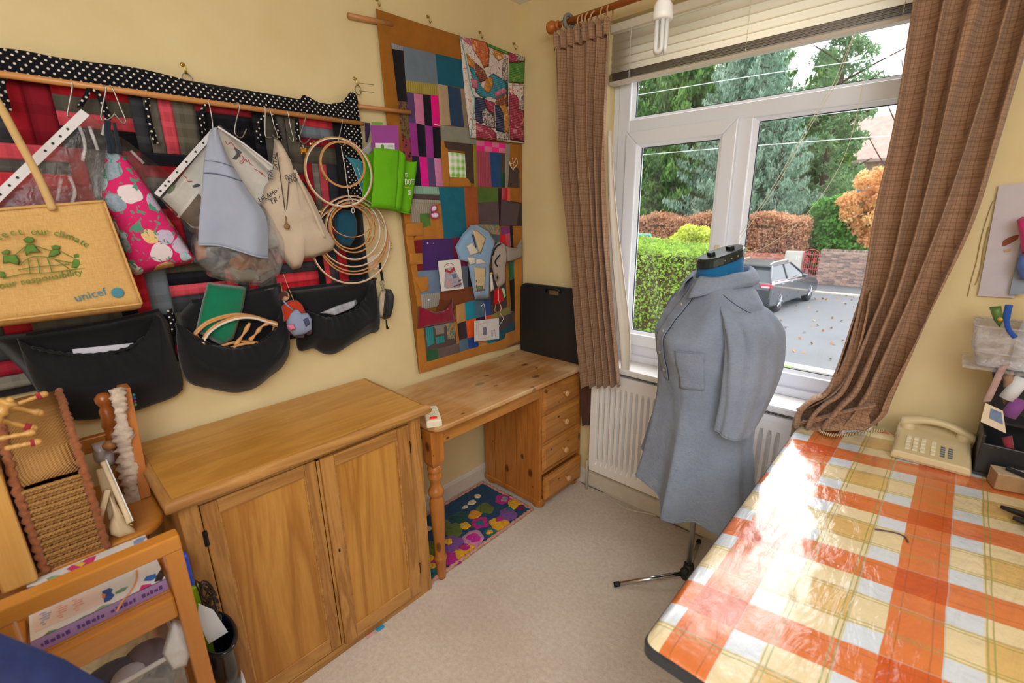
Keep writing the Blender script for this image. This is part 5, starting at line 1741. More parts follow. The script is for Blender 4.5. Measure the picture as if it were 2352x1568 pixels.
fp = thing('felt_collage', 'pale blue felt hood shape with scraps of cream fabric pinned on the quilt', 'felt piece', (0.03, -0.3, 1.05))
M_FELT = fabric('pale_blue_felt', '8fb2d8', weave=300, sheen=0.35, var=0.05)
M_CREAM = fabric('cream_scrap', 'dcc39a', var=0.06)
M_WSCR = fabric('white_scrap', 'e6ddd2', var=0.05)
FX = lambda P, x: [(x, p[1], p[2]) for p in P]
puff(X_(0.034,-1084,2814,-979,2934,-866,3016,-772,3023,-600,2953,-503,2836,-565,2703,-604,2577,-624,2210,-838,2238,-893,2477,-922,2647,-1039,2681), (1, 0, 0), 0.010, step=0.014, rings=5, wob=0.004, wsc=30, back=0.1, center=X_(0.034,-760,2661)[0]).build('felt_body', M_FELT, fp, smooth=True)
puff(X_(0.044,-868,2980,-794,2967,-670,2882,-704,2812,-751,2718,-776,2733,-801,2804), (1, 0, 0), 0.006, step=0.012, rings=4, wob=0.003, back=0.1).build('cream_scrap', M_CREAM, fp, smooth=True)
puff(X_(0.044,-950,2813,-867,2849,-776,2733,-900,2712), (1, 0, 0), 0.005, step=0.012, rings=4, back=0.1).build('white_scrap', M_WSCR, fp, smooth=True)
puff(X_(0.044,-948,2705,-835,2693,-829,2624,-914,2617), (1, 0, 0), 0.005, step=0.012, rings=4, back=0.1).build('white_scrap', M_WSCR, fp, smooth=True)
puff(X_(0.044,-823,2668,-753,2673,-657,2609,-825,2618), (1, 0, 0), 0.004, step=0.012, rings=4, back=0.1).build('white_scrap', M_WSCR, fp, smooth=True)
puff(X_(0.044,-856,2598,-682,2574,-708,2325,-846,2331), (1, 0, 0), 0.004, step=0.012, rings=4, back=0.1).build('cream_scrap', M_CREAM, fp, smooth=True)
puff(X_(0.048,-831,2390,-749,2384,-747,2345,-829,2350), (1, 0, 0), 0.002, step=0.01, rings=3, back=0.1).build('green_scrap', fabric('sage_scrap', '6c8a76'), fp, smooth=True)
puff(X_(0.047,-876,2923,-853,2932,-814,2798,-830,2792), (1, 0, 0), 0.004, step=0.008, rings=3, back=0.1).build('navy_scrap', fabric('slate_scrap', '4a4a66'), fp, smooth=True)
MB().tube(smooth_path(X_(0.051,-846,2454,-832,2416,-845,2382,-827,2344), 5), 0.0018, 5).build('ink_squiggle', plain('ink_black', '1a1a1e', 0.7), fp)

gm = thing('felt_elephant', 'grey felt elephant head with black stitched eyes hanging beside the blue felt', 'soft toy', (0.04, -0.15, 1.1))
M_GF = fabric('oatmeal_felt', 'b0a196', weave=260, sheen=0.3, bump=0.6)
puff(X_(0.04,-581,2705,-537,2788,-473,2834,-368,2800,-345,2688,-375,2557,-384,2361,-489,2311,-549,2425,-581,2575), (1, 0, 0), 0.018, step=0.014, rings=5, wob=0.004, wsc=35, back=0.1, center=X_(0.04,-471,2565)[0]).build('head', M_GF, gm, smooth=True)
EP = X_(0.04,-369,2785,-249,2753,-159,2753,-105,2823,-86,2855,-78,2730,-91,2639,-241,2605,-356,2600)
puff([(p[0], min(p[1], -0.008), p[2]) for p in EP], (1, 0, 0), 0.016, step=0.014, rings=5, wob=0.004, back=0.1, center=(0.04, X_(0.04,-250,2681)[0][1], X_(0.04,-250,2681)[0][2])).build('ear', fabric('grey_felt', '968b82', weave=260), gm, smooth=True)
M_NAVY = fabric('navy_braid', '1d2238')
MB().tube(smooth_path(X_(0.06,-610,2695,-582,2750,-540,2790,-477,2812), 6), 0.0045, 7).build('brow', M_NAVY, gm, smooth=True)
MB().tube(smooth_path(X_(0.06,-493,2695,-540,2661,-572,2620,-539,2574), 6), 0.0040, 7).build('eye', M_NAVY, gm, smooth=True)
MB().tube(smooth_path(X_(0.06,-570,2627,-559,2598,-543,2575), 4), 0.0030, 6).build('eye', M_NAVY, gm, smooth=True)
for k in range(14):
 a = 2 * PI * k / 14
 c = X_(0.058,-538,2449)[0]
 MB().tube([c, (c[0] - 0.004, c[1] + 0.022 * math.cos(a), c[2] + 0.026 * math.sin(a))], 0.0008, 4).build('whisker', plain('thread_dark', '3a3434', 0.9), gm)

rd = thing('felt_doll', 'tiny felt doll in a red skirt dangling on cream string below the elephant', 'soft toy', (0.035, -0.13, 0.95))
puff(X_(0.034,-545,2308,-498,2329,-434,2321,-390,2161,-482,2131,-568,2144), (1, 0, 0), 0.012, step=0.012, rings=5, back=0.2).build('skirt', fabric('bright_red_felt', 'c01418', weave=300), rd, smooth=True)
for P in (X_(0.038,-537,2145,-543,2100,-557,2079,-523,2052), X_(0.038,-464,2142,-461,2095,-453,2066)):
 MB().tube(smooth_path(P, 4), 0.0032, 7).build('leg', fabric('skin_felt', 'b8795a'), rd, smooth=True)
MB().tube(smooth_path(X_(0.05,-548,2427,-510,2303,-507,2182,-468,2099,-492,2041,-441,1970,-489,1916,-518,1882), 6), 0.0013, 5).build('string', M_CORD, rd)
puff(X_(0.034,-607,2504,-576,2508,-552,2302,-604,2294), (1, 0, 0), 0.006, step=0.012, rings=4, back=0.1).build('white_ribbon', M_WSCR, rd, smooth=True)
puff(X_(0.034,-429,2312,-386,2315,-357,2211,-389,2184), (1, 0, 0), 0.006, step=0.012, rings=4, back=0.1).build('pale_green_ribbon', fabric('pale_green_ribbon', 'b8d8a8'), rd, smooth=True)
puff(X_(0.036,-609,2508,-575,2513,-564,2488,-597,2480), (1, 0, 0), 0.006, step=0.008, rings=3, back=0.1).build('yellow_bead', plain('yellow_bead', 'd8c040'), rd, smooth=True)

pp = thing('drawn_card', 'white card with pencil drawings hung by a cream ribbon at the foot of the quilt', 'card', (0.035, -0.29, 0.88))
CQ = X_(0.036,-868,2011,-487,1977,-490,1729,-877,1780)
MB().prism(CQ, (0.0015, 0, 0)).build('card_sheet', plain('card_white', 'dcd6d6', 0.6, var=0.05, vscale=60), pp)
MB().prism(on_q(CQ, [(0.36, 0.35), (0.46, 0.35), (0.5, 0.5), (0.46, 0.75), (0.36, 0.75), (0.32, 0.55)], 0.0378), (0.0005, 0, 0)).build('figure_drawing', plain('pencil_violet', '7c7590', 0.8, var=0.3, vscale=120), pp)
for a in (((0.68, 0.55), (0.68, 0.9)), ((0.82, 0.55), (0.84, 0.9)), ((0.66, 0.57), (0.84, 0.55)), ((0.74, 0.6), (0.73, 0.88))):
 MB().tube(on_q(CQ, a, 0.0378), 0.0009, 4).build('blue_line', plain('ballpoint_blue', '5266a0', 0.7), pp)
for a in (((0.08, 0.08), (0.1, 0.95)), ((0.15, 0.1), (0.17, 0.9)), ((0.2, 0.2), (0.5, 0.15)), ((0.2, 0.9), (0.6, 0.86))):
 MB().tube(on_q(CQ, a, 0.0378), 0.0006, 4).build('pencil_line', plain('pencil_pinkgrey', '9a8088', 0.8), pp)
MB().tube(smooth_path(X_(0.04,-699,2005,-706,2089,-719,2173,-743,2170,-768,2151), 5), 0.0016, 6).build('ribbon', M_CORD, pp)

bf = thing('butterfly_brooch', 'pink and white butterfly brooch on the log cabin patch', 'brooch', (0.03, -0.74, 1.32))
M_BW, M_BP = plain('butterfly_white', 'e0d8e8', 0.5, var=0.2, vscale=160), plain('butterfly_pink', 'd8468e', 0.5)
for P in (X_(0.03,-1364,3139,-1313,3158,-1273,3151,-1247,3133,-1256,3102,-1310,3087,-1357,3097), X_(0.03,-1341,3207,-1311,3224,-1277,3213,-1271,3180,-1317,3146,-1351,3152,-1359,3173)):
 puff(P, (1, 0, 0), 0.006, step=0.008, rings=4, back=0.2).build('wing_rim', M_BP, bf, smooth=True)
for P in (X_(0.0365,-1362,3134,-1323,3148,-1284,3143,-1271,3127,-1282,3106,-1319,3099,-1355,3107), X_(0.0365,-1345,3200,-1322,3214,-1297,3204,-1296,3180,-1326,3158,-1351,3163)):
 puff(P, (1, 0, 0), 0.003, step=0.008, rings=4, back=0.2).build('wing', M_BW, bf, smooth=True)

ct = thing('cat_brooch', 'small cream wire cat brooch on the brown pocket of the quilt', 'brooch', (0.03, -0.09, 1.62))
M_WIRE = plain('cream_enamel_wire', 'd8cba8', 0.4)
CW = X_(0.034,-269,3671,-246,3650,-196,3665,-157,3709,-141,3656,-197,3608,-207,3588,-227,3606,-243,3618)
MB().tube(smooth_path(CW, 4, closed=True), 0.0022, 6, closed=True).build('outline_wire', M_WIRE, ct, smooth=True)
MB().tube(X_(0.034,-219,3712,-199,3627), 0.0032, 6).build('pink_stem', plain('pink_enamel', 'e0a090', 0.4), ct, smooth=True)
for k, (P, c, lab) in enumerate((
  (X_(0.024,-1253,3929,-1176,3924), 'e0d8d0', 'silver safety pin on the hot pink patch beside the magenta strip'),
  (X_(0.024,-1417,2869,-1397,2867), 'e8e0e8', 'white headed pin on the purple velvet patch'),
  (X_(0.024,-1344,2863,-1335,2861), 'ff7040', 'orange headed pin on the purple velvet patch'),
  (X_(0.024,-1447,2322,-1418,2318), 'f0f0f0', 'white tag pin on the grey striped patch'),
  (X_(0.036,-1231,2199,-1219,2197), 'ff8a20', 'orange headed pin at the lip of the maroon pocket'))):
 tag(MB().tube([P[0], lerp(P[0], P[-1], 0.5), P[-1]], [0.0018, 0.0026, 0.0018], 6).build('pin', plain('pin_' + c, c, 0.3), smooth=True), lab, 'pin')

# ================================================================== FABRIC WALL ORGANISER
og = thing('wall_organiser', 'long red and black patchwork organiser with polka dot border and black pockets', 'wall organiser', (0.0, -1.6, 0.95))
def polka(key='polka_dot_cloth'):
 t = NT(key)
 s = t.sep(t.coord())
 y, z = s[1], s[2]
 P_ = 0.0120
 def dots(oy, oz):
  a = t.math('SUBTRACT', t.math('FRACT', t.math('ADD', t.math('DIVIDE', y, P_ * 1.7), oy)), 0.5)
  b = t.math('SUBTRACT', t.math('FRACT', t.math('ADD', t.math('DIVIDE', z, P_ * 1.7), oz)), 0.5)
  d = t.math('SQRT', t.math('ADD', t.math('MULTIPLY', a, a), t.math('MULTIPLY', b, b)))
  return t.math('LESS_THAN', d, 0.135)
 m = t.math('MAXIMUM', dots(0, 0), dots(0.5, 0.5))
 t.base(t.mix(m, srgb('16171d'), srgb('e6ddd0')))
 t.set(Roughness=0.92)
 t.b.inputs['Specular IOR Level'].default_value = 0.15
 t.bump(t.noise(t.coord(), 60, 3), 0.3, 0.003)
 return t.m
M_POLKA = polka()
M_BLACK = fabric('black_cotton', '1c1c20', '0e0e12', weave=600, var=0.15, wrinkle=0.3, bump=0.4)
def ooff(y, z):
 return 0.020 + 0.004 * math.sin(y * 8 + 1) + 0.003 * math.sin(z * 11 + y * 5)
G = []
for i in range(21):
 row = []
 for j in range(41):
  y = -2.28 + 1.255 * j / 40
  z = 1.98 - 0.88 * i / 20
  row.append((ooff(y, z) - 0.004, y, z))
 G.append(row)
MB().grid(G).build('backing', M_BLACK, og, smooth=True, solid=0.004, recalc=False)
PLAID = ['b4202e', 'c83844', '3e3e46', '5e5a56', '22222a', '7a746c', '8a1c2c', '78828e', 'd4505e', '34363f', '666054', '9c1c2a']
def plaid_mat(c, k):
 key = 'plaid_%s_%d' % (c, k)
 if key in QF:
  return QF[key]
 t = NT(key)
 s = t.sep(t.coord())
 B = srgb(c)
 a = t.math('PINGPONG', t.math('MULTIPLY', s[1], 36.0 + 7 * k), 1.0)
 b = t.math('PINGPONG', t.math('MULTIPLY', s[2], 30.0 + 9 * k), 1.0)
 al = t.math('GREATER_THAN', a, 0.66)
 bl_ = t.math('GREATER_THAN', b, 0.62)
 col = t.mix(t.math('MULTIPLY', al, 0.28), B, tuple(x * 0.35 for x in B[:3]) + (1,))
 col = t.mix(t.math('MULTIPLY', bl_, 0.28), col, tuple(min(1, x * 1.7 + 0.02) for x in B[:3]) + (1,) if k else tuple(x * 0.3 for x in B[:3]) + (1,))
 fn = t.noise(t.coord((1, 1, 1)), 300, 2)
 t.base(t.mix(t.math('MULTIPLY', fn, 0.3), col, tuple(x * 0.5 for x in B[:3]) + (1,)))
 t.set(Roughness=0.92)
 t.b.inputs['Specular IOR Level'].default_value = 0.15
 t.bump(fn, 0.3, 0.002)
 QF[key] = t.m
 return t.m
rr = random.Random(21)
def opatch(y0, y1, z0, z1, c, k):
 G = []
 n = 4
 for i in range(n + 1):
  row = []
  for j in range(n + 1):
   u, v = j / n, i / n
   y, z = y0 + (y1 - y0) * u, z1 + (z0 - z1) * v
   e = min(u, 1 - u, v, 1 - v)
   row.append((ooff(y, z) + 0.002 + (0.0018 if e > 0 else -0.0015), y, z))
  G.append(row)
 MB().grid(G).build('patch', plaid_mat(c, k), og, smooth=True, solid=0.002, soff=-1, recalc=False)
by = -2.24
col_ = 0
while by < -1.13:
 bw = min(0.165, -1.12 - by)
 bz = 1.925
 row_ = 0
 while bz > 1.17:
  bh = 0.165
  vert = (row_ + col_) % 2
  n = 4
  edges = sorted([0] + [0.18 + 0.22 * q + 0.06 * rr.random() for q in range(n - 1)] + [1])
  for q in range(n):
   c = PLAID[(rr.randrange(12) if q % 2 else rr.choice((0, 1, 6, 8, 11)))]
   if rr.random() < 0.42:
    c = rr.choice(('55514e', '3a3a40', '5a564c', '1a1a20'))
   a, b = edges[q], edges[q + 1]
   if vert:
    opatch(by + bw * a, by + bw * b, max(1.12, bz - bh), bz, c, rr.randrange(3))
   else:
    opatch(by, by + bw, max(1.12, bz - bh * b), bz - bh * a, c, rr.randrange(3))
  bz -= bh
  row_ += 1
 by += bw
 col_ += 1
# polka dot top band, rumpled along its upper edge
TB_ = X_(0.03,-4174,3931,-3971,3964,-3878,3970,-3782,3965,-3643,3968,-3431,3978,-3199,3959,-3013,3936,-2856,3943,-2659,3952,-2493,3949,-2440,3985,-2314,3948,-2172,3975,-2102,4009)
TB = smooth_path(TB_, 6)
G = []
for i in range(8):
 row = []
 for j, p in enumerate(TB):
  zb = 1.918
  z = p.z + (zb - p.z) * i / 7
  x = 0.028 + 0.010 * math.sin(i / 7 * PI) + 0.005 * nz(p.y * 9, i * 0.8, 2)
  row.append((x, p.y, z))
 G.append(row)
MB().grid(G).build('top_band', M_POLKA, og, smooth=True, solid=0.004, recalc=False)
SB = X_(0.03,-2087,4046,-2046,4076,-2016,4049,-2007,3986,-2011,3864,-2030,3256)
SA = X_(0.03,-2141,3987,-2141,3987,-2141,3983,-2148,3943,-2165,3845,-2190,3255)
L_, Rr = rows_from(SA, 24), rows_from(SB, 24)
G = [[(0.030 + 0.006 * math.sin(j * 1.3 + i * 0.3), a[1] + (b[1] - a[1]) * j / 8, a[2] + (b[2] - a[2]) * j / 8) for j in range(9)] for i, (a, b) in enumerate(zip(L_, Rr))]
MB().grid(G).build('side_band', M_POLKA, og, smooth=True, solid=0.004, recalc=False)
# polka dot ties
for P in (X_(0.055,-3992,3812,-4005,3771,-4005,3715,-4006,3664), X_(0.055,-3661,3837,-3691,3778,-3725,3723), X_(0.055,-3652,3839,-3632,3798,-3618,3721,-3616,3670), X_(0.05,-3409,3813,-3423,3737,-3423,3676,-3413,3567), X_(0.05,-3100,3849,-3140,3761,-3141,3644),
          X_(0.055,-3104,3843,-3153,3734,-3154,3657), X_(0.055,-2764,3809,-2821,3719,-2807,3622), X_(0.055,-2713,3816,-2695,3733,-2676,3656), X_(0.055,-2546,3808,-2550,3719,-2550,3660), X_(0.03,-3518,2561,-3522,2473,-3528,2409)):
 Pp = smooth_path(P, 6)
 G = [[(p.x + 0.002 * math.sin(i), p.y + d, p.z + 0.3 * d) for d in (-0.007, 0.0, 0.007)] for i, p in enumerate(Pp)]
 MB().grid(G).build('tie', M_POLKA, og, smooth=True, solid=0.003, recalc=False)
M_DOW2 = wood('orange_dowel', 'd99a58', 'b5713a', 'Y', 1.0, 0.4, 0.5)
DW = X_(0.052,-3998,3836,-2011,3839)
dq = lerp(DW[0], DW[1], -0.3)
tag(MB().tube([dq, DW[1]], 0.0085, 12).build('hanging_rail', M_DOW2, smooth=True), 'long wooden dowel rail tied along the top of the organiser', 'rail')

# black pockets
def pocket(back, rim, bot, th, seed, bow=0.5):
 """slack elasticated pocket: cloth between its rim and its sewn lower edge"""
 puff(back, (1, 0, 0), 0.006, step=0.02, rings=3, back=0.0).build('pocket_back', M_BLACK, og, smooth=True)
 nu, nv = 60, 22
 A, B = rows_from(rim, nu + 1), rows_from(bot, nu + 1)
 G = []
 for i in range(nv + 1):
  v = i / nv
  row = []
  for j in range(nu + 1):
   u = j / nu
   p = A[j].lerp(B[j], v)
   e = math.sin(PI * u) ** 0.6
   x = 0.034 + th * e * (0.42 * (1 - v) ** 1.5 + 1.0 * math.sin(PI * min(1, v * 0.93 + 0.06)) ** 0.8) * (0.85 if v < 0.5 else 1)
   x += e * (0.006 * math.sin(u * 95 + seed) * max(0, 1 - v * 2.6) + 0.010 * math.sin(u * 17 + v * 4 + seed) * (1 - v) + 0.007 * nz(u * 7, v * 3, seed))
   row.append((x, p.y, p.z))
  G.append(row)
 MB().grid(G).build('pocket', M_BLACK, og, smooth=True, solid=0.003, recalc=False)
pocket(X_(0.03,-4324,2539,-4075,2533,-3826,2537,-3573,2566,-3528,2462,-3540,2008,-3764,1954,-4055,1979,-4201,2179,-4238,2333),
       X_(0.06,-4217,2515,-4177,2470,-4101,2420,-4018,2384,-3907,2364,-3784,2368,-3689,2418,-3595,2541),
       X_(0.05,-4215,2462,-4213,2311,-4197,2189,-4128,2017,-4013,1963,-3859,1953,-3748,1957,-3547,2020,-3549,2311,-3572,2520), 0.050, 0.3)
pocket(X_(0.03,-3481,2513,-3387,2601,-3178,2608,-2818,2651,-2768,2511,-2815,2173,-3077,1957,-3484,2039,-3502,2293),
       X_(0.075,-3503,2472,-3458,2425,-3412,2365,-3357,2311,-3272,2267,-3194,2243,-3094,2244,-2993,2278,-2914,2339,-2830,2481),
       X_(0.06,-3505,2424,-3526,2220,-3502,2059,-3379,1975,-3239,1902,-3106,1900,-2990,1954,-2885,2017,-2820,2150,-2807,2450), 0.085, 1.7)
pocket(X_(0.03,-2780,2587,-2416,2582,-2006,2594,-2000,2399,-2010,2140,-2324,2065,-2694,2110,-2733,2332),
       X_(0.065,-2713,2450,-2619,2386,-2525,2341,-2406,2335,-2278,2366,-2165,2439,-2050,2575),
       X_(0.05,-2730,2373,-2752,2219,-2747,2108,-2635,2104,-2559,2042,-2468,2017,-2347,2050,-2219,2097,-2123,2125,-2029,2142,-2019,2367,-2026,2554), 0.065, 3.1)
for P in (X_(0.032,-3389,2596,-3124,2607,-2805,2643), X_(0.032,-2764,2595,-2417,2593,-2000,2594), X_(0.032,-3573,2566,-3827,2538,-4181,2527)):
 MB().tube(smooth_path(P, 5), 0.006, 7).build('pocket_binding', M_BLACK, og, smooth=True)
for P in (X_(0.075,-3427,2377,-3357,2311,-3272,2267,-3194,2243,-3094,2244,-2993,2278,-2914,2339), X_(0.065,-4170,2465,-4102,2422,-4018,2387,-3908,2366,-3785,2370,-3690,2420), X_(0.065,-2698,2434,-2612,2385,-2525,2341,-2406,2335,-2278,2366,-2165,2439)):
 pth = smooth_path(P, 8)
 MB().tube([(p.x + 0.004 * math.sin(i * 1.6), p.y, p.z) for i, p in enumerate(pth)], [0.004 + 0.0016 * math.sin(i * 1.9) for i in range(len(pth))], 7).build('elastic_edge', M_BLACK, og, smooth=True)

# ---- contents of the pockets
tag(MB().prism(X_(0.04,-4018,2409,-3740,2387,-3774,2305,-4020,2351), (0.003, 0, 0)).build('paper_pad', plain('paper_lilac_white', 'd8d6e4', 0.6)), 'white paper pad showing above the lip of the first black pocket', 'paper')
puff_o = puff(X_(0.05,-3285,2714,-3052,2657,-3094,2517,-3191,2303,-3268,2257,-3409,2400,-3338,2589), (1, 0, 0), 0.012, step=0.02, rings=4, back=0.2)
tag(puff_o.build('green_felt', fabric('emerald_felt', '0f7a56', weave=260, sheen=0.4, bump=0.6), smooth=True), 'folded emerald green felt standing in the middle black pocket', 'felt')
M_HOOPW = wood('beech_hoop', 'd7a067', 'b17840', 'Y', 1.6, 0.42, 0.5)
M_HOOPC = fabric('white_wrapped_hoop', 'e6ddd2', weave=220, bump=0.8, var=0.08)
def hoop(c, ry, rz_, x, w=0.005, h=0.006, mat=None, label='', group=None, double=True, screw=None, n=64, tilt=0.0):
 """embroidery hoop facing the room: rectangular section ring(s) with a screw"""
 y, z = c
 t = thing('embroidery_hoop', label, 'hoop', (x, y, z - rz_), group)
 def band(r0y, r0z, ww, x0, x1, mt, nm):
  G = []
  for k in range(n):
   a = 2 * PI * k / n
   cs, sn = math.cos(a), math.sin(a)
   tl_ = tilt * sn
   row = []
   for (dr, xx) in ((0, x0), (ww, x0), (ww, x1), (0, x1)):
    row.append((xx + tl_, y + (r0y + dr) * cs, z + (r0z + dr) * sn))
   G.append(row)
  return MB().grid(G, close_u=True, close_v=True).build(nm, mt, t, bevel=0.0008, recalc=True)
 band(ry - w * 0.5, rz_ - w * 0.5, w * 0.55, x - h / 2, x + h / 2, mat or M_HOOPW, 'inner_ring')
 if double:
  band(ry + w * 0.08, rz_ + w * 0.08, w * 0.5, x - h / 2 - 0.0006, x + h / 2 + 0.0006, M_HOOPW, 'outer_ring')
 if screw is not None:
  a = screw
  p = Vector((x, y + (ry + w * 1.1) * math.cos(a), z + (rz_ + w * 1.1) * math.sin(a)))
  tg = Vector((0, -math.sin(a), math.cos(a)))
  m = MB().tube([p - tg * 0.010, p + tg * 0.012], 0.0016, 6)
  m.obox(p - tg * 0.008, (0.008, 0.005, 0.005)).obox(p + tg * 0.004, (0.008, 0.005, 0.005))
  m.lathe([(0.0045, 0), (0.0045, 0.005)], p + tg * 0.010, 8)
  m.build('tension_screw', M_BRASS, t)
 return t
for k, (P, lab) in enumerate(((X_(0.06,-3418,2396,-3345,2450,-3253,2476,-3161,2478,-3070,2454,-2985,2412,-2916,2358), 'back wooden hoop of the two standing in the middle black pocket'), (X_(0.072,-3392,2336,-3338,2401,-3250,2445,-3148,2462,-3055,2446,-2970,2403,-2905,2373), 'front white lined hoop of the two standing in the middle black pocket'))):
 t = thing('embroidery_hoop', lab, 'hoop', (P[0][0], P[0][1], P[0][2] - 0.06), 'hoops in the middle black pocket')
 full = smooth_path(P, 8)
 lo = [(p.x, p.y, p.z - 0.10) for p in reversed(full[6:-6])]
 MB().tube([(p[0], p[1], p[2]) for p in list(full) + lo], 0.005, 8, closed=True).build('outer_ring', M_HOOPW, t, smooth=True)
 MB().tube([(p[0] + 0.004, p[1], p[2] - 0.006) for p in full], 0.004, 8).build('inner_ring', M_HOOPC if k else M_HOOPW, t, smooth=True)
cl_t = thing('wooden_clamp', 'turned wooden hoop clamp poking out of the middle black pocket', 'clamp', X_(0.065,-3175,2260)[0])
for P in (X_(0.07,-3202,2263,-3135,2334,-3084,2405), X_(0.07,-3104,2278,-3056,2318,-3008,2364,-2954,2382)):
 MB().tube(smooth_path(P, 6), [0.006 + 0.0022 * math.sin(i * 0.9) for i in range(len(smooth_path(P, 6)))], 10).build('clamp_spindle', M_HOOPW, cl_t, smooth=True)
tag(puff(X_(0.062,-2566,2388,-2419,2425,-2243,2450,-2233,2418,-2273,2382,-2450,2344), (1, 0, 0), 0.008, step=0.012, rings=4, wob=0.004, wsc=60).build('sealed_packet', plain('clear_packet', 'a8aab8', 0.12, coat=0.6, var=0.35, vscale=50), smooth=True), 'shiny clear packet in the black pocket nearest the quilt', 'packet')

# ================================================================== S-HOOKS ON THE RAIL
M_SHK = plain('zinc_s_hook', '9d9a92', 0.3, metal=0.9)
HKS = [(X_(0.06,-3738,3842,-3738,3817,-3772,3717,-3786,3673,-3773,3668), 'carrying the clear sleeve'),
       (X_(0.06,-3605,3848,-3597,3829,-3630,3737,-3647,3679,-3635,3663,-3596,3690,-3582,3714), 'holding the floral bag'),
       (X_(0.06,-3570,3847,-3563,3824,-3549,3737,-3540,3681,-3552,3659,-3573,3688,-3582,3705), 'beside the floral bag hook'),
       (X_(0.06,-3098,3843,-3094,3811,-3094,3735,-3100,3670,-3115,3653), 'above the pale blue cloth'),
       (X_(0.06,-2951,3844,-2926,3858,-2919,3832,-2945,3766,-2972,3684,-2961,3651,-2932,3648,-2897,3703), 'empty beside the pale blue cloth'),
       (X_(0.06,-2770,3853,-2756,3855,-2768,3775,-2782,3677,-2768,3661,-2741,3664), 'empty by the canvas bag'),
       (X_(0.06,-2731,3853,-2723,3827,-2713,3740,-2698,3679,-2713,3661,-2733,3682), 'holding the canvas bag'),
       (X_(0.06,-2611,3853,-2605,3831,-2600,3738,-2591,3673,-2600,3649,-2620,3681), 'empty right of the canvas bag'),
       (X_(0.06,-2510,3855,-2481,3853,-2482,3824,-2526,3731,-2546,3677,-2526,3644,-2495,3658,-2457,3697), 'with the orange bear charm'),
       (X_(0.06,-2224,3852,-2200,3852,-2200,3822,-2226,3748,-2248,3684,-2226,3664), 'carrying the upper hoops')]
for P, lab in HKS:
 tag(MB().tube(smooth_path(P, 6), 0.0021, 7).build('s_hook', M_SHK, smooth=True), 'zinc S-hook on the rail ' + lab, 'hook', 'S-hooks on the dowel rail')
bc = X_(0.066,-2534,3594)[0]
t = thing('bear_charm', 'tiny orange bear charm hanging from an S-hook', 'charm', bc)
M_AMB = plain('amber_plastic', 'd08a10', 0.25)
MB().obox(bc, (0.010, 0.018, 0.012)).build('body', M_AMB, t, bevel=0.003)
for d in (-0.008, 0.008):
 MB().obox((bc[0], bc[1] + d, bc[2] - 0.009), (0.008, 0.005, 0.008)).build('leg', M_AMB, t, bevel=0.002)
 MB().sphere((bc[0], bc[1] + d, bc[2] + 0.008), 0.0035, 8, 6).build('ear', M_AMB, t, smooth=True)
MB().tube([(bc[0], bc[1], bc[2] + 0.008), (bc[0], bc[1] + 0.001, bc[2] + 0.02)], 0.0008, 5).build('wire_loop', M_SHK, t)

# ================================================================== HUNG BAGS AND SLEEVES
def clearfilm(key, tint='d8dce0', op=0.10, gl=0.35):
 t = NT(key)
 tr = t.new('ShaderNodeBsdfTransparent')
 g = t.new('ShaderNodeBsdfGlossy')
 d = t.new('ShaderNodeBsdfDiffuse')
 g.inputs['Roughness'].default_value = 0.12
 d.inputs['Color'].default_value = srgb(tint)
 co = t.coord()
 f = t.noise(co, 26, 4, 0.6, 1.2)
 bp = t.new('ShaderNodeBump')
 bp.inputs['Strength'].default_value = 0.5
 bp.inputs['Distance'].default_value = 0.01
 t.link(f, bp.inputs['Height'])
 t.link(bp.outputs[0], g.inputs['Normal'])
 fr = t.new('ShaderNodeLayerWeight')
 fr.inputs['Blend'].default_value = 0.5
 fac = t.math('ADD', t.math('MULTIPLY', t.math('POWER', fr.outputs['Facing'], 3.0), gl), 0.03)
 m1 = t.new('ShaderNodeMixShader')
 t.link(fac, m1.inputs[0])
 t.link(tr.outputs[0], m1.inputs[1])
 t.link(g.outputs[0], m1.inputs[2])
 m2 = t.new('ShaderNodeMixShader')
 t.link(t.ramp(f, [(0.4, (op * 0.5,) * 3), (0.7, (op * 2,) * 3)]), m2.inputs[0])
 t.link(m1.outputs[0], m2.inputs[1])
 t.link(d.outputs[0], m2.inputs[2])
 t.link(m2.outputs[0], t.o.inputs['Surface'])
 return t.m
M_FILM = clearfilm('clear_plastic_film', 'd8dce0', 0.035, 0.28)
M_PUNCH = plain('white_punched_strip', 'e4e2e6', 0.35)
def strip_holes(a0, a1, w, holes, t, x):
 """white punched strip along a0-a1 with dark holes"""
 a0, a1 = vec(a0), vec(a1)
 d = (a1 - a0).normalized()
 nrm = Vector((0, -d.z, d.y))
 m = MB().prism([a0 - nrm * w / 2, a1 - nrm * w / 2, a1 + nrm * w / 2, a0 + nrm * w / 2], (0.0015, 0, 0))
 m.build('punched_strip', M_PUNCH, t)
 for h in holes:
  c = a0.lerp(a1, h) + Vector((0.0016, 0, 0))
  MB().lathe([(0.0034, 0), (0.0034, 0.0005)], c, 10, Matrix.Rotation(PI / 2, 3, 'Y')).build('punch_hole', plain('dark_hole', '28242a', 0.8), t)
s1 = thing('clear_sleeve', 'large clear plastic sleeve with white punched edge hanging behind the jute bag', 'plastic sleeve', (0.075, -1.85, 1.45))
strip_holes(X_(0.08,-4236,3140)[0], X_(0.08,-3714,3692)[0], 0.020, [0.22, 0.30, 0.37, 0.50, 0.62, 0.69, 0.76, 0.83], s1, 0.08)
SV = X_(0.072,-3710,3701,-3659,3648,-3544,3551,-3381,3388,-3420,3316,-3649,2990,-4118,2835,-4308,2942,-4236,3140)
puff(SV, (1, 0, 0), 0.012, step=0.03, rings=5, wob=0.010, wsc=12, back=0.1).build('film', M_FILM, s1, smooth=True)
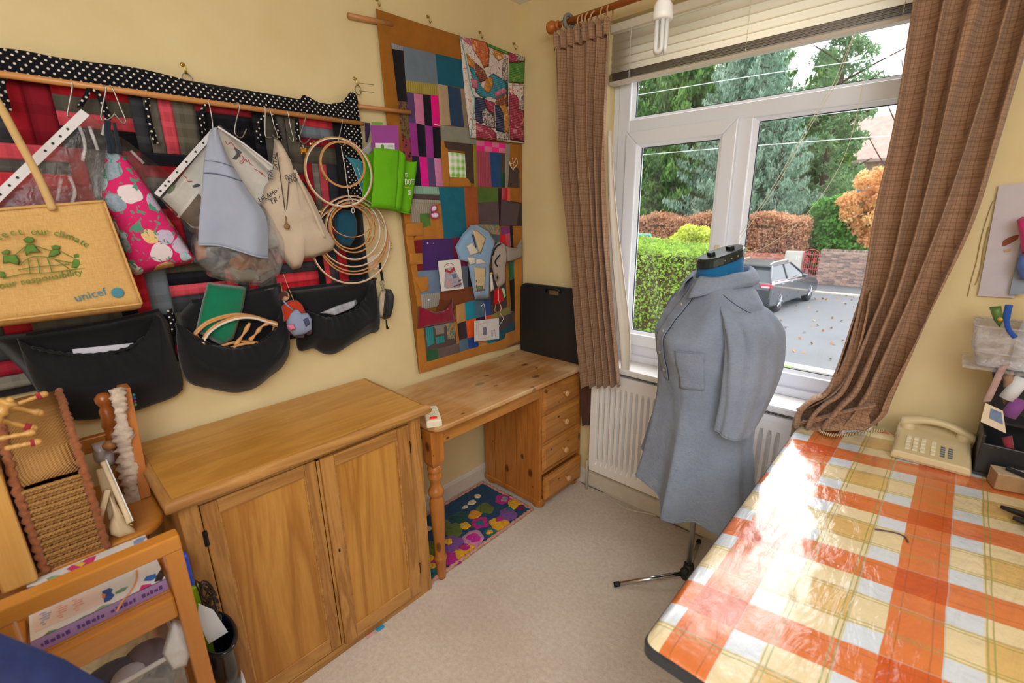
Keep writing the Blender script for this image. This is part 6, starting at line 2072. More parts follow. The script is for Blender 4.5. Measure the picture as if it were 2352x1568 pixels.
for P in (X_(0.092,-3756,3615,-3750,3529,-3777,3439), X_(0.092,-3714,3619,-3702,3500), X_(0.09,-3881,3346,-3918,3234), X_(0.09,-3845,3358,-3840,3280,-3863,3223), X_(0.085,-3645,3640,-3666,3582), X_(0.082,-3554,3513,-3506,3446)):
 MB().tube(smooth_path(P, 5), 0.004, 7).build('film_crease', clearfilm('crease_film', 'f4f6fa', 0.25, 0.5), s1, smooth=True)

def tulip():
 t = NT('pink_tulip_print')
 co = t.coord()
 dn = t.new('ShaderNodeTexNoise')
 dn.inputs['Scale'].default_value = 18
 t.link(co, dn.inputs['Vector'])
 av = t.new('ShaderNodeVectorMath', operation='MULTIPLY_ADD')
 t.link(dn.outputs['Color'], av.inputs[0])
 av.inputs[1].default_value = (0.024, 0.024, 0.024)
 t.link(co, av.inputs[2])
 v = t.new('ShaderNodeTexVoronoi')
 v.inputs['Scale'].default_value = 18
 t.link(av.outputs[0], v.inputs['Vector'])
 sp = t.new('ShaderNodeSeparateColor')
 t.link(v.outputs['Color'], sp.inputs[0])
 pet = t.ramp(sp.outputs[0], [(0.0, srgb('dfe0ea')), (0.22, srgb('e8b23a')), (0.40, srgb('b9a8cc')), (0.58, srgb('5a7f9a')), (0.74, srgb('e6d4dc')), (0.88, srgb('8fc0cc'))], 'CONSTANT')
 pt = t.mix(t.math('MULTIPLY', t.noise(co, 110, 3), 0.45), pet, srgb('f4f0f0'))
 c = t.mix(t.math('LESS_THAN', v.outputs['Distance'], 0.50), srgb('d81f6c'), pt)
 gr = t.ramp(t.noise(co, 40, 2, 0.5, 1.5), [(0.58, (0, 0, 0)), (0.60, (1, 1, 1))])
 c = t.mix(t.math('MULTIPLY', gr, t.math('GREATER_THAN', v.outputs['Distance'], 0.36)), c, srgb('4c9a80'))
 t.base(c)
 t.set(Roughness=0.85)
 t.bump(t.noise(co, 14, 3), 0.3, 0.006)
 return t.m
fb = thing('drawstring_bag', 'pink tulip print drawstring bag hanging from an S-hook', 'bag', (0.08, -1.72, 1.30))
puff(X_(0.078,-3664,3505,-3625,3524,-3588,3495,-3550,3420,-3508,3313,-3473,3214,-3419,3084,-3371,2961,-3329,2856,-3462,2840,-3577,2824,-3661,2804,-3687,2840,-3700,2943,-3716,3117,-3729,3248,-3726,3284,-3694,3401), (1, 0, 0), 0.040, step=0.014, rings=7, wob=0.008, wsc=24, back=0.3, center=X_(0.078,-3591,3089)[0]).build('bag_body', tulip(), fb, smooth=True)
for k, P in enumerate((X_(0.092,-3622,3656,-3635,3606,-3631,3551,-3634,3494), X_(0.092,-3604,3650,-3605,3587,-3607,3537,-3608,3491), X_(0.092,-3636,3659,-3649,3594,-3650,3526,-3654,3488))):
 MB().tube(smooth_path(P, 6), [0.004 + 0.002 * i / 18 for i in range(19)], 7).build('drawstring', fabric('navy_cord', '26303e'), fb, smooth=True)

s2 = thing('pattern_sleeve', 'clear sleeve holding a white pattern sheet with red writing behind the pale blue cloth', 'plastic sleeve', (0.07, -1.5, 1.45))
strip_holes(X_(0.078,-3474,3269)[0], X_(0.078,-3103,3666)[0], 0.016, [0.06, 0.14, 0.2, 0.34, 0.5, 0.66, 0.8], s2, 0.075)
PS = X_(0.068,-3061,3693,-2780,3484,-2716,3350,-2896,3127,-3035,2955,-3323,3075,-3447,3252,-3371,3330)
MB().prism(PS, (0.001, 0, 0)).build('pattern_sheet', plain('pattern_paper', 'd6d2cc', 0.55, var=0.05), s2)
puff(X_(0.071,-3060,3708,-2703,3350,-2907,3068,-3331,3040,-3468,3264), (1, 0, 0), 0.006, step=0.03, rings=4, wob=0.004, back=0.05).build('film', M_FILM, s2, smooth=True)
MB().tube(X_(0.079,-3080,3691,-2941,3603,-2780,3477,-2717,3364), 0.0035, 6).build('welded_edge', M_PUNCH, s2, smooth=True)
M_RED = plain('red_pen', 'b8402c', 0.6)
for P in (X_(0.0705,-2979,3521,-2958,3530,-2954,3509,-2978,3487,-2965,3481,-2940,3510,-2933,3493,-2920,3504,-2917,3484,-2898,3471), X_(0.0705,-2894,3449,-2867,3436,-2849,3416,-2854,3430,-2829,3402), X_(0.0705,-3315,3388,-3300,3375,-3297,3356,-3273,3357), X_(0.0705,-3437,3215,-3424,3196,-3410,3176,-3418,3196), X_(0.0705,-3044,3611,-3034,3592,-3012,3607,-2996,3582,-2985,3569)):
 MB().tube(smooth_path(P, 5), 0.0012, 5).build('handwriting', M_RED, s2)
puff(X_(0.0695,-2996,3582,-2954,3551,-2996,3500,-3021,3505,-2981,3549,-2998,3568), (1, 0, 0), 0.001, step=0.01, rings=2, back=0).build('photo_corner', plain('dark_teal_ink', '2a3438'), s2)
MB().prism(X_(0.0692,-3375,3142,-3249,3284,-3240,3264,-3277,3079,-3320,3081), (0.0008, 0, 0)).build('dark_photo', plain('sepia_photo', '6a5440', 0.5, var=0.3, vscale=50), s2)
MB().prism(X_(0.069,-3392,3142,-3251,3307,-3248,3289,-3376,3135), (0.0006, 0, 0)).build('photo_border', plain('photo_paper', 'e9e4de'), s2)
puff(X_(0.0695,-3277,3330,-3245,3344,-3228,3335,-3242,3324,-3274,3317), (1, 0, 0), 0.0012, step=0.01, rings=2, back=0).build('drawn_cap', plain('navy_ink', '2a3040'), s2)
puff(X_(0.0695,-3422,3281,-3396,3320,-3362,3334,-3372,3308,-3403,3278), (1, 0, 0), 0.0012, step=0.01, rings=2, back=0).build('drawn_leaf', plain('leaf_green_ink', '6a8050'), s2)

jb = thing('scrap_bag', 'knotted clear plastic bag stuffed with fabric scraps under the pale blue cloth', 'bag', (0.09, -1.46, 1.25))
for P, c in ((X_(0.075,-3335,2959,-3193,2993,-3040,2956,-3058,2839,-3251,2797,-3339,2862), '4a5260'), (X_(0.075,-3209,2894,-3017,2925,-2979,2802,-3128,2741), '8a5838'), (X_(0.075,-3049,2898,-2875,2916,-2833,2788,-2993,2711), '6a4a3c'), (X_(0.075,-3332,2972,-3263,3024,-3266,2856,-3339,2862), 'b07050'), (X_(0.075,-3169,2819,-2984,2771,-2967,2692,-3133,2711), '7a7468'), (X_(0.075,-2901,3127,-2788,3095,-2800,2911,-2935,2905), 'a8a8a8'), (X_(0.075,-2858,3067,-2820,3042,-2842,2975,-2881,2993), 'd8903a')):
 puff(P, (1, 0, 0), 0.02, step=0.014, rings=4, wob=0.004).build('fabric_scrap', fabric('scrap_' + c, c), jb, smooth=True)
puff(X_(0.08,-3363,2879,-3351,2974,-3316,3081,-3238,3187,-3051,3242,-2891,3221,-2788,3125,-2759,2987,-2782,2848,-2840,2727,-2970,2659,-3126,2690,-3285,2758), (1, 0, 0), 0.055, step=0.016, rings=8, wob=0.016, wsc=22, back=0.3).build('clear_bag', clearfilm('crinkled_bag_film', 'cfccc8', 0.17, 0.5), jb, smooth=True)
pb = thing('apron', 'pale blue cotton cloth hung from its waistband tie on an S-hook', 'apron', (0.13, -1.5, 1.35))
M_PB = fabric('pale_blue_cotton', 'a9b2c8', weave=700, var=0.06, wrinkle=0.35, bump=0.4)
AL = rows_from(X_(0.125,-3149,3655,-3191,3547,-3222,3444,-3257,3290,-3298,3134,-3333,2971), 30)
AR = rows_from(X_(0.125,-3118,3673,-3102,3592,-3067,3474,-2987,3296,-2902,3133,-2932,2870), 30)
G = []
for i, (a, b) in enumerate(zip(AL, AR)):
 v = i / 29
 row = []
 for j in range(33):
  u = j / 32
  p = a.lerp(b, u)
  x = 0.125 + 0.022 * math.sin(PI * u) + 0.010 * v * math.sin(u * 9 + 1.2) + 0.008 * math.sin(u * 4.2 - v * 2) * v + 0.004 * nz(u * 4, v * 3, 4)
  row.append((x, p.y, p.z + 0.008 * v * math.sin(u * 5.5)))
 G.append(row)
MB().grid(G).build('cloth', M_PB, pb, smooth=True, solid=0.004, recalc=False)
MB().tube([(p[0] + 0.002, p[1], p[2]) for p in G[-1]], 0.0028, 6).build('hem', M_PB, pb, smooth=True)
MB().tube([(p[0] + 0.004, p[1], p[2]) for p in G[11]], 0.0022, 6).build('waistband_edge', fabric('slate_stitch', '6f7890'), pb, smooth=True)
MB().tube([(p[0] + 0.004, p[1], p[2]) for p in G[8]], 0.0014, 6).build('waistband_edge', fabric('slate_stitch', '6f7890'), pb, smooth=True)
MB().tube(smooth_path(X_(0.13,-3143,3649,-3146,3575,-3154,3498,-3164,3452), 5), 0.004, 7).build('tie', fabric('slate_tie', '7c86a0'), pb, smooth=True)

cb = thing('canvas_bag', 'cream canvas drawstring bag with hand lettering hanging from the rail', 'bag', (0.09, -1.3, 1.30))
M_CAN = fabric('cream_canvas', 'cdbba6', weave=500, var=0.05, wrinkle=0.3, bump=0.4)
puff(X_(0.08,-2740,3654,-2707,3646,-2670,3570,-2654,3469,-2595,3398,-2531,3278,-2457,3071,-2387,2920,-2415,2871,-2574,2825,-2658,2825,-2683,2759,-2742,2749,-2800,2834,-2879,3068,-2897,3215,-2857,3331,-2794,3404,-2769,3534), (1, 0, 0), 0.050, step=0.013, rings=8, wob=0.010, wsc=18, back=0.3, center=X_(0.08,-2667,3108)[0]).build('bag_body', M_CAN, cb, smooth=True)
for P in (X_(0.128,-2774,3553,-2774,3357,-2775,3184,-2778,3125), X_(0.128,-2716,3388,-2749,3242,-2775,3125)):
 MB().tube(smooth_path(P, 5), 0.0016, 6).build('cord', plain('dark_brown_cord', '4a3a2e', 0.8), cb)
tg = X_(0.132,-2783,3066)[0]
MB().tube([X_(0.13,-2778,3131)[0], tg], 0.0032, 7).build('cord_stop', plain('wood_bead', '8a6a44', 0.5), cb, smooth=True)
MB().lathe([(0.003, 0), (0.010, 0.001), (0.0105, 0.004), (0.003, 0.005)], tg, 14, Matrix.Rotation(PI / 2, 3, 'Y')).build('toggle', plain('wood_bead', '8a6a44'), cb, smooth=True)
MB().tube(smooth_path(X_(0.126,-2671,3448,-2617,3303,-2566,3152,-2513,2978), 5), 0.006, 7).build('fold', M_CAN, cb, smooth=True)
M_INK = plain('black_marker', '3a3632', 0.8)
text_mb('DITAL', 0.0200, X_(0.124,-2784,3441)[0], (0, 0.10, 0.99), (0, -0.99, 0.10)).build('lettering', M_INK, cb)
text_mb('TRA', 0.0200, X_(0.12,-2821,3368)[0], (0, 0.10, 0.99), (0, -0.99, 0.10)).build('lettering', M_INK, cb)
text_mb('TRA', 0.026, X_(0.116,-2857,3215)[0], (0, 0.96, 0.28), (0, -0.28, 0.96)).build('lettering', M_INK, cb)
text_mb('HILAMIN', 0.021, X_(0.112,-2921,3229)[0], (0, 0.90, 0.42), (0, -0.42, 0.90)).build('lettering', M_INK, cb)
text_mb('TWO', 0.019, X_(0.13,-2748,3377)[0], (0, 0.94, 0.34), (0, -0.34, 0.94)).build('lettering', M_INK, cb)
text_mb('DO', 0.022, X_(0.132,-2726,3359)[0], (0, 0.98, 0.2), (0, -0.2, 0.98)).build('lettering', M_INK, cb)

# ---- jute bag in front
jt = thing('jute_bag', 'printed jute shopping bag with green children drawing and blue lettering', 'bag', (0.16, -1.95, 1.05))
def jute():
 t = NT('jute_weave')
 co = t.coord()
 s = t.sep(co)
 a = t.noise(t.coord((30, 30, 420)), 2, 2)
 b = t.noise(t.coord((30, 420, 30)), 2, 2)
 f = t.math('ADD', t.math('MULTIPLY', a, 0.5), t.math('MULTIPLY', b, 0.5))
 t.base(t.ramp(f, [(0.3, srgb('c9964f')), (0.7, srgb('e6bd7c'))]))
 t.set(Roughness=0.9)
 t.bump(f, 0.5, 0.003)
 return t.m
M_JUTE = jute()
JD = 0.190
JF = X_(0.19,-4328,3166,-3753,3226,-3729,3163,-3694,2666,-4440,2667)
JF = [JF[0], JF[1], JF[3], JF[4]]
G = []
for i in range(15):
 row = []
 for j in range(25):
  p = bil(JF, j / 24, i / 14)
  row.append((JD + 0.006 * math.sin(j * 0.4) * math.sin(i / 14 * PI) + 0.004 * nz(p[1], p[2], 0, 8), p[1], p[2]))
 G.append(row)
MB().grid(G).build('front_panel', M_JUTE, jt, smooth=True, solid=0.003, recalc=False)
a, b = JF[1], JF[2]
BB = [X_(0.075,-3718,3232)[0], X_(0.075,-3604,2643)[0]]
MB().grid([[lerp(a, b, k / 10), lerp(lerp(a, b, k / 10), (0.13, lerp(a, b, k / 10)[1] - 0.02, lerp(a, b, k / 10)[2]), 0.6), (0.085, lerp(a, b, k / 10)[1] + 0.004, lerp(a, b, k / 10)[2])] for k in range(11)]).build('side_gusset', M_JUTE, jt, smooth=True, solid=0.003, recalc=False)
bl0, br0 = JF[3], JF[2]
MB().grid([[lerp(bl0, br0, k / 12), (0.155, lerp(bl0, br0, k / 12)[1], lerp(bl0, br0, k / 12)[2] - 0.016), (0.10, lerp(bl0, br0, k / 12)[1] - 0.012, lerp(bl0, br0, k / 12)[2] - 0.028)] for k in range(13)]).build('bottom_gusset', M_JUTE, jt, smooth=True, solid=0.003, recalc=False)
MB().grid([[(0.086, p[1], p[2] - 0.004) for p in r] for r in G]).build('back_panel', M_JUTE, jt, smooth=True, solid=0.003, recalc=False)
MB().tube([(JD + 0.002, p[1], p[2]) for p in G[0]], 0.0035, 6).build('top_hem', M_JUTE, jt, smooth=True)
MB().tube([(JD + 0.002, p[1], p[2]) for p in resample([a, b], 0.02, False)], 0.003, 6).build('side_seam', M_JUTE, jt, smooth=True)
MB().tube([(JD + 0.002, p[1], p[2]) for p in resample([bl0, br0], 0.02, False)], 0.003, 6).build('bottom_seam', M_JUTE, jt, smooth=True)
HP = smooth_path(X_(0.197,-3957,3183,-3976,3330,-4012,3507,-4047,3670,-4098,3798), 6)
MB().tube(HP, 0.0085, 10).build('handle', fabric('tan_rope_handle', 'd8b478', weave=300), jt, smooth=True)
M_GRN = plain('green_print', '5d8434', 0.85, var=0.15, vscale=120)
M_BLU = plain('blue_print', '4a8a9c', 0.85)
GX = JD + 0.0055
txR, txU = (0, 0.985, 0.17), (0, -0.10, 0.995)
text_mb('unicef', 0.0285, X_(0.196,-3967,2718)[0], (0, 0.985, 0.16), (0, -0.16, 0.985), 0.0008).build('blue_lettering', M_BLU, jt)
gp = X_(0.197,-3789,2743)[0]
MB().sphere(gp, 0.014, 16, 10, (0.12, 1, 1)).build('blue_globe', M_BLU, jt, smooth=True)
text_mb('our responsibility', 0.0222, X_(0.196,-4221,2819)[0], (0, 0.99, 0.12), (0, -0.12, 0.99), 0.0008, shear=0.15).build('green_lettering', M_GRN, jt)
def arc_text(msg, arc, size):
 ap = smooth_path(arc, 12)
 d = [0]
 for p, q in zip(ap, ap[1:]):
  d.append(d[-1] + (q - p).length)
 wd = [{'m': 1.7, 'i': 0.5, 'l': 0.5, 'r': 0.75, 't': 0.7, ' ': 0.8, 'c': 0.95}.get(c, 1.08) for c in msg]
 for k, chx in enumerate(msg):
  pos = d[-1] * sum(wd[:k]) / sum(wd)
  i = next((j for j in range(len(d) - 1) if d[j + 1] >= pos), len(ap) - 2)
  p = ap[i].lerp(ap[i + 1], (pos - d[i]) / max(1e-6, d[i + 1] - d[i]))
  t = (ap[i + 1] - ap[i]).normalized()
  if chx != ' ':
   text_mb(chx, size, p, t, (0, -t.z, t.y), 0.0008).build('green_lettering', M_GRN, jt)
arc_text('our climate', X_(0.199,-4059,3064,-4013,3064,-3978,3057,-3937,3042,-3902,3020,-3868,2990), 0.024)
arc_text('protect', X_(0.199,-4231,2994,-4195,3029,-4157,3051,-4120,3063,-4082,3067), 0.024)
def gblob(pts, nm='green_figure'):
 puff(pts, (1, 0, 0), 0.0012, step=0.008, rings=3, back=0.2).build(nm, M_GRN, jt, smooth=True)
for P in (X_(0.196,-4092,3044,-4074,3058,-4054,3053,-4052,3039,-4065,3027,-4085,3028), X_(0.196,-4002,3004,-3984,3013,-3966,3005,-3972,2991,-3997,2989), X_(0.196,-3926,2958,-3906,2970,-3894,2955,-3904,2937,-3926,2943), X_(0.196,-4175,2990,-4155,3002,-4145,2993,-4153,2978,-4173,2977)):
 gblob(P, 'green_hat')
for P in (X_(0.196,-4084,3023,-4058,3021,-4051,2996,-4041,2981,-4083,2980,-4096,2963,-4098,2992), X_(0.196,-4002,2989,-3975,2991,-3974,2969,-3998,2956,-4020,2954,-4013,2975), X_(0.196,-3929,2939,-3901,2941,-3905,2903,-3928,2890,-3947,2895,-3939,2921), X_(0.196,-4174,2972,-4129,2976,-4123,2944,-4130,2923,-4161,2940,-4182,2935), X_(0.196,-4199,2901,-4185,2896,-4186,2871,-4205,2870)):
 gblob(P)
for P in (X_(0.1965,-4129,2976,-4104,2999,-4083,3016), X_(0.1965,-4057,3014,-4032,2998,-4003,2985), X_(0.1965,-3973,2983,-3948,2959,-3929,2943), X_(0.1965,-4124,2926,-4099,2949,-4066,2961,-4025,2954,-3976,2932,-3902,2906), X_(0.1965,-4197,2866,-4129,2880,-4041,2878,-3952,2884,-3870,2888), X_(0.1965,-4094,2949,-4097,2913,-4102,2877), X_(0.1965,-4062,2957,-4062,2917,-4068,2877), X_(0.1965,-4026,2950,-4023,2913,-4024,2880), X_(0.1965,-4139,2902,-4071,2910,-4002,2912,-3951,2915), X_(0.1965,-4001,2941,-3979,2917,-3957,2889)):
 MB().tube(smooth_path(P, 5), 0.0011, 5).build('green_line', M_GRN, jt)

# ---- hoops hung from the rail
HO = [
 (X_(0.105,-2308,3447,-2560,3435,-2027,3461,-2278,3693,-2337,3201), dict(mat=M_HOOPC, label='largest white bound hoop hanging from the rail', screw=2.3, w=0.0075)),
 (X_(0.112,-2284,3507,-2455,3496,-2102,3517,-2265,3665,-2303,3346), dict(label='small beech hoop hanging inside the white bound hoop', screw=3.75, w=0.007)),
 (X_(0.092,-2234,3097,-2412,3100,-2041,3093,-2218,3229,-2249,2962), dict(label='thin pale hoop in front of the lower cluster', double=False, w=0.006)),
 (X_(0.084,-2242,3040,-2410,3045,-2065,3034,-2222,3204,-2261,2872), dict(label='smallest double beech hoop of the lower cluster', screw=-0.6)),
 (X_(0.078,-2217,3039,-2413,3045,-2010,3032,-2195,3235,-2240,2842), dict(label='beech hoop just outside the smallest of the lower cluster')),
 (X_(0.072,-2205,3021,-2433,3029,-1957,3012,-2178,3256,-2233,2780), dict(mat=M_HOOPC, label='white bound hoop in the middle of the lower cluster', w=0.0065)),
 (X_(0.066,-2204,3003,-2489,3014,-1885,2991,-2173,3277,-2237,2718), dict(mat=M_HOOPC, label='cream bound hoop under the canvas bag corner', screw=2.5)),
 (X_(0.06,-2200,2985,-2475,2996,-1866,2971,-2166,3281,-2235,2680), dict(label='wide plain beech hoop of the lower cluster', screw=0.35)),
 (X_(0.056,-2193,2970,-2484,2983,-1858,2955,-2158,3277,-2230,2653), dict(label='wide beech hoop behind the others with brass screw')),
 (X_(0.052,-2209,2899,-2534,2918,-1841,2878,-2173,3209,-2246,2579), dict(mat=M_HOOPC, label='lowest and widest grey bound hoop of the cluster', screw=-0.1, w=0.0065)),
]
for P, kw in HO:
 c = P[0]
 hoop((c[1], c[2]), (P[2][1] - P[1][1]) / 2, (P[3][2] - P[4][2]) / 2, c[0], group='embroidery hoops under the rail', tilt=0.004, **kw)
for P in (X_(0.1,-2272,3641,-2261,3510,-2252,3286,-2254,3222), X_(0.1,-2214,3692,-2255,3645), X_(0.1,-2247,3286,-2221,3241,-2228,3222)):
 tag(MB().tube(P, 0.0018, 5).build('hanging_tape', fabric('white_tape', 'd8d0c4'), smooth=True), ('long white tape running down through both upper hoops', 'short grey tie knotted at the top of the upper hoops', 'short white tape joining the upper hoops to the lower cluster')[len(P) if len(P) < 3 and P[0][2] < 1.6 else (0 if len(P) == 4 else 1 if len(P) == 2 else 2)], 'tape')
lp = X_(0.1,-2226,3194,-2239,3176,-2236,3153,-2217,3162,-2220,3185)
tag(MB().tube(smooth_path(lp, 5, closed=True), 0.0016, 5, closed=True).build('hanging_loop', fabric('white_tape', 'd8d0c4'), smooth=True), 'small white cord loop between the upper and lower hoops', 'cord')
puff_b = puff(X_(0.046,-2329,3155,-2255,3181,-2163,3174,-2141,3089,-2153,2982,-2228,2885,-2319,2905,-2344,3004), (1, 0, 0), 0.014, step=0.014, rings=5, back=0.1)
tag(puff_b.build('teal_pouch', fabric('teal_pouch', '1b4f66'), smooth=True), 'dark teal cloth pouch hanging behind the lower hoops', 'pouch')
tc = thing('teal_folder', 'teal card folder with white stripes behind the upper hoops', 'folder', (0.04, -1.05, 1.55))
MB().prism(X_(0.042,-2181,3584,-2056,3563,-2043,3531,-1997,3391,-1976,3329,-2061,3269,-2098,3435,-2131,3521), (0.003, 0, 0)).build('folder_card', plain('teal_card', '3a8aa0', 0.5), tc)
for P in (X_(0.047,-2136,3520,-2096,3406,-2060,3278), X_(0.047,-2099,3516,-2066,3426,-2030,3303)):
 MB().tube(P, 0.0012, 5).build('white_stripe', plain('stripe_white', 'd8dce0'), tc)
puff(X_(0.044,-2048,3408,-2017,3390,-1999,3343,-1983,3338,-2002,3313,-2039,3342), (1, 0, 0), 0.002, step=0.01, rings=2, back=0.1).build('white_shape', plain('lilac_white', 'c8c4d8'), tc)
tag(MB().prism(X_(0.036,-2004,3572,-1955,3566,-1956,3393,-1989,3402,-2016,3463), (0.003, 0, 0)).build('kraft_card', plain('kraft_card', '9a7038', 0.7)), 'brown kraft card edge beside the green bag', 'card')
tag(puff(X_(0.052,-2048,3636,-1952,3718,-1949,3639,-1986,3608), (1, 0, 0), 0.006, step=0.012, rings=3, wob=0.003).build('clear_packet', plain('clear_packet_grey', 'b8b4b8', 0.15, coat=0.5, var=0.2)), 'crumpled clear packet left of the purple card', 'packet')
tag(puff(X_(0.04,-1983,3856,-1933,3858,-1933,3810,-1972,3704,-1991,3707,-1986,3804), (1, 0, 0), 0.006, step=0.012, rings=3).build('purple_ribbon', fabric('purple_black_ribbon', '3c2a58', var=0.4, vscale=60), smooth=True), 'purple and black ribbons at the end of the rail', 'ribbon')

# ---- green shopper with a purple card
gb = thing('green_bag', 'small lime green non-woven bag hung at the end of the rail', 'bag', (0.09, -0.9, 1.45))
M_LIME = fabric('lime_nonwoven', '6cb81c', '58a010', weave=240, var=0.06, sheen=0.0)
M_LIME2 = M_LIME
GFv = X_(0.115,-2017,3649,-1776,3650,-1804,3453,-1861,3252,-1853,3188,-2081,3208,-2038,3429)
gl_, gr_ = rows_from([GFv[0], GFv[6], GFv[5]], 14), rows_from([GFv[1], GFv[2], GFv[4]], 14)
Gg = [[(0.115 + 0.006 * math.sin(PI * j / 10) + 0.004 * nz(i * 0.4, j * 0.4), a.y + (b.y - a.y) * j / 10, a.z + (b.z - a.z) * j / 10) for j in range(11)] for i, (a, b) in enumerate(zip(gl_, gr_))]
MB().grid(Gg).build('front_panel', M_LIME, gb, smooth=True, solid=0.002, recalc=False)
GS = X_(0.06,-1538,3584,-1576,3403,-1644,3147)
gs_ = rows_from(GS, 14)
Gs = []
for i, (a, b) in enumerate(zip(gr_, gs_)):
 row = []
 for j in range(13):
  u = j / 12
  zz = a.z + (b.z - a.z) * u
  yy = a.y + (b.y - a.y) * u
  xx = 0.115 + (0.060 - 0.115) * u + 0.016 * math.sin(u * 8.5) * (1 - 0.5 * i / 13)
  row.append((xx, yy, zz - (0.018 * math.sin(PI * u) if i == 0 else 0)))
 Gs.append(row)
MB().grid(Gs).build('side_panel', M_LIME, gb, smooth=True, solid=0.002, recalc=False)
MB().grid([[(0.050, p[1] - 0.008, p[2] - 0.004) for p in r] for r in Gg]).build('back_panel', M_LIME, gb, smooth=True, solid=0.002, recalc=False)
MB().grid([[Gg[-1][j], (0.09, Gg[-1][j][1], Gg[-1][j][2] - 0.006), (0.05, Gg[-1][j][1], Gg[-1][j][2] - 0.004)] for j in range(11)] + [[Gs[-1][j], (0.08, Gs[-1][j][1] - 0.01, Gs[-1][j][2] - 0.005), (0.055, Gs[-1][j][1] - 0.01, Gs[-1][j][2] - 0.003)] for j in range(1, 13)]).build('base_panel', M_LIME, gb, smooth=True, solid=0.002, recalc=False)
M_TXW = plain('white_bag_print', 'ecece4', 0.7)
sd = (Vector(Gs[8][12]) - Vector(Gs[8][2])).normalized()
for body, P, sz in (('ES', X_(0.105,-1733,3443)[0], 0.022), ("DO'T", X_(0.105,-1742,3379)[0], 0.034), ('SP', X_(0.1,-1709,3297)[0], 0.030)):
 text_mb(body, sz, (P[0] + 0.010, P[1], P[2]), (sd.x * 0.9, sd.y, 0.05), (0, 0, 1), 0.0008).build('white_lettering', M_TXW, gb)
for P in (X_(0.108,-1742,3361,-1680,3356), X_(0.108,-1697,3269,-1675,3264)):
 MB().tube(P, 0.0014, 5).build('yellow_rule', plain('yellow_print', 'd8b020'), gb)
pcx = thing('purple_card', 'purple card with a white printed label sticking out of the green bag', 'card', (0.08, -0.95, 1.62))
PQ_ = X_(0.095,-1997,3818,-1743,3844,-1753,3646,-2001,3632)
MB().prism(PQ_, (0.003, 0, 0)).build('card', plain('purple_card', '9a3f96', 0.5), pcx)
LQ = X_(0.0985,-1976,3690,-1793,3705,-1796,3647,-1978,3637)
MB().prism(LQ, (0.0006, 0, 0)).build('label', plain('label_white', 'e4e0e4', 0.5), pcx)
puff(X_(0.0995,-1925,3678,-1909,3688,-1894,3678,-1898,3657,-1923,3655), (1, 0, 0), 0.0006, step=0.005, rings=2, back=0).build('green_mark', plain('green_mark', '5a9a3a'), pcx)
for k in range(4):
 a, b = on_q(LQ, [(0.62, 0.15 + 0.16 * k), (0.92, 0.13 + 0.16 * k)], 0.0995)
 MB().tube([a, b], 0.0005, 4).build('print_line', plain('print_grey', '8a8a9a'), pcx)
tag(MB().prism(X_(0.088,-1980,3847,-1931,3850,-1880,3854,-1879,3837,-1980,3825), (0.004, 0, 0)).build('green_sachet', plain('green_sachet', '6aa838', 0.4)), 'green paper edge behind the top of the purple card', 'paper')

# ---- doll hanging by the pockets
dd = thing('rag_doll', 'small rag doll in orange jumper and blue dungarees hanging between the black pockets', 'doll', X_(0.1,-2794,2242)[0])
hc = X_(0.105,-2845,2574)[0]
MB().sphere(hc, 0.0165, 16, 12, (0.9, 1, 1.1)).build('head', fabric('doll_skin', 'd8a888'), dd, smooth=True)
puff(X_(0.118,-2901,2554,-2886,2601,-2858,2617,-2830,2598,-2831,2566,-2842,2579,-2868,2576,-2885,2551), (1, 0, 0), 0.008, step=0.006, rings=4, back=1.2).build('hair', fabric('brown_wool_hair', '4a2c24', weave=300, bump=0.8), dd, smooth=True)
puff(X_(0.1,-2874,2496,-2844,2523,-2798,2535,-2755,2526,-2723,2491,-2704,2422,-2742,2419,-2780,2472,-2829,2443,-2847,2380,-2873,2385), (1, 0, 0), 0.020, step=0.01, rings=5, back=0.5, center=X_(0.1,-2805,2485)[0]).build('jumper', fabric('orange_red_knit', 'c03a1c', weave=260, bump=0.7), dd, smooth=True)
puff(X_(0.11,-2840,2456,-2778,2483,-2749,2432,-2699,2424,-2673,2371,-2684,2286,-2734,2267,-2782,2258,-2826,2267,-2862,2330,-2864,2377), (1, 0, 0), 0.020, step=0.01, rings=5, back=0.5).build('dungarees', fabric('chambray_doll', '8f9cbc', weave=500), dd, smooth=True)
puff(X_(0.131,-2759,2388,-2720,2400,-2709,2346,-2744,2329), (1, 0, 0), 0.002, step=0.006, rings=2, back=0.4).build('navy_patch', fabric('navy_felt_patch', '4a5272'), dd, smooth=True)
puff(X_(0.131,-2882,2369,-2829,2368,-2818,2324,-2862,2323), (1, 0, 0), 0.002, step=0.006, rings=2, back=0.4).build('pink_patch', fabric('pink_felt_patch', 'e07a9c'), dd, smooth=True)
for P in (X_(0.112,-2819,2266,-2772,2271,-2747,2256,-2758,2239,-2807,2252), X_(0.112,-2735,2273,-2686,2287,-2693,2264,-2723,2256)):
 puff(P, (1, 0, 0), 0.012, step=0.006, rings=3, back=0.6).build('shoe', fabric('brown_felt_shoe', '4a2f2a'), dd, smooth=True)
MB().tube(X_(0.122,-2871,2546,-2847,2506,-2817,2470), 0.003, 6).build('strap', fabric('chambray_doll', '8f9cbc'), dd, smooth=True)
for P in (X_(0.105,-2857,2674,-2859,2639,-2857,2610), X_(0.115,-2839,2736,-2818,2636,-2794,2540)):
 MB().tube(P, 0.0011, 5).build('thread', plain('tan_thread', 'c89a68', 0.8), dd)

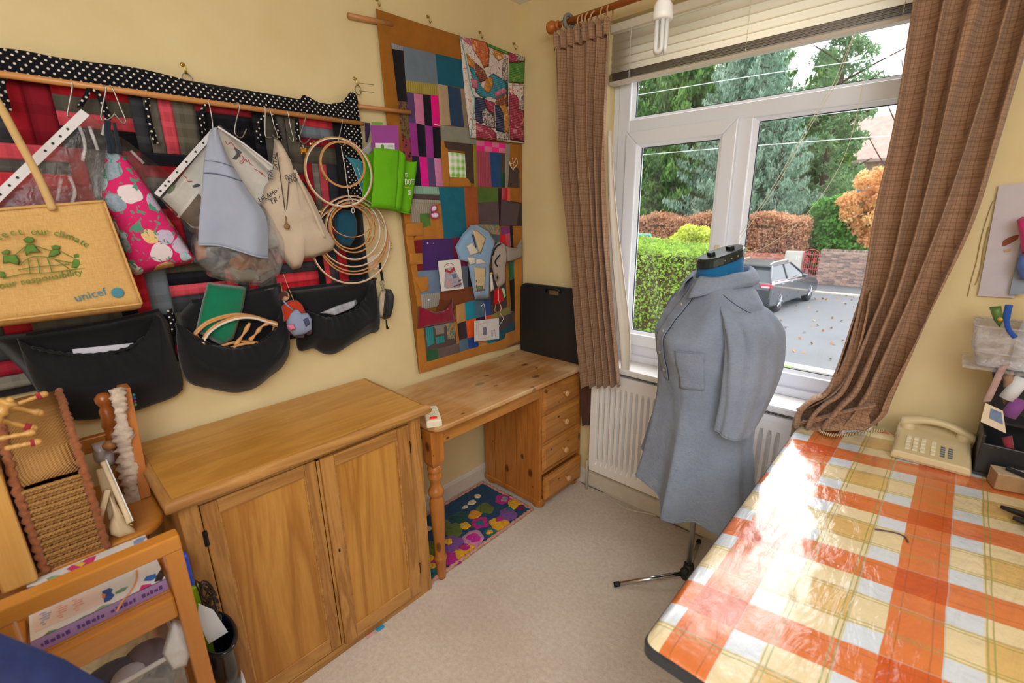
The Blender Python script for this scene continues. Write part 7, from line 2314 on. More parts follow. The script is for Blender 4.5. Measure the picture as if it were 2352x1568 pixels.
# ---- small zipped case on a clip
zc = thing('zip_case', 'little black and cream zipped case dangling on a clip beside the last pocket', 'case', X_(0.04,-1960,2220)[0])
ZP = X_(0.04,-1997,2437,-1974,2489,-1924,2497,-1870,2484,-1850,2441,-1871,2321,-1909,2227,-1960,2220,-2012,2249,-2025,2296)
puff(ZP, (1, 0, 0), 0.024, step=0.008, rings=5, exp=0.3, back=0.3).build('case_shell', plain('black_case', '2a2b2e', 0.5), zc, smooth=True)
puff([(0.052, p[1], p[2]) for p in X_(0.052,-2012,2441,-1989,2490,-1948,2496,-1936,2479,-1964,2338,-1991,2245,-2026,2255,-2039,2302)], (1, 0, 0), 0.010, step=0.008, rings=4, back=0.3).build('cream_side', plain('cream_case', 'b8a890', 0.5), zc, smooth=True)
MB().tube(smooth_path(X_(0.068,-1955,2493,-1944,2420,-1963,2318,-1984,2248), 5), 0.003, 6).build('zip', M_BLK, zc, smooth=True)
for (jx, jy) in ((905, 1000), (935, 1000), (920, 1040), (928, 1080)):
 c = (0.05, 0, 0)
 q = {905: X_(0.05,-1977,2555)[0], 935: X_(0.05,-1949,2552)[0], 920: X_(0.05,-1967,2528)[0], 928: X_(0.05,-1962,2510)[0]}[jx]
 MB().tube([(q[0], q[1] + 0.0055 * math.cos(a), q[2] + 0.010 * math.sin(a)) for a in np.linspace(0, 2 * PI, 16)[:-1]], 0.0013, 6, closed=True).build('clip_ring', M_SHK, zc, smooth=True)
MB().tube(X_(0.045,-1969,2732,-1962,2670,-1954,2575), 0.006, 7).build('strap', M_BLACK, zc, smooth=True)
MB().tube(X_(0.055,-1965,2225,-1965,2176,-1960,2137), [0.003, 0.004, 0.006], 7).build('zip_pull', M_BLK, zc, smooth=True)
tag(puff(X_(0.05,-2085,2780,-2001,2812,-1977,2710,-2015,2676,-2078,2697), (1, 0, 0), 0.003, step=0.01, rings=2).build('paper_tag', plain('cream_tag', 'd8c4b0', 0.7)), 'cream paper label tied among the lower hoops', 'label')

# ================================================================== LEFT: STAND, TROLLEY, BASKET AND WHAT LIES ON THEM
M_ORW = wood('orange_varnished_wood', 'd38a34', 'b06a1e', 'Y', 0.9, 0.28, 0.35, coat=0.4)
M_ORWX = wood('orange_varnished_wood_cross', 'd38a34', 'b06a1e', 'X', 0.9, 0.28, 0.35, coat=0.4)
M_ORWZ = wood('orange_varnished_wood_upright', 'cf8430', 'ab661c', 'Z', 0.9, 0.28, 0.35, coat=0.4)
M_REDW = wood('red_brown_varnish', 'b4672c', '8c4518', 'Z', 0.9, 0.3, 0.4, coat=0.4)
st = thing('side_table', 'orange pine side table with a rounded top and turned upright left of the cupboard', 'side table', (0.25, -2.2, 0))
P = []
for (cx_, cy_, r, a0) in ((0.352, -2.006, 0.075, 0), (0.07, -1.96, 0.03, 90), (0.07, -2.45, 0.03, 180), (0.377, -2.43, 0.05, 270)):
 for k in range(7):
  a = math.radians(a0 + 15 * k)
  P.append((cx_ + r * math.cos(a), cy_ + r * math.sin(a), 0.748))
MB().prism(P, (0, 0, 0.022)).build('table_top', M_ORW, st, bevel=0.008, seg=3)
for (x, y) in ((0.08, -1.975), (0.36, -2.0), (0.08, -2.43), (0.36, -2.43)):
 MB().lathe([(0.014, 0), (0.018, 0.03), (0.020, 0.2), (0.015, 0.22), (0.022, 0.24), (0.022, 0.5), (0.016, 0.53), (0.022, 0.56), (0.022, 0.748)], (x, y, 0), 16).build('leg', M_ORWZ, st, smooth=True)
MB().box((0.06, -2.44, 0.66), (0.38, -2.424, 0.748)).box((0.06, -1.985, 0.66), (0.36, -1.975, 0.748)).box((0.365, -2.42, 0.66), (0.378, -2.03, 0.748)).build('apron', M_ORW, st)
MB().lathe([(0.020, 0.770), (0.021, 0.79), (0.014, 0.80), (0.023, 0.815), (0.024, 0.835), (0.015, 0.85), (0.019, 0.87), (0.022, 0.92), (0.023, 0.955), (0.015, 0.965), (0.021, 0.98), (0.017, 1.0), (0.018, 1.03), (0.012, 1.04), (0.020, 1.055), (0.021, 1.068), (0.012, 1.08), (0.002, 1.083)], (0.13, -1.977, 0), 18).build('turned_post', M_REDW, st, smooth=True)
MB().box((0.118, -2.40, 0.915), (0.142, -1.99, 0.962)).build('back_rail', M_ORW, st, bevel=0.004)
MB().lathe([(0.020, 0.770), (0.018, 0.9), (0.021, 1.06), (0.002, 1.083)], (0.13, -2.41, 0), 14).build('turned_post', M_REDW, st, smooth=True)


lb = thing('loose_board', 'flat orange board standing on edge against the wall beside the cupboard top', 'board', (0.2, -1.93, 0.77))
MB().prism([(0.200, -1.918, 1.100), (0.200, -1.943, 1.100), (0.245, -1.962, 0.772), (0.245, -1.937, 0.772)], (-0.055, 0.0, 0.0)).build('board', wood('tan_board', 'c87a3c', 'a85c26', 'Z', 0.8, 0.35, 0.4), lb, bevel=0.002)
for k, c in enumerate(('1a8f9a', '2a5ab0', '8a3fa0', '58b060')):
 MB().sphere((0.18 - 0.006 * k, -1.914, 1.070 - 0.012 * k), 0.005, 8, 6).build('bead', plain('bead_' + c, c, 0.3), lb, smooth=True)
fl_ = thing('fleece_strip', 'rough white fleece strip draped down the turned upright beside the orange board', 'fleece', (0.2, -1.96, 0.8))
FP = X_(0.225,-3923,2199,-3888,2243,-3868,2231,-3885,2121,-3888,2041,-3911,1941,-3916,1832,-3921,1721,-3896,1680,-3890,1619,-3928,1549,-3953,1503,-3970,1542,-3961,1653,-3956,1765,-3941,1925,-3928,2055,-3928,2135)
m = MB()
cen = rows_from(X_(0.225,-3899,2225,-3903,2127,-3918,1998,-3931,1866,-3942,1716,-3952,1532), 64)
wid = [0.012 + 0.003 * math.sin(i * 0.31) + 0.011 * (i / 63) + 0.004 * nz(i, 3.3, 1, 0.9) for i in range(64)]
G = []
for i, (c, w) in enumerate(zip(cen, wid)):
 G.append([(c.x + w * 0.7 * math.cos(a) * (1 + 0.8 * nz(i * 0.45, a * 1.7, 3)), c.y + w * math.sin(a) * (1 + 0.9 * nz(i * 0.5, a * 2.1, 8)), c.z) for a in np.linspace(0, 2 * PI, 15)[:-1]])
m.grid(G, close_v=True)
m.build('fleece', fabric('raw_fleece', 'd9c6b4', 'a89684', weave=160, bump=1.0, var=0.2, vscale=50), fl_, smooth=True)
tag(puff(X_(0.15,-4060,1892,-3998,1895,-3968,1827,-3975,1728,-4031,1725,-4067,1783), (1, 0, 0), 0.03, step=0.012, rings=5, wob=0.012, wsc=40).build('crumpled_film', plain('white_crumpled_plastic', 'dcdce4', 0.2, coat=0.5, var=0.12, vscale=60), smooth=True), 'crumpled white plastic wrap behind the turned upright', 'wrap')
tag(MB().sphere(X_(0.2,-3987,1893)[0], 0.016, 14, 10, (1, 1.1, 0.9)).build('darning_egg', plain('tan_wood_knob', 'b88450', 0.4), smooth=True), 'egg shaped tan wooden ball beside the turned upright', 'darning egg')

M_PALE = wood('pale_beech', 'e8d2ac', 'cfae7c', 'Z', 1.2, 0.45, 0.3)
ea_ = thing('wooden_easel', 'small pale beech folding easel lying on the rounded side table', 'easel', (0.35, -2.02, 0.77))
def bar(mb, a, b, w, h):
 a, b = vec(a), vec(b)
 d = (b - a)
 z = d.normalized()
 x = Vector((1, 0, 0)) - z * z.x
 x.normalize()
 y = z.cross(x)
 M = Matrix((x, y, z)).transposed()
 return mb.obox((a + b) / 2, (h, w, d.length), M)
B0, B1 = X_(0.33,-4043,1913)[0], X_(0.4,-4012,1593)[0]
bar(MB(), B0, B1, 0.012, 0.030).build('long_bar', M_PALE, ea_, bevel=0.003)
bar(MB(), (B0[0] + 0.004, B0[1] + 0.007, B0[2] + 0.004), (B1[0] + 0.002, B1[1] + 0.007, B1[2] + 0.004), 0.003, 0.024).build('painted_face', plain('white_blue_decal', 'e4e4e4', 0.5, var=0.12, vscale=30), ea_)
bar(MB(), X_(0.37,-4059,1787)[0], X_(0.4,-4123,1666)[0], 0.013, 0.016).build('short_bar', M_PALE, ea_, bevel=0.003)
bar(MB(), X_(0.33,-4056,1880)[0], X_(0.37,-4063,1619)[0], 0.022, 0.010).build('back_plate', M_PALE, ea_, bevel=0.003)
puff(X_(0.405,-4059,1793,-4038,1705,-4026,1620,-3998,1558,-3989,1526,-4022,1529,-4070,1536,-4101,1576,-4096,1620,-4067,1682), (1, 0, 0), 0.012, step=0.012, rings=4, back=0.6, center=X_(0.405,-4055,1597)[0]).build('foot_piece', M_PALE, ea_, smooth=True)
MB().tube([(B1[0] + 0.004, B1[1] - 0.004, B1[2] + 0.002), (B1[0] + 0.012, B1[1] + 0.006, B1[2] - 0.004)], 0.003, 8).build('wing_nut', M_BRASS, ea_, smooth=True)

# wicker basket
def weave(key, c1, c2, ax):
 t = NT(key)
 s = t.sep(t.coord())
 u = t.math('ADD', s[0], s[1])
 v = s[2]
 a = t.math('SINE', t.math('MULTIPLY', u, 900.0))
 b = t.math('SINE', t.math('MULTIPLY', v, 760.0))
 f = t.math('ADD', t.math('MULTIPLY', t.math('MULTIPLY', a, b), 0.5), 0.5)
 t.base(t.mix(t.noise(t.coord(), 30, 3), t.mix(f, srgb(c2), srgb(c1)), srgb(c2)))
 t.set(Roughness=0.7)
 t.bump(f, 0.8, 0.003)
 return t.m
M_WICK = weave('straw_weave', 'd8a664', '9a6a30', 'Z')
M_BRAID = fabric('red_brown_braid', 'a0613c', '6e3a20', weave=200, bump=1.0, var=0.25, vscale=80)
bk = thing('wicker_basket', 'tall narrow straw basket with red brown braided edges on the side table', 'basket', (0.28, -2.115, 0.77))
ba, bb = -2.170, -2.066
prof = [(0.428, 0.772), (0.432, 0.88), (0.440, 0.985), (0.432, 1.010), (0.400, 1.055), (0.300, 1.095), (0.165, 1.125), (0.150, 1.10), (0.145, 0.772)]
sidepoly = [(x, bb, z) for x, z in prof]
MB().prism(sidepoly, (0, 0.012, 0)).build('side_panel', M_WICK, bk, bevel=0.006)
MB().prism([(x, ba, z) for x, z in prof], (0, 0.008, 0)).build('side_panel', M_WICK, bk, bevel=0.004)
lidp = [(0.436, 0.995), (0.428, 1.015), (0.400, 1.053), (0.300, 1.093), (0.165, 1.123), (0.150, 1.10)]
MB().grid([[(x, ba, z), (x + 0.002, (ba + bb) / 2, z + 0.003), (x, bb, z)] for x, z in lidp]).build('lid', M_WICK, bk, smooth=True, solid=0.004, recalc=False)
for k in range(24):
 z = 0.782 + k * 0.0088
 x = 0.427 + 0.012 * (k / 24) ** 1.5
 n_ = 22
 off = 0 if k % 2 else 1
 MB().tube([(x + (0.0035 if k % 2 else -0.0005) + 0.001 * math.sin(i * 1.9 + off * 3), ba + (bb - ba) * i / n_, z) for i in range(n_ + 1)], 0.0048, 6).build('woven_strand', M_WICK, bk, smooth=True)
for y in (ba - 0.002, bb + 0.005):
 pth = [(x + 0.004, y, z) for x, z in prof[:7]]
 pp_ = resample(pth, 0.006, False)
 MB().tube([(p.x, p.y + 0.002 * math.sin(i * 1.5), p.z) for i, p in enumerate(pp_)], [0.0075 + 0.0015 * math.sin(i * 1.9) for i in range(len(pp_))], 8).build('braided_edge', M_BRAID, bk, smooth=True)
MB().box((0.15, ba + 0.004, 0.771), (0.426, bb, 0.778)).box((0.146, ba + 0.006, 0.775), (0.152, bb, 1.10)).build('base', M_WICK, bk)
# box next to it
wb = thing('wooden_box', 'smooth honey pine box left of the straw basket', 'box', (0.3, -2.3, 0.77))
M_PB = wood('honey_pine_box', 'e0ab5e', 'c08238', 'Z', 0.7, 0.38, 0.4)
MB().box((0.20, -2.42, 0.771), (0.470, -2.245, 1.055)).build('box_board', M_PB, wb, bevel=0.004)
MB().box((0.22, -2.243, 0.771), (0.458, -2.184, 1.050)).build('box_board', M_PB, wb, bevel=0.006)
MB().box((0.19, -2.43, 1.056), (0.475, -2.186, 1.070)).build('box_lid', M_PB, wb, bevel=0.003)
# turned sticks lying across basket and box
M_BAM = wood('turned_stick', 'd9a85e', 'b27c38', 'Y', 1.4, 0.4, 0.4)
M_RTH = fabric('red_thread_binding', 'a8323a', weave=300, bump=0.7)
STK = [
 (X_(0.36,-4353,2362,-4207,2264), X_(0.36,-4207,2264), 'upper pale turned stick on the basket lid', 0),
 (X_(0.38,-4364,2309,-4240,2209), X_(0.38,-4240,2209), 'turned stick with red binding on the basket lid', 1),
 (X_(0.41,-4382,2224,-4250,2211), X_(0.41,-4250,2211), 'lower turned stick crossing the red bound one on the basket', 0),
 (X_(0.43,-4339,2183,-4239,2175), X_(0.43,-4239,2175), 'lowest short turned stick with red binding', 1),
 (X_(0.26,-4306,2268,-4177,2295), X_(0.26,-4177,2295), 'rear turned stick with brown tip on the basket lid', 1),
 (X_(0.42,-4371,2272,-4281,2383), X_(0.42,-4281,2383), 'thick turned stick standing at the box edge', 0)]
for a, b, lab, rb in STK:
 p, q = vec(a[0]), vec(a[1])
 n_ = 14
 t = thing('turned_stick', lab, 'stick', p, 'turned sticks on the basket')
 thick = 0.0055 if 'thick' not in lab else 0.011
 MB().tube([p.lerp(q, i / n_) for i in range(n_ + 1)], [thick * (0.75 + 0.35 * abs(math.sin(i * 0.9)) + (0.6 if i >= n_ - 1 else 0)) for i in range(n_ + 1)], 10).build('stick', M_BAM, t, smooth=True)
 MB().sphere(q, 0.008, 10, 8).build('bead_end', M_BAM, t, smooth=True)
 if rb:
  MB().tube([p.lerp(q, 0.78), p.lerp(q, 0.94)], 0.0085, 10).build('binding', M_RTH, t, smooth=True)

# trolley
tr = thing('trolley', 'narrow orange varnished wooden trolley with railed top holding a flowery book', 'trolley', (0.58, -2.09, 0))
ty0, ty1, tx0, tx1 = -2.245, -1.946, 0.472, 0.702
for x in (tx0, tx1 - 0.034):
 for y in (ty0, ty1 - 0.034):
  MB().box((x, y, 0.0), (x + 0.034, y + 0.034, 0.848 if x > 0.6 else 0.734)).build('post', M_ORWZ, tr, bevel=0.003)
MB().box((tx1 - 0.036, ty0, 0.848), (tx1 + 0.002, ty1, 0.885)).build('top_rail', M_ORW, tr, bevel=0.004)

MB().box((tx1 - 0.034, ty0 + 0.034, 0.678), (tx1 - 0.006, ty1 - 0.034, 0.736)).build('shelf_rail', M_ORW, tr, bevel=0.005)
MB().box((tx0 + 0.004, ty0 + 0.034, 0.678), (tx0 + 0.030, ty1 - 0.034, 0.736)).build('shelf_rail', M_ORW, tr, bevel=0.004)
MB().box((tx0 + 0.002, ty0 + 0.036, 0.722), (tx1 - 0.034, ty1 - 0.036, 0.737)).build('shelf', M_ORW, tr, bevel=0.002)
for y in (ty0 + 0.006, ty1 - 0.028):
 MB().box((tx0 + 0.034, y, 0.678), (tx1 - 0.034, y + 0.022, 0.722)).build('side_rail', M_ORWX, tr, bevel=0.003)
MB().box((tx0 + 0.004, ty0 + 0.036, 0.235), (tx1 - 0.006, ty1 - 0.036, 0.250)).build('shelf', M_ORW, tr, bevel=0.002)
for y in (ty0 + 0.006, ty1 - 0.028):
 MB().box((tx0 + 0.034, y, 0.235), (tx1 - 0.034, y + 0.022, 0.27)).build('side_rail', M_ORWX, tr, bevel=0.003)
bo = thing('book', 'large white embroidery book with bright flowers lying on the trolley shelf', 'book', (0.56, -2.09, 0.737))
M_BKW = plain('book_cover_white', 'e8e6e6', 0.28, coat=0.4)
bx0_, bx1_, bya, byb, bz0, bz1 = 0.434, 0.664, -2.205, -1.984, 0.738, 0.766
MB().box((bx0_, bya, bz1 - 0.003), (bx1_, byb, bz1)).build('front_cover', M_BKW, bo, bevel=0.001)
MB().box((bx0_, bya, bz0), (bx1_, byb, bz0 + 0.003)).build('back_cover', M_BKW, bo)
MB().box((bx0_ + 0.002, bya + 0.003, bz0 + 0.003), (bx1_ - 0.003, byb - 0.003, bz1 - 0.003)).build('page_block', plain('page_white', 'e6e0d2', 0.8), bo)
MB().box((bx1_ - 0.003, bya, bz0), (bx1_ + 0.001, byb, bz1)).build('purple_spine', plain('lilac_spine', 'a98ac0', 0.3), bo)
M_SPI = plain('spine_purple_ink', '5f3f86', 0.5)
yy = bya + 0.012
kk = 0
while yy < byb - 0.012:
 w = 0.003 + 0.004 * abs(math.sin(kk * 2.3))
 if kk % 7 != 6:
  MB().box((bx1_ + 0.0008, yy, bz0 + 0.009), (bx1_ + 0.0013, yy + w, bz0 + 0.016 + 0.003 * (kk % 2))).build('spine_mark', M_SPI, bo)
 yy += w + 0.0022
 kk += 1
def flat_blob(pts, c, nm, h=0.0006, lift=0.0):
 P = [(p[0], p[1], bz1 + 0.0002 + lift) for p in pts]
 P = [(min(max(p[0], bx0_), bx1_ - 0.003), min(max(p[1], bya), byb), p[2]) for p in P]
 puff(P, (0, 0, 1), h, step=0.008, rings=2, back=0.0).build(nm, plain('bk_' + c, c, 0.3, var=0.12, vscale=90), bo)
flat_blob(Z_(0.766,896,-4277,881,-4255,889,-4223,872,-4196,881,-4166,942,-4185,949,-4219,946,-4252), 'd8447c', 'pink_flower')
flat_blob(Z_(0.766,890,-4248,884,-4222,911,-4208,930,-4226), 'e8c050', 'yellow_centre', lift=0.0006)
flat_blob(Z_(0.766,923,-4475,915,-4439,926,-4384,951,-4388,953,-4439,955,-4471), '4a68a8', 'blue_flower')
flat_blob(Z_(0.766,907,-4345,903,-4325,926,-4299,948,-4308,935,-4338), '8ab890', 'green_leaf')
flat_blob(Z_(0.766,892,-4022,881,-3996,898,-3969,928,-3989,960,-4018,938,-4026), '88a0d8', 'pale_blue_flower')
flat_blob(Z_(0.766,882,-3972,894,-3899,958,-3891,960,-3961), 'c88a5a', 'orange_flower')
flat_blob(Z_(0.766,1201,-4180,1199,-4155,1221,-4144,1241,-4152,1270,-4144,1291,-4159,1293,-4182), '2f5aa8', 'blue_flower')
flat_blob(Z_(0.766,1218,-4182,1236,-4170,1262,-4177,1252,-4185), 'e88a50', 'orange_centre', lift=0.0006)
flat_blob(Z_(0.766,1253,-4142,1242,-4116,1253,-4093,1275,-4112,1269,-4140), '7aa088', 'green_leaf')
flat_blob(Z_(0.766,1331,-4224,1302,-4191,1320,-4158,1348,-4173,1354,-4208), '88b08c', 'green_leaf')
flat_blob(Z_(0.766,1342,-4272,1314,-4252,1324,-4234,1366,-4228,1403,-4209,1375,-4250), '8ab496', 'green_leaf')
flat_blob(Z_(0.766,1342,-4374,1306,-4357,1317,-4332,1349,-4339,1362,-4366), '6a9a6c', 'green_leaf')
flat_blob(Z_(0.766,1263,-4042,1238,-4027,1249,-3993,1284,-3995,1289,-4018), '2f6ac0', 'blue_bead')
flat_blob(Z_(0.766,1324,-4068,1288,-4052,1307,-4021,1336,-4022,1350,-4054), 'd83a88', 'pink_bead')
flat_blob(Z_(0.766,1357,-4065,1337,-4043,1360,-4014,1383,-4015,1382,-4051), '2a78c8', 'blue_bead')
flat_blob(Z_(0.766,1323,-4015,1330,-3982,1366,-3958,1395,-3968,1368,-4011), '4a7a48', 'green_patch')
flat_blob(Z_(0.766,1266,-3992,1231,-3945,1297,-3944,1330,-3982,1310,-4009), '3a2830', 'dark_patch')
flat_blob(Z_(0.766,1376,-4099,1363,-4081,1391,-4069,1399,-4094), 'e06aa8', 'pink_bead')
q = Z_(0.7664,1149,-4395,1159,-4183,1290,-4186,1272,-4396)
MB().prism([(p[0], p[1], bz1 + 0.0002) for p in q], (0, 0, 0.0005)).build('title_panel', plain('title_panel_pink', 'f0dcd8', 0.3), bo)
_u, _r = (vec(q[1]) - vec(q[0])).normalized(), (vec(q[0]) - vec(q[3])).normalized()
for k in range(18):
 c = k // 6
 u0, v0 = 0.08 + 0.24 * c + 0.03 * (k % 2), 0.12 + 0.13 * (k % 6)
 o_ = [bil(q, u, v) for u, v in ((u0, v0), (u0 + 0.10 + 0.05 * math.sin(k), v0), (u0 + 0.10 + 0.05 * math.sin(k), v0 + 0.07), (u0, v0 + 0.07))]
 MB().prism([(p[0], p[1], bz1 + 0.0008) for p in o_], (0, 0, 0.0002)).build('print_mark', plain('title_blue', '9aaee0', 0.4) if c == 0 else plain('title_red', 'ecb0a4', 0.4), bo)
MB().tube([(p[0], p[1], bz1 + 0.0006) for p in smooth_path(Z_(0.766,1160,-4049,1233,-4060,1299,-4091,1338,-4125,1390,-4152), 6)], 0.0022, 5).build('orange_curl', plain('bk_orange', 'e8a070', 0.4), bo)

# below the trolley shelf: clear tub with cloth, black washing-up tub with papers, white crate
ctb = thing('clear_box', 'clear plastic box of grey and purple cloth under the trolley shelf', 'storage box', (0.585, -2.11, 0.25))
M_CLR = clearfilm('clear_box_plastic', 'dcdfe4', 0.14, 0.3)
cb0 = [(0.500, -2.205, 0.255), (0.655, -2.205, 0.255), (0.655, -2.000, 0.255), (0.500, -2.000, 0.255)]
cb1 = [(0.492, -2.208, 0.56), (0.660, -2.208, 0.56), (0.660, -1.992, 0.56), (0.492, -1.992, 0.56)]
m = MB()
for k in range(4):
 m.add([cb0[k], cb0[(k + 1) % 4], cb1[(k + 1) % 4], cb1[k]], [(0, 1, 2, 3)])
m.add(cb0, [(0, 1, 2, 3)])
m.build('box_wall', M_CLR, ctb, solid=0.002, recalc=False)
MB().tube([cb1[0], cb1[1], cb1[2], cb1[3]], 0.006, 8, closed=True).build('rim', plain('white_rim', 'd8d6da', 0.3), ctb)
for k, (c, p, r) in enumerate((('5a5660', (0.58, -2.12, 0.50), 0.065), ('6a4a62', (0.60, -2.17, 0.53), 0.035), ('8a7a80', (0.56, -2.05, 0.51), 0.045), ('4a4a50', (0.60, -2.06, 0.46), 0.05), ('b8b0b0', (0.62, -2.09, 0.535), 0.03), ('77727a', (0.57, -2.14, 0.34), 0.06), ('5f6a78', (0.58, -2.06, 0.33), 0.06))):
 MB().sphere(p, r, 14, 10, (1.0, 1.1, 0.7)).build('cloth_bundle', fabric('bundle_' + c, c, wrinkle=0.5, bump=0.6), ctb, smooth=True)
tag(puff(X_(0.664,-3983,1317,-3941,1258,-3942,1097,-3974,1016,-4032,1041,-4050,1164), (1, 0, 0), 0.02, step=0.014, rings=5, wob=0.008, wsc=40, back=0.2).build('white_bag', plain('white_poly_bag', 'e2e4ea', 0.25, coat=0.3), smooth=True), 'white carrier bag bulging in front of the clear box under the trolley', 'bag')
bt = thing('black_tub', 'glossy black oval tub with white papers between trolley and cupboard', 'tub', (0.57, -1.92, 0.0))
def oval(z, a, b, cx_=0.575, cy_=-1.905, n=36):
 return [(cx_ + a * math.cos(2 * PI * k / n), cy_ + b * math.sin(2 * PI * k / n), z) for k in range(n)]
M_GBK = plain('gloss_black_plastic', '1a1c20', 0.15)
MB().grid([oval(0.30, 0.05, 0.03), oval(0.38, 0.062, 0.036), oval(0.455, 0.074, 0.039), oval(0.475, 0.085, 0.04)], close_v=True).build('tub_body', M_GBK, bt, smooth=True, solid=0.003, recalc=False)

MB().tube(oval(0.477, 0.086, 0.040), 0.006, 8, closed=True).build('rim', M_GBK, bt, smooth=True)
MB().lathe([(0.062, 0), (0.066, 0.15), (0.070, 0.30)], (0.575, -1.905, 0.0), 20).xf(Matrix.Translation((0, -1.905 + 1.905 * 0.55, 0)) @ Matrix.Diagonal((1, 0.55, 1, 1))).build('pedestal_pot', plain('white_pot', 'd8d8da', 0.4, var=0.1), bt, smooth=True)
tag(MB().prism(X_(0.6,-3861,1227,-3806,1143,-3768,973,-3859,969,-3881,1145), (0.006, 0, 0)).build('white_paper', plain('paper_bluewhite', 'dfe4ee', 0.6)), 'folded white papers standing in the black tub', 'paper')
hl_ = thing('hair_tangle', 'tangle of dark yarn on the rim of the black tub', 'yarn', (0.55, -1.91, 0.5))
P = []
for i in range(120):
 a = i * 0.55
 P.append((0.56 + 0.03 * math.cos(a * 1.3) + 0.01 * math.sin(a * 2.1), -1.903 + 0.016 * math.sin(a), 0.56 + 0.055 * math.sin(a * 0.37) + 0.015 * math.cos(a * 1.7)))
MB().tube(P, 0.0022, 5).build('yarn', fabric('dark_brown_yarn', '3a2c26', weave=400), hl_)
tag(MB().lathe([(0.012, 0), (0.014, 0.01), (0.014, 0.695), (0.012, 0.705)], (0.50, -1.930, 0.0), 16).build('rolled_mat', plain('bright_blue_plastic', '1c50d8', 0.35), smooth=True), 'bright blue rolled mat standing between trolley and cupboard', 'mat')
tag(MB().box((0.535, -1.934, 0.0), (0.55, -1.914, 0.625)).build('lime_ruler', plain('lime_plastic', 'a8d820', 0.35), bevel=0.002), 'lime green strip standing beside the blue rolled mat', 'ruler')

# navy chair at the near left corner
nc = thing('office_chair', 'navy fabric office chair whose blurred back fills the bottom left corner', 'chair', (0.98, -2.42, 0))
M_NVY = fabric('navy_upholstery', '232c56', weave=500, var=0.25, vscale=30)
BK = [(0.80, -2.39, 1.075), (0.93, -2.275, 1.080), (1.03, -2.186, 1.050), (1.09, -2.136, 1.010), (1.135, -2.100, 0.965), (1.16, -2.080, 0.90), (1.165, -2.076, 0.70), (1.13, -2.105, 0.60), (0.80, -2.39, 0.60), (0.76, -2.42, 0.68), (0.76, -2.42, 1.0)]
puff(BK, (0.66, -0.75, 0), 0.035, step=0.03, rings=6, back=1.0).build('backrest', M_NVY, nc, smooth=True)
puff([(1.22 + 0.22 * math.cos(a) - 0.06, -2.62 + 0.21 * math.sin(a), 0.47) for a in np.linspace(0, 2 * PI, 25)[:-1]], (0, 0, 1), 0.05, step=0.04, rings=5, back=0.8).build('seat', M_NVY, nc, smooth=True)
MB().tube([(1.00, -2.30, 0.70), (1.03, -2.36, 0.52), (1.10, -2.50, 0.45)], 0.018, 8).build('back_bracket', M_BLK, nc, smooth=True)
MB().tube([(1.16, -2.62, 0.06), (1.16, -2.62, 0.47)], 0.025, 12).build('gas_lift', M_BLK, nc, smooth=True)
for k in range(5):
 a = 2 * PI * k / 5 + 0.4
 e = (1.16 + 0.24 * math.cos(a), -2.62 + 0.24 * math.sin(a), 0.062)
 MB().tube([(1.16, -2.62, 0.085), e], [0.022, 0.014], 8).build('base_arm', M_BLK, nc, smooth=True)
 MB().sphere((e[0], e[1], 0.025), 0.025, 10, 8).build('castor', M_BLK, nc, smooth=True)

# ================================================================== RIGHT: THINGS ON AND ABOVE THE TABLE
rk = thing('desk_organiser', 'black desk organiser crammed with craft bits at the table end by the telephone', 'organiser', (2.15, -0.12, TZ))
TT = TZ + 0.0055
M_RKB = plain('black_organiser_plastic', '222226', 0.4)
MB().box((2.026, -0.225, TT), (2.30, -0.035, TT + 0.008)).build('base_plate', M_RKB, rk)
MB().box((2.028, -0.050, TT), (2.30, -0.040, 1.112)).build('back_plate', M_RKB, rk)
for x in (2.028, 2.292):
 MB().box((x, -0.12, TT), (x + 0.008, -0.045, 1.112)).build('side_plate', M_RKB, rk)
MB().box((1.945, -0.21, 1.108), (2.30, -0.040, 1.116)).build('top_shelf', clearfilm('clear_shelf', 'e0e0e4', 0.2, 0.3), rk)
MB().box((2.028, -0.215, TT), (2.30, -0.205, TT + 0.10)).build('front_tray', M_RKB, rk, bevel=0.003)
MB().box((2.026, -0.215, TT), (2.034, -0.05, TT + 0.125)).build('side_tray', M_RKB, rk, bevel=0.003)
MB().box((2.034, -0.14, 0.935), (2.30, -0.05, 0.943)).build('mid_shelf', M_RKB, rk)
tag(MB().prism(Y_(-0.235,4021,2039,4098,2010,4135,1882,4023,1921), (0, 0.002, 0)).build('polaroid', plain('polaroid_cream', 'e0d0b8', 0.4)), 'cream bordered instant photo leaning on the black organiser', 'photo')
tag(MB().prism(Y_(-0.2372,4049,2013,4093,2001,4113,1932,4053,1954), (0, 0.001, 0)).build('polaroid_image', plain('polaroid_image_blue', '6a84a8', 0.3, var=0.3, vscale=40)), 'blue grey picture area of the instant photo', 'photo')
tag(MB().tube(Y_(-0.2,4105,2067,4144,2202), 0.017, 14).build('thread_roll', fabric('white_roll', 'dfe2ea', weave=300), smooth=True), 'white roll of bias tape in the black organiser', 'roll')
tag(MB().tube(Y_(-0.2,4131,1966,4159,2074), 0.017, 14).build('purple_roll', fabric('purple_roll', '8a5096'), smooth=True), 'purple cloth roll under the white tape roll', 'roll')
Pst = smooth_path(Y_(-0.215,4028,2036,4039,2126,4050,2235,4063,2275), 8)
MB_s = MB().grid([[(p.x + d, p.y + 0.002 * math.sin(i), p.z + d * 0.4) for d in (-0.008, 0, 0.008)] for i, p in enumerate(Pst)])
tag(MB_s.build('strap', fabric('dusty_pink_tape', 'b89a94'), smooth=True, solid=0.002, recalc=False), 'dusty pink tape hanging over the black organiser', 'tape')
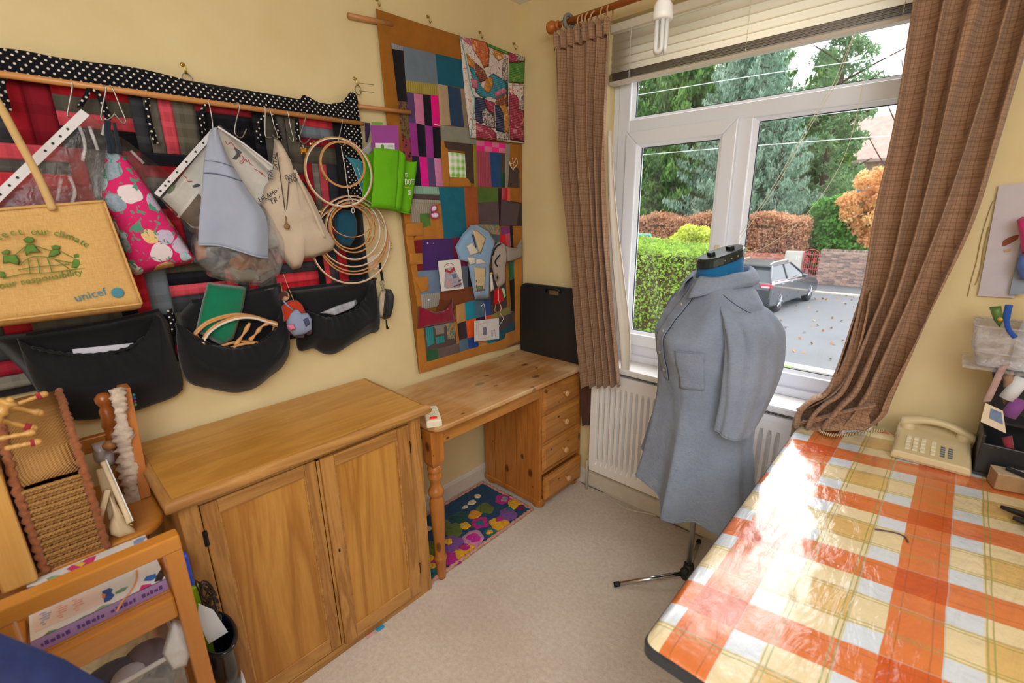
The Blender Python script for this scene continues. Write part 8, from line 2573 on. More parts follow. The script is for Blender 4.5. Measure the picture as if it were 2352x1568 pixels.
for k, P in enumerate((Y_(-0.19,4017,2215,4034,2240,4058,2170,4037,2133), Y_(-0.19,4060,2198,4097,2233,4128,2161,4083,2123), Y_(-0.17,4083,2084,4112,2118,4144,2045,4107,2007))):
 tag(puff(P, (0, -1, 0), 0.02, step=0.012, rings=4, back=0.5).build('craft_scrap', fabric('scrap_dk_%d' % k, ('2a2c34', 'a08068', '8a6a50')[k]), smooth=True), ('dark fabric scrap at the top of the black organiser', 'tan fabric scrap under the clear tub', 'brown fabric scrap beside the white tape roll')[k], 'scrap', None)
tag(puff(Y_(-0.15,4141,1791,4181,1819,4205,1741,4166,1712), (0, -1, 0), 0.02, step=0.012, rings=4, back=0.5).build('red_pincushion', fabric('dusty_red', 'a03848'), smooth=True), 'dusty red pincushion in the organiser tray', 'pincushion')
cbx = thing('card_box', 'small brown cardboard box in front of the black organiser', 'box', (2.09, -0.27, TZ))
MB().obox((2.100, -0.262, TT + 0.024), (0.080, 0.055, 0.046), Matrix.Rotation(0.25, 3, 'Z')).build('box_body', plain('brown_card', 'a8845c', 0.7, var=0.12), cbx, bevel=0.002)
MB().obox((2.100, -0.262, TT + 0.0485), (0.081, 0.056, 0.003), Matrix.Rotation(0.25, 3, 'Z')).build('box_lid', plain('pale_card_lid', 'b8a488', 0.7), cbx, bevel=0.001)
M_SCB = plain('scissor_grip', '1c1f28', 0.4)
sc1 = thing('scissors', 'black handled scissors lying on the small cardboard box', 'scissors', (2.14, -0.28, TT + 0.052))
MB().tube(smooth_path([(2.085, -0.262, TT + 0.058), (2.12, -0.285, TT + 0.058), (2.17, -0.335, TT + 0.058), (2.21, -0.37, TT + 0.058)], 5), [0.006] * 6 + [0.008] * 10, 8).build('grip', M_SCB, sc1, smooth=True)
MB().tube([(2.09, -0.255, TT + 0.059), (2.19, -0.30, TT + 0.059)], 0.004, 6).build('blade', M_CHR, sc1, smooth=True)
pl = thing('pliers', 'dark handled pliers lying on the oilcloth at the table edge', 'pliers', (2.13, -0.44, TT))
for a, b in (((2.075, -0.420, TT + 0.010), (2.20, -0.455, TT + 0.014)), ((2.095, -0.460, TT + 0.008), (2.22, -0.475, TT + 0.010))):
 MB().tube(smooth_path([a, lerp(a, b, 0.5), b], 5), [0.005 + 0.004 * math.sin(PI * i / 10) for i in range(11)], 8).build('handle_grip', M_SCB, pl, smooth=True)
MB().tube([(2.12, -0.43, TT + 0.009), (2.20, -0.46, TT + 0.012)], 0.007, 8).build('jaw', plain('tool_steel', '9a9ca0', 0.3, metal=0.9), pl, smooth=True)
mg = thing('mug', 'navy mug with a white base at the edge of the oilcloth', 'mug', (2.155, -0.52, TT))
MB().lathe([(0.036, 0), (0.040, 0.004), (0.041, 0.02)], (2.160, -0.52, TT), 28).build('mug_base', plain('mug_white', 'd8c8c0', 0.25), mg, smooth=True)
MB().lathe([(0.041, 0.02), (0.042, 0.08), (0.040, 0.081), (0.038, 0.03)], (2.160, -0.52, TT), 28).build('mug_body', plain('navy_glaze', '1c2a52', 0.2), mg, smooth=True)
MB().tube([(2.20 + 0.022 * math.cos(a), -0.52, TT + 0.045 + 0.024 * math.sin(a)) for a in np.linspace(-1.6, 1.6, 12)], 0.005, 8).build('mug_handle', plain('navy_glaze', '1c2a52'), mg, smooth=True)
pk_ = thing('sweet_packet', 'orange and lilac printed packet standing by the mug', 'packet', (2.15, -0.40, TT))
m = puff([(2.150, -0.365, TT + 0.001), (2.20, -0.385, TT + 0.001), (2.20, -0.385, TT + 0.085), (2.155, -0.362, TT + 0.090)], (-0.4, -0.9, 0), 0.012, step=0.012, rings=4, back=0.5)
t_ = NT('orange_lilac_packet')
t_.base(t_.ramp(t_.noise(t_.coord(), 26, 2), [(0.40, srgb('d8d0dc')), (0.48, srgb('6a5a8a')), (0.54, srgb('e89a30')), (0.66, srgb('e8d8d0'))], 'CONSTANT'))
t_.set(Roughness=0.3)
m.build('packet', t_.m, pk_, smooth=True)

tub = thing('clear_tub', 'clear plastic takeaway tub on the organiser shelf by the wall', 'tub', (2.0, -0.13, 1.116))
M_TUB = clearfilm('milky_tub_plastic', 'd6d0d4', 0.24, 0.3)
def rr_(z, x0, y0, x1, y1, r=0.012):
 return [(x, y, z) for x, y in rrect(x0, y0, x1, y1, r, 4)]
lv_ = [rr_(1.118, 1.976, -0.195, 2.09, -0.055), rr_(1.160, 1.960, -0.203, 2.10, -0.050), rr_(1.235, 1.950, -0.206, 2.10, -0.046)]
m = MB().grid(lv_, close_v=True)
m.f.append(tuple(range(len(lv_[0]))))
m.build('tub_wall', M_TUB, tub, smooth=True, solid=0.0012, recalc=False)
MB().tube(lv_[1], 0.0028, 6, closed=True).build('tub_ridge', M_TUB, tub, smooth=True)
MB().tube(lv_[2], 0.0035, 6, closed=True).build('tub_rim', M_TUB, tub, smooth=True)
tag(puff(Y_(-0.12,3946,2559,3994,2573,4021,2491,4012,2444,3979,2484), (0, -1, 0), 0.01, step=0.01, rings=3, back=0.5).build('green_packet', plain('dark_green_packet', '5a7a34', 0.4), smooth=True), 'green packet standing in the clear tub', 'packet')
tag(MB().sphere(Y_(-0.134,4002,2498)[0], 0.006, 10, 8).build('yellow_bead', plain('yellow_gloss', 'e0b040', 0.3), smooth=True), 'yellow bead on the green packet in the clear tub', 'bead')
bo2 = thing('white_bottle', 'white plastic bottle with blue ribbon on the organiser shelf', 'bottle', (2.085, -0.13, 1.116))
MB().lathe([(0.030, 0), (0.038, 0.006), (0.039, 0.12), (0.034, 0.150), (0.018, 0.170), (0.014, 0.195), (0.018, 0.197), (0.018, 0.215), (0.004, 0.217)], (2.080, -0.235 + 0.07, 1.117), 24).build('bottle_body', plain('milky_bottle', 'd4dde4', 0.3), bo2, smooth=True)
MB().tube(smooth_path(Y_(-0.207,4010,2607,4014,2533,4033,2473,4068,2429), 6), [0.008] * 7 + [0.006] * 12, 8).build('blue_ribbon', fabric('royal_blue_ribbon', '2a56b0'), bo2, smooth=True)
ws = thing('drawing_sheet', 'pale grey drawing sheet with a red brown bird taped on the window wall', 'paper', (1.99, -0.012, 1.3))
SQ = Y_(-0.012,3863,3257,4003,3269,4056,2596,3897,2592)
MB().prism(SQ, (0, 0.0012, 0)).build('sheet', plain('grey_lilac_paper', 'c4bcc2', 0.7, var=0.04), ws)
puff(Y_(-0.0135,3942,2902,3943,2935,3960,2953,3983,2968,4002,2972,4002,2947,3981,2925,3959,2906), (0, -1, 0), 0.0012, step=0.008, rings=2, back=0).build('bird_drawing', plain('rust_crayon', '8a4a2c', 0.8, var=0.2, vscale=80), ws)
puff(Y_(-0.0135,3954,2880,3987,2893,3986,2874,3961,2866), (0, -1, 0), 0.0008, step=0.008, rings=2, back=0).build('bird_drawing', plain('pale_orange_crayon', 'c8a088', 0.8), ws)
tag(MB().prism(Y_(-0.03,4013,2928,4045,2943,4097,2630,4028,2619), (0, 0.0015, 0)).build('slate_sheet', plain('slate_paper', '8a94a6', 0.6, var=0.1)), 'slate blue sheet hanging in front of the drawing sheet', 'paper')
tag(puff(Y_(-0.05,3971,3058,3987,3075,4024,3082,4070,2876,4028,2867,4003,2958), (0, -1, 0), 0.03, step=0.012, rings=5, back=0.3, wob=0.006).build('pink_pouch', fabric('hot_pink_pouch', 'd8307c'), smooth=True), 'hot pink pouch hanging at the edge beside the drawing sheet', 'pouch')
tag(puff(Y_(-0.05,4019,2860,4055,2875,4097,2715,4052,2718,4023,2788), (0, -1, 0), 0.03, step=0.012, rings=5, back=0.3, wob=0.006).build('blue_cloth', fabric('mid_blue_cloth', '5a7ac8', var=0.3, vscale=40), smooth=True), 'blue cloth hanging under the pink pouch', 'cloth')
for k, P in enumerate((Y_(-0.004,3862,3171,3854,3146,3846,2979,3852,2799,3850,2675,3852,2581), Y_(-0.004,3866,3016,3868,2890,3877,2770,3877,2693,3872,2657))):
 tag(MB().tube(smooth_path(P, 5), 0.0011, 5).build('wall_wire', plain('wall_colour_wire', 'a08a5c', 0.7)), ('long', 'short')[k] + ' thin wire hanging down the wall left of the drawing sheet', 'wire')

tag(MB().prism(Z_(0.004,943,-2810,954,-2747,978,-2747,972,-2805), (0, 0, 0.006)).build('plastic_clip', plain('bright_cyan_clip', '2a9ad0', 0.4), bevel=0.001), 'little blue plastic clip on the carpet at the foot of the cupboard', 'clip')
tag(MB().prism(Z_(0.004,943,-2893,952,-2839,967,-2840,964,-2894), (0, 0, 0.004)).build('plastic_clip', plain('pale_pink_clip', 'e8a0a0', 0.4), bevel=0.001), 'little pink plastic clip on the carpet at the foot of the cupboard', 'clip')

# ================================================================== OUTSIDE: STREET, GARDENS, TREES
GZ = -1.73
rng = np.random.default_rng(5)
def ground_mat(key, a, b, sc, rough=0.9):
 t = NT(key)
 f = t.noise(t.coord(), sc, 4, 0.65)
 g = t.noise(t.coord(), 0.6, 3)
 t.base(t.ramp(t.math('ADD', t.math('MULTIPLY', f, 0.6), t.math('MULTIPLY', g, 0.4)), [(0.35, srgb(a)), (0.65, srgb(b))]))
 t.set(Roughness=rough)
 return t.m
tag(MB().box((-60, 9.0, GZ - 0.3), (40, 19.7, GZ)).build('road', ground_mat('grey_asphalt', '5c6065', '6b6f74', 30)), 'grey tarmac road', kind='structure')
tag(MB().box((-60, 0.45, GZ - 0.3), (40, 8.72, GZ + 0.04)).build('pavement', ground_mat('pale_pavement', '868a91', '979ba2', 12)), 'pale pavement before the house', kind='structure')
tag(MB().box((-60, 8.72, GZ - 0.3), (40, 9.0, GZ + 0.07)).build('kerb', ground_mat('kerb_stone', 'b7b2a8', 'cfc9bd', 9)), 'stone kerb at the near side of the road', kind='structure')
tag(MB().box((-60, 19.7, GZ - 0.3), (40, 20.0, GZ + 0.06)).build('kerb', ground_mat('kerb_stone_far', 'bcb5aa', 'd0c9bd', 9)), 'stone kerb at the far side of the road', kind='structure')
tag(MB().box((-60, 20.0, GZ - 0.3), (40, 60, GZ + 0.05)).build('pavement', ground_mat('dark_pavement', '585b5f', '696c70', 12)), 'far pavement and garden ground', kind='structure')
tag(MB().box((-30, 0.5, GZ - 0.2), (-0.1, 8.6, GZ + 0.12)).build('lawn', ground_mat('lawn_green', '5f7a3c', '7d9a4e', 14)), 'front lawn behind the near hedge', kind='structure')

def leaf_mat(key, cols, sc=1.2, fine=9.0, trans=0.3):
 t = NT(key)
 co = t.coord()
 f = t.math('ADD', t.math('MULTIPLY', t.noise(co, sc, 3), 0.5), t.math('MULTIPLY', t.noise(co, fine, 2), 0.5))
 n = len(cols)
 c = t.ramp(f, [(0.32 + 0.36 * i / max(1, n - 1), srgb(h)) for i, h in enumerate(cols)])
 t.base(c)
 t.set(Roughness=0.75)
 t.b.inputs['Specular IOR Level'].default_value = 0.25
 tl = t.new('ShaderNodeBsdfTranslucent')
 t.link(c, tl.inputs['Color'])
 mx = t.new('ShaderNodeMixShader')
 mx.inputs[0].default_value = trans
 t.link(t.b.outputs[0], mx.inputs[1])
 t.link(tl.outputs[0], mx.inputs[2])
 t.link(mx.outputs[0], t.o.inputs['Surface'])
 return t.m
def leaves(name, C, size, mat, parent, aspect=0.55, droop=None, var=0.5):
 """thousands of small leaf blades, one mesh: C = centres (n, 3)"""
 n = len(C)
 d = rng.normal(size=(n, 3))
 if droop is not None:
  d = d * (1 - droop[1]) * 0.7 + np.array(droop[0]) * droop[1]
 d /= np.linalg.norm(d, axis=1)[:, None]
 e = np.cross(d, rng.normal(size=(n, 3)))
 e /= np.linalg.norm(e, axis=1)[:, None] + 1e-9
 s = size * (1 - var / 2 + var * rng.random(n))[:, None]
 V = np.stack([C - d * s * 0.5, C + e * s * aspect * 0.5, C + d * s * 0.5, C - e * s * aspect * 0.5], 1).reshape(-1, 3)
 base = np.array(parent.location)
 me = bpy.data.meshes.new(name)
 me.vertices.add(4 * n)
 me.vertices.foreach_set('co', (V - base).ravel())
 me.loops.add(4 * n)
 me.loops.foreach_set('vertex_index', np.arange(4 * n))
 me.polygons.add(n)
 me.polygons.foreach_set('loop_start', np.arange(0, 4 * n, 4))
 me.polygons.foreach_set('loop_total', np.full(n, 4))
 me.update()
 me.materials.append(mat)
 o = bpy.data.objects.new(name, me)
 COL.objects.link(o)
 o.parent = parent
 o['kind'] = 'stuff'
 return o
M_BARK = plain('brown_bark', '5a4436', 0.95, var=0.3, vscale=6)
def hedge(label, x0, x1, y0, y1, z1, n, size, mat, core, rag=0.12):
 t = thing('hedge', label, 'hedge', ((x0 + x1) / 2, (y0 + y1) / 2, GZ))
 MB().box((x0 + rag, y0 + rag, GZ), (x1 - rag, y1 - rag, z1 - rag)).build('inner_twigs', plain('twig_' + core, core, 0.95, var=0.4, vscale=9), t)
 A = [(x1 - x0) * (z1 - GZ), (x1 - x0) * (y1 - y0), (y1 - y0) * (z1 - GZ)]
 k = (rng.random(n) * sum(A))
 U, Vv, W = rng.random(n), rng.random(n), np.abs(rng.normal(size=n)) * rag * 0.7
 P = np.zeros((n, 3))
 f = k < A[0]
 g = (k >= A[0]) & (k < A[0] + A[1])
 h = ~(f | g)
 P[f] = np.stack([x0 + (x1 - x0) * U, y0 + W, GZ + (z1 - GZ) * Vv], 1)[f]
 P[g] = np.stack([x0 + (x1 - x0) * U, y0 + (y1 - y0) * Vv, z1 - W + 0.05], 1)[g]
 P[h] = np.stack([x1 - W, y0 + (y1 - y0) * U, GZ + (z1 - GZ) * Vv], 1)[h]
 P += rng.normal(size=P.shape) * rag * 0.3
 P[:, 2] += 0.5 * rag * np.sin(P[:, 0] * 2.3) * (P[:, 2] > z1 - 2 * rag)
 leaves('foliage', P, size, mat, t)
 return t
def blobs(label, name, cat, base, cl, per, size, mat, trunk=None, aspect=0.6, droop=None, shell=0.55, group=None):
 """tree or shrub: leaf clouds round a list of (x, y, z, r) with trunk tubes"""
 t = thing(name, label, cat, base, group)
 if trunk:
  for k, (P, r) in enumerate(trunk):
   MB().tube(smooth_path(P, 4), list(np.linspace(r, r * 0.35, len(smooth_path(P, 4)))), 8).build('trunk' if k == 0 else 'branch', M_BARK, t, smooth=True)
 C = []
 for (x, y, z, r) in cl:
  n = int(per * r * r)
  d = rng.normal(size=(n, 3))
  d /= np.linalg.norm(d, axis=1)[:, None]
  rr2 = r * (shell + (1 - shell) * rng.random(n)) ** 0.7
  C.append(np.array([x, y, z]) + d * rr2[:, None] * np.array([1, 1, 0.8]))
 leaves('foliage', np.concatenate(C), size, mat, t, aspect, droop)
 return t

L_HEDGE = leaf_mat('privet_green', ['5a7a2c', '94b84a', 'bcd870'], 1.5, 7, 0.35)
hedge('clipped bright green hedge just outside the casement', -7.5, -0.30, 4.0, 5.2, 1.05, 60000, 0.050, L_HEDGE, '4a3c24', 0.09)
L_BEECH = leaf_mat('copper_beech_leaf', ['8f6850', 'cc9a78', 'e8c8a8'], 0.8, 6, 0.3)
hedge('rusty brown beech hedge behind the brick wall left of the gate', -15.0, -3.05, 22.7, 24.0, 1.20, 42000, 0.14, L_BEECH, '6a5040', 0.26)
r6 = random.Random(4)
yc = [(-3.1 + dx, 10 + 0.25 * r6.uniform(-1, 1), z, r) for dx, z, r in ((-0.62, 0.15, 0.36), (-0.3, 0.3, 0.42), (0.1, 0.35, 0.45), (0.5, 0.25, 0.42), (0.72, 0.1, 0.35), (-0.15, 0.72, 0.38), (0.2, 0.80, 0.36), (-0.42, 0.5, 0.34), (0.5, 0.55, 0.34), (0.02, 1.02, 0.26), (0.3, 1.0, 0.22), (-0.5, -0.5, 0.5), (0.0, -0.5, 0.55), (0.5, -0.5, 0.5), (-0.3, -1.1, 0.5), (0.35, -1.1, 0.5))]
blobs('bushy golden yellow conifer shrub behind the clipped hedge', 'golden_shrub', 'shrub', (-3.1, 10, GZ), yc, 6500, 0.10, leaf_mat('golden_leaf', ['9aac34', 'ccd858', 'e6ee88'], 2.0, 8, 0.4), trunk=[([(-3.1, 10, GZ), (-3.1, 10, 0)], 0.06)])
lc = [(-2.9 + 1.7 * r6.random(), 23.9 + 1.0 * r6.random(), -1.2 + 2.9 * r6.random(), 0.6) for _ in range(28)]
blobs('dark green laurel bush behind the red gate', 'laurel_bush', 'bush', (-2.1, 24.5, GZ), lc, 1500, 0.20, leaf_mat('laurel_leaf', ['3a6a30', '5c9a4a', '86bc64'], 1.2, 5, 0.25), trunk=[([(-2.1, 24.6, GZ), (-2.1, 24.6, 0.5)], 0.08)])
mc = []
for _ in range(90):
 z = -0.1 + 3.1 * r6.random()
 lo = -1.3 - 0.8 * max(0, 1 - abs(z - 1.9) / 1.3)
 mc.append((lo + (0.5 - lo) * r6.random(), 23.6 + 1.2 * r6.random() - 0.5 * (z > 1), z, 0.20 + 0.2 * r6.random()))
blobs('orange autumn maple leaning over the brick wall beside the curtain', 'maple_tree', 'tree', (-0.7, 25, GZ), mc, 1900, 0.16, leaf_mat('maple_leaf', ['e0a274', 'f0c690', 'f6e2a4'], 1.3, 4, 0.45), shell=0.1, trunk=[([(-0.7, 25, GZ), (-0.6, 25, 0.4), (-0.8, 25, 2.2)], 0.10), ([(-0.6, 25, 0.4), (0.2, 25.1, 1.6)], 0.05), ([(-0.7, 25, 0.2), (-1.5, 24.9, 1.5)], 0.05)])
# blue spruce: drooping tiers
def spruce(label, x, y, h, r0, mat, needle, tiers, nb, seed, group=None, hang=0.8):
 rg = np.random.default_rng(seed)
 t = thing('spruce_tree', label, 'tree', (x, y, GZ), group)
 MB().tube([(x, y, GZ), (x, y, GZ + h * 0.5), (x, y, GZ + h)], [0.24, 0.15, 0.02], 10).build('trunk', M_BARK, t, smooth=True)
 C = []
 br = MB()
 for i in range(tiers):
  u = (i + 0.3) / tiers
  z = GZ + 0.9 + (h - 1.0) * u
  L = r0 * (1 - u) ** 0.8 + 0.25
  for k in range(nb):
   a = 2 * PI * (k + 0.5 * (i % 2)) / nb + rg.normal() * 0.25
   l = L * (0.75 + 0.4 * rg.random())
   n = max(6, int(l * 7))
   s = np.linspace(0.12, 1, n)
   px_, py_ = x + np.cos(a) * l * s, y + np.sin(a) * l * s
   pz_ = z - 0.55 * l * s ** 1.3 + 0.42 * l * s ** 3
   br.tube([(px_[j], py_[j], pz_[j]) for j in (0, n // 2, n - 1)], [0.03, 0.02, 0.008], 4, caps=False)
   for q in range(hangs):
    w = (rg.random(n) - 0.5) * (0.5 * l * (1.05 - s))
    hgt = rg.random(n) * hang * (0.25 + 0.55 * (1 - np.abs(2 * s - 1)))
    C.append(np.stack([px_ - np.sin(a) * w, py_ + np.cos(a) * w, pz_ - hgt], 1))
 br.build('branch', M_BARK, t, kind='stuff', recalc=False)
 leaves('foliage', np.concatenate(C) + rg.normal(size=(len(np.concatenate(C)), 3)) * 0.05, needle, mat, t, 0.30, ((0, 0, -1), 0.6))
 return t
hangs = 11
L_BLUE = leaf_mat('blue_spruce_needle', ['5c7f68', '8eae98', 'c0d4c4'], 0.9, 4, 0.3)
spruce('tall blue grey spruce with drooping branches before the dark conifers', -7.6, 27.5, 15.5, 4.4, L_BLUE, 0.30, 21, 9, 3, hang=1.0)
spruce('second blue grey spruce standing nearer the laurel bush', -5.4, 26.6, 9.5, 2.6, L_BLUE, 0.24, 15, 8, 8)
hangs = 10
L_DARK = leaf_mat('dark_conifer', ['3c6040', '6a9650', '9cbc6c'], 0.45, 3, 0.25)
spruce('broad dark green conifer filling the left of the top light', -13.0, 30.0, 21.0, 5.8, L_DARK, 0.42, 25, 13, 4, hang=1.1)
spruce('dark green conifer at the far left beyond the beech hedge', -19.5, 32.0, 21.0, 6.0, L_DARK, 0.44, 23, 12, 6, hang=1.1)
spruce('dark green conifer between the broad conifer and the blue spruce', -10.2, 35.0, 20.0, 5.4, L_DARK, 0.42, 23, 12, 9, hang=1.1)
spruce('dark green conifer furthest back on the left', -26.0, 38.0, 22.0, 6.5, L_DARK, 0.48, 20, 12, 12, hang=1.2)
spruce('dark green conifer behind the blue spruces and the pine', -6.2, 38.0, 14.0, 4.0, L_DARK, 0.40, 20, 11, 15, hang=1.0)
pc_ = []
for i in range(78):
 z = 0.5 + 13.0 * r6.random()
 a = r6.random() * 6.28
 rd_ = (0.5 + 2.6 * r6.random()) * (1.0 if z < 9 else 0.7)
 pc_.append((-4.4 + rd_ * math.cos(a), 33 + rd_ * math.sin(a) * 0.8, z, 0.5 + 0.35 * r6.random()))
pt_ = [([(-4.4, 33, GZ), (-4.5, 33, 6), (-4.2, 33, 14)], 0.24)] + [([(-4.4, 33, z), (-4.4 + dx * 0.5, 32.8, z + 0.7), (-4.4 + dx, 32.6, z + 1.3)], 0.07) for z, dx in ((3, 2.2), (4.5, -2.0), (6, 2.6), (7.5, 2.0), (8.6, 3.2), (9.5, -1.6))]
blobs('open branched pine against the white sky', 'pine_tree', 'tree', (-4.4, 33, GZ), pc_, 330, 0.34, leaf_mat('pine_needle', ['547a5c', '7a9e70', 'a4bc84'], 0.7, 3, 0.3), trunk=pt_, aspect=0.28, shell=0.2)
bt_ = [([(-0.6, 30, GZ), (-0.7, 30, 4), (-0.4, 30, 8.5)], 0.13)] + [([(-0.65, 30, z), (-0.65 + dx * 0.5, 30, z + 0.9), (-0.65 + dx, 30, z + 2.2)], 0.05) for z, dx in ((3, -1.6), (4, 1.4), (5, -1.3), (5.6, 1.0), (6.4, -0.8))]
blobs('thin bare tree beside the right curtain edge', 'bare_tree', 'tree', (-0.6, 30, GZ), [(-0.4, 30, 1.5, 0.8), (-1.0, 30.2, 2.4, 0.5), (-0.2, 30, 0.6, 0.9)], 300, 0.20, leaf_mat('pale_green_leaf', ['7f9a5a', 'a8bc7c'], 1, 4, 0.4), trunk=bt_)

# distant house
ho = thing('house', 'far brick house with a pinkish roof glimpsed through the pine', 'house', (-4, 47, GZ))
MB().box((-9.0, 44, GZ), (1.0, 51, 5.0)).build('wall', plain('far_brick', 'a88a7c', 0.9, var=0.15, vscale=3), ho)
MB().prism([(-9.5, 43.6, 4.9), (1.5, 43.6, 4.9), (1.5, 47.5, 8.4), (-9.5, 47.5, 8.4)], (0, 0, 0.2)).build('roof', plain('far_tiles', 'c0a49c', 0.9, var=0.15, vscale=3), ho)
for x in (-6.6, -3.4, -0.6):
 for z in (0.2, 2.9):
  f = MB().box((x - 0.8, 43.92, z - 0.7), (x + 0.8, 44.05, z + 0.7)).build('window', plain('far_white_frame', 'e2e4e6', 0.5), ho)
  for dx in (-0.37, 0.37):
   MB().box((x + dx - 0.32, 43.90, z - 0.58), (x + dx + 0.32, 43.93, z + 0.58)).build('pane', plain('far_glass', '8a949c', 0.15), f)

# garden wall of separate bricks
BM = [plain('brick_' + c, c, 0.9, var=0.18, vscale=9) for c in ('9a8078', '8a7470', 'a88a7e', 'b09488', '7c6a6a')]
BO = [plain('brick_' + c, c, 0.9, var=0.18, vscale=9) for c in ('b87058', 'c47e62', 'a8645a', 'c88a78')]
M_MORT = plain('pale_mortar', 'c4bcae', 0.95, var=0.1, vscale=5)
def brick_wall(label, x0, x1, z0, z1, y, mats, seed):
 r = random.Random(seed)
 t = thing('garden_wall', label, 'wall', ((x0 + x1) / 2, y, GZ))
 MB().box((x0, y, GZ), (x1, y + 0.3, z1 - 0.06)).build('mortar_bed', M_MORT, t)
 L_, H_ = 0.225, 0.065
 protos = []
 for m_ in mats:
  b = MB().box((-L_ / 2, -0.012, -H_ / 2), (L_ / 2, 0.05, H_ / 2))
  b.v = [(p[0] + x0, p[1] + y, p[2] + z0) for p in b.v]
  protos.append(b.build('brick', m_, t))
 used = set()
 n = 0
 row = 0
 z = z0 + H_ / 2
 while z < z1 - 0.10:
  x = x0 + (0.06 if row % 2 else 0.118)
  while x < x1 and n < 292:
   k = r.randrange(len(mats))
   loc = (x - x0, r.uniform(-0.004, 0.004), z - z0)
   if k not in used:
    protos[k].location = loc
    used.add(k)
   else:
    dup(protos[k], loc, parent=t)
   n += 1
   x += 0.237
  z += 0.0765
  row += 1
 x = x0 + 0.04
 c0 = None
 while x < x1:
  b = MB().box((x - 0.034, y - 0.02, z1 - 0.08), (x + 0.034, y + 0.32, z1 + r.uniform(-0.006, 0.006)))
  b.build('coping_brick', mats[r.randrange(len(mats))], t)
  x += 0.0765
 return t
brick_wall('purple brown brick wall to the right of the red gate', -2.20, 0.75, GZ, -0.17, 22.2, BM, 3)
brick_wall('orange brick wall behind the car roof left of the pillar', -6.2, -3.56, -1.0, -0.47, 22.25, BO, 4)
pi_ = thing('gate_pillar', 'pale rendered gate pillar with house number beside the red gate', 'pillar', (-3.2, 22.3, GZ))
MB().box((-3.56, 22.12, GZ), (-2.87, 22.6, -0.30)).build('pillar_shaft', plain('pale_render', 'c6c4bc', 0.9, var=0.1, vscale=4), pi_, bevel=0.02)
text_mb('37', 0.20, (-3.14, 22.118, -0.66), (1, 0, 0), (0, 0, 1), 0.006).build('number', plain('white_number', 'f0f0f0', 0.5), pi_)
tag(MB().box((-3.95, 22.16, -1.1), (-3.60, 22.22, -0.75)).build('notice_board', plain('white_notice', 'd8d6cc', 0.6), bevel=0.005), 'small pale plaque on the orange wall left of the pillar', 'plaque')
ga = thing('gate', 'arched red wrought iron garden gate between the pillar and the brick wall', 'gate', (-2.53, 22.2, GZ))
M_GRED = plain('red_gate_paint', 'd8485a', 0.4)
gx0, gx1 = -2.83, -2.23
for i in range(8):
 x = gx0 + (gx1 - gx0) * i / 7
 zt = -0.42 if i in (0, 7) else -0.40
 MB().tube([(x, 22.2, GZ + 0.08), (x, 22.2, zt)], 0.014 if i in (0, 7) else 0.009, 6).build('bar', M_GRED, ga)
for z in (GZ + 0.09, -1.05, -0.41):
 MB().box((gx0, 22.188, z - 0.012), (gx1, 22.212, z + 0.012)).build('cross_rail', M_GRED, ga)
MB().tube([(-2.53 + 0.30 * math.cos(a), 22.2, -0.41 + 0.22 * math.sin(a)) for a in np.linspace(0, PI, 16)], 0.014, 6).build('arch', M_GRED, ga)
for (x, z, r) in ((-2.62, -0.33, 0.05), (-2.44, -0.33, 0.05), (-2.66, -0.72, 0.06), (-2.40, -0.72, 0.06), (-2.66, -0.60, 0.05), (-2.40, -0.60, 0.05), (-2.5, -1.45, 0.06), (-2.5, -1.33, 0.05)):
 MB().tube([(x + r * (1 - 0.02 * k) * math.cos(k * 0.5), 22.2, z + r * (1 - 0.02 * k) * math.sin(k * 0.5)) for k in range(22)], 0.008, 5).build('scroll', M_GRED, ga)
# swing frame
sw = thing('swing_frame', 'wooden garden swing frame with green top beam beyond the clipped hedge', 'swing', (-6.6, 14, GZ))
for dx in (-0.35, 0.35):
 MB().tube([(-6.3 + dx, 14.0 + 0.0, GZ), (-6.3, 14, 0.68)], 0.05, 8).build('leg', plain('grey_timber', 'b0a58c', 0.8), sw)
MB().tube([(-8.6, 14, 0.70), (-6.18, 14, 0.70)], 0.055, 8).build('green_beam', plain('green_beam', '5fae9a', 0.5), sw)
# overhead wires
for k, P in enumerate((Y_(7.5,-8213,7810,-2173,7659,2195,7436), Y_(7.6,-8217,5467,-3173,5391,2563,5258), Y_(7.4,-2581,6107,-1717,6097,2443,6047))):
 tag(MB().tube(smooth_path(P, 5), 0.006, 5).build('overhead_wire', plain('pale_wire', 'd4d8da', 0.5)), ('uppermost', 'lowest', 'middle')[k] + ' pale overhead wire crossing outside the window', 'wire', 'overhead wires')
fl2 = thing('fallen_leaves', 'scattered fallen leaves on the road', 'leaves', (0, 16, GZ))
fl2['kind'] = 'stuff'
n = 160
leaves('leaf_scatter', np.stack([-3.4 + 6 * rng.random(n), 10 + 11 * rng.random(n), np.full(n, GZ + 0.03)], 1), 0.10, plain('brown_leaf', 'b8845c', 0.8), fl2, 0.7)

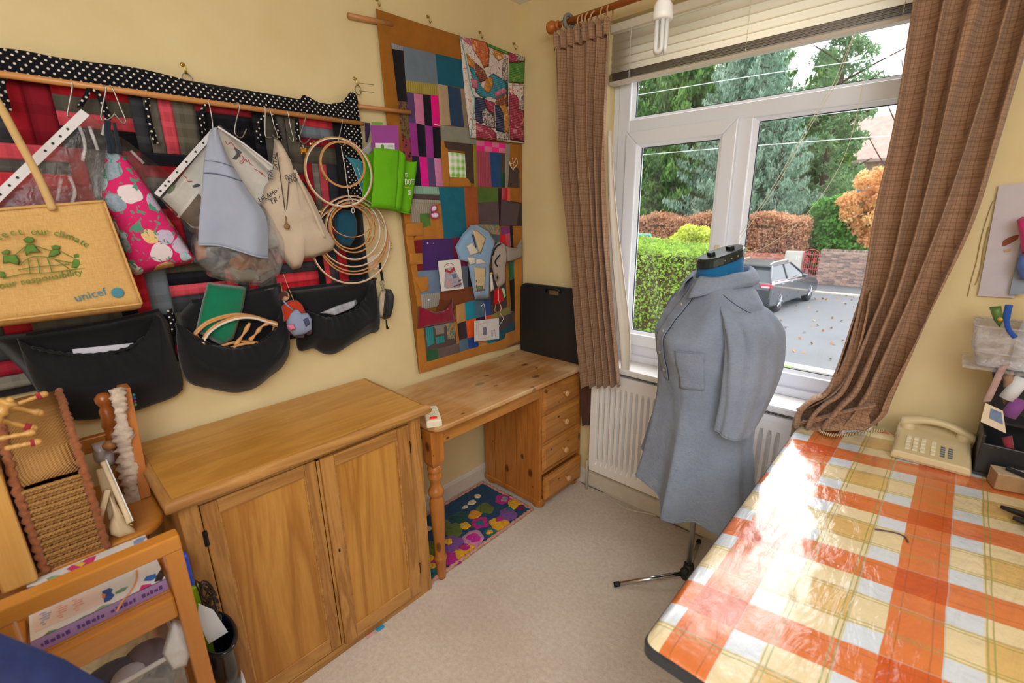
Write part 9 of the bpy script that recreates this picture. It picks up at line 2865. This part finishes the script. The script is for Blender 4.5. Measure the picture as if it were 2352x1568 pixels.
# parked car
M_CAR = plain('dark_blue_car_paint', '2c3440', 0.2, coat=1.0, metal=0.3)
M_CGL = plain('car_glass', '3a444e', 0.05, coat=0.6)
M_TYR = plain('tyre', '1c1d20', 0.8)
M_ALY = plain('alloy', 'c4c8cc', 0.25, metal=0.8)
M_CBK = plain('car_trim_black', '24272c', 0.5)
H_A = math.atan2(17.70 - 14.91, -1.68 + 2.0)
cf, cl_ = Vector((math.cos(H_A), math.sin(H_A), 0)), Vector((-math.sin(H_A), math.cos(H_A), 0))
corg = Vector((-2.0, 14.91, GZ)) + cl_ * 0.80 + cf * 0.0
car = thing('car', 'dark blue hatchback SUV parked at the far kerb', 'car', corg)
def cp(a, b, z):
 return corg + cf * a + cl_ * b + Vector((0, 0, z))
W_ = 0.90
side = [(-0.86, 0.32), (-0.90, 0.55), (-0.86, 0.80), (-0.80, 1.02), (-0.55, 1.06), (0.4, 1.04), (1.75, 1.02), (2.55, 0.98), (3.25, 0.86), (3.50, 0.70), (3.55, 0.40), (3.45, 0.26), (-0.60, 0.24)]
def carloft(prof, bs, nm, mat):
 G = [[cp(a * (1 if abs(k) < 1 else 1) + (0.0), b, z0 + (z - z0) * s) for a, z in prof] for b, s, z0, k in bs]
 m = MB().grid(G, close_v=True)
 n = len(prof)
 m.f.append(tuple(range(n)))
 m.f.append(tuple(reversed(range((len(bs) - 1) * n, len(bs) * n))))
 return m.build(nm, mat, car, bevel=0.03, seg=2)
carloft(side, [(-W_, 0.90, 0.5, 0), (-W_ + 0.08, 1.0, 0.5, 0), (W_ - 0.08, 1.0, 0.5, 0), (W_, 0.90, 0.5, 0)], 'body_shell', M_CAR)
c_lo = [cp(-0.80, -0.82, 1.0), cp(2.30, -0.82, 1.0), cp(2.30, 0.82, 1.0), cp(-0.80, 0.82, 1.0)]
c_hi = [cp(-0.35, -0.62, 1.50), cp(1.25, -0.62, 1.52), cp(1.25, 0.62, 1.52), cp(-0.35, 0.62, 1.50)]
MB().hexa(c_lo, c_hi).build('cabin_glass', M_CGL, car, bevel=0.02)
MB().hexa([cp(-0.50, -0.64, 1.49), cp(1.30, -0.64, 1.50), cp(1.30, 0.64, 1.50), cp(-0.50, 0.64, 1.49)], [cp(-0.42, -0.56, 1.56), cp(1.10, -0.56, 1.585), cp(1.10, 0.56, 1.585), cp(-0.42, 0.56, 1.56)]).build('roof', M_CBK, car, bevel=0.03)
for s in (-1, 1):
 MB().tube([cp(-0.40, 0.60 * s, 1.56), cp(-0.2, 0.61 * s, 1.62), cp(0.9, 0.61 * s, 1.635), cp(1.1, 0.60 * s, 1.58)], 0.020, 6).build('roof_rail', M_ALY, car)
 for (a0, a1, t_) in ((-0.78, -0.36, 0.09), (0.62, 0.62, 0.05), (2.28, 1.25, 0.06)):
  MB().tube([cp(a0, 0.83 * s, 1.0), cp(a1, 0.63 * s, 1.51)], t_ * 0.5, 6).build('window_pillar', M_CAR, car)
 MB().tube([cp(-0.7, 0.835 * s, 1.015), cp(2.2, 0.835 * s, 1.015)], 0.014, 6).build('chrome_strip', M_ALY, car)
 MB().obox(cp(1.75, 0.97 * s, 1.05), (0.16, 0.14, 0.12), Matrix.Rotation(H_A, 3, 'Z')).build('wing_mirror', M_CAR, car, bevel=0.02)
 MB().obox(cp(-0.78, 0.72 * s, 0.93), (0.16, 0.36, 0.13), Matrix.Rotation(H_A, 3, 'Z')).build('tail_light', plain('tail_light_red', 'c83048', 0.2), car, bevel=0.02)
 MB().obox(cp(-0.82, 0.72 * s, 0.90), (0.10, 0.24, 0.06), Matrix.Rotation(H_A, 3, 'Z')).build('reversing_lamp', plain('lamp_pink_white', 'e8d0d4', 0.2), car, bevel=0.01)
 for a in (0.0, 2.81):
  ax_ = Matrix((cf, Vector((0, 0, 1)), cl_ * s)).transposed()
  wh = MB().lathe([(0.20, -0.10), (0.33, -0.09), (0.345, -0.05), (0.345, 0.05), (0.33, 0.09), (0.24, 0.10)], cp(a, (W_ - 0.10) * s, 0.345), 28, ax_).build('wheel', M_TYR, car, smooth=True)
  MB().lathe([(0.05, 0.080), (0.225, 0.070), (0.24, 0.105), (0.215, 0.108)], cp(a, (W_ - 0.10) * s, 0.345), 28, ax_).build('rim', plain('rim_dark', '50555c', 0.3, metal=0.6), wh, smooth=True)
  for k in range(5):
   th = 2 * PI * k / 5
   c = cp(a, (W_ - 0.10 + 0.10) * s, 0.345)
   MB().tube([c, c + cf * 0.22 * math.cos(th) + Vector((0, 0, 0.22 * math.sin(th)))], [0.035, 0.025], 6).build('spoke', M_ALY, wh)
for s in (-1, 1):
 for a in (0.55, 1.3):
  MB().obox(cp(a - 0.5, 0.905 * s, 0.93), (0.18, 0.03, 0.03), Matrix.Rotation(H_A, 3, 'Z')).build('door_handle', M_ALY, car)
MB().obox(cp(-0.905, 0, 0.72), (0.02, 0.52, 0.12), Matrix.Rotation(H_A, 3, 'Z')).build('number_plate', plain('plate_yellow', 'd8c050', 0.4), car)
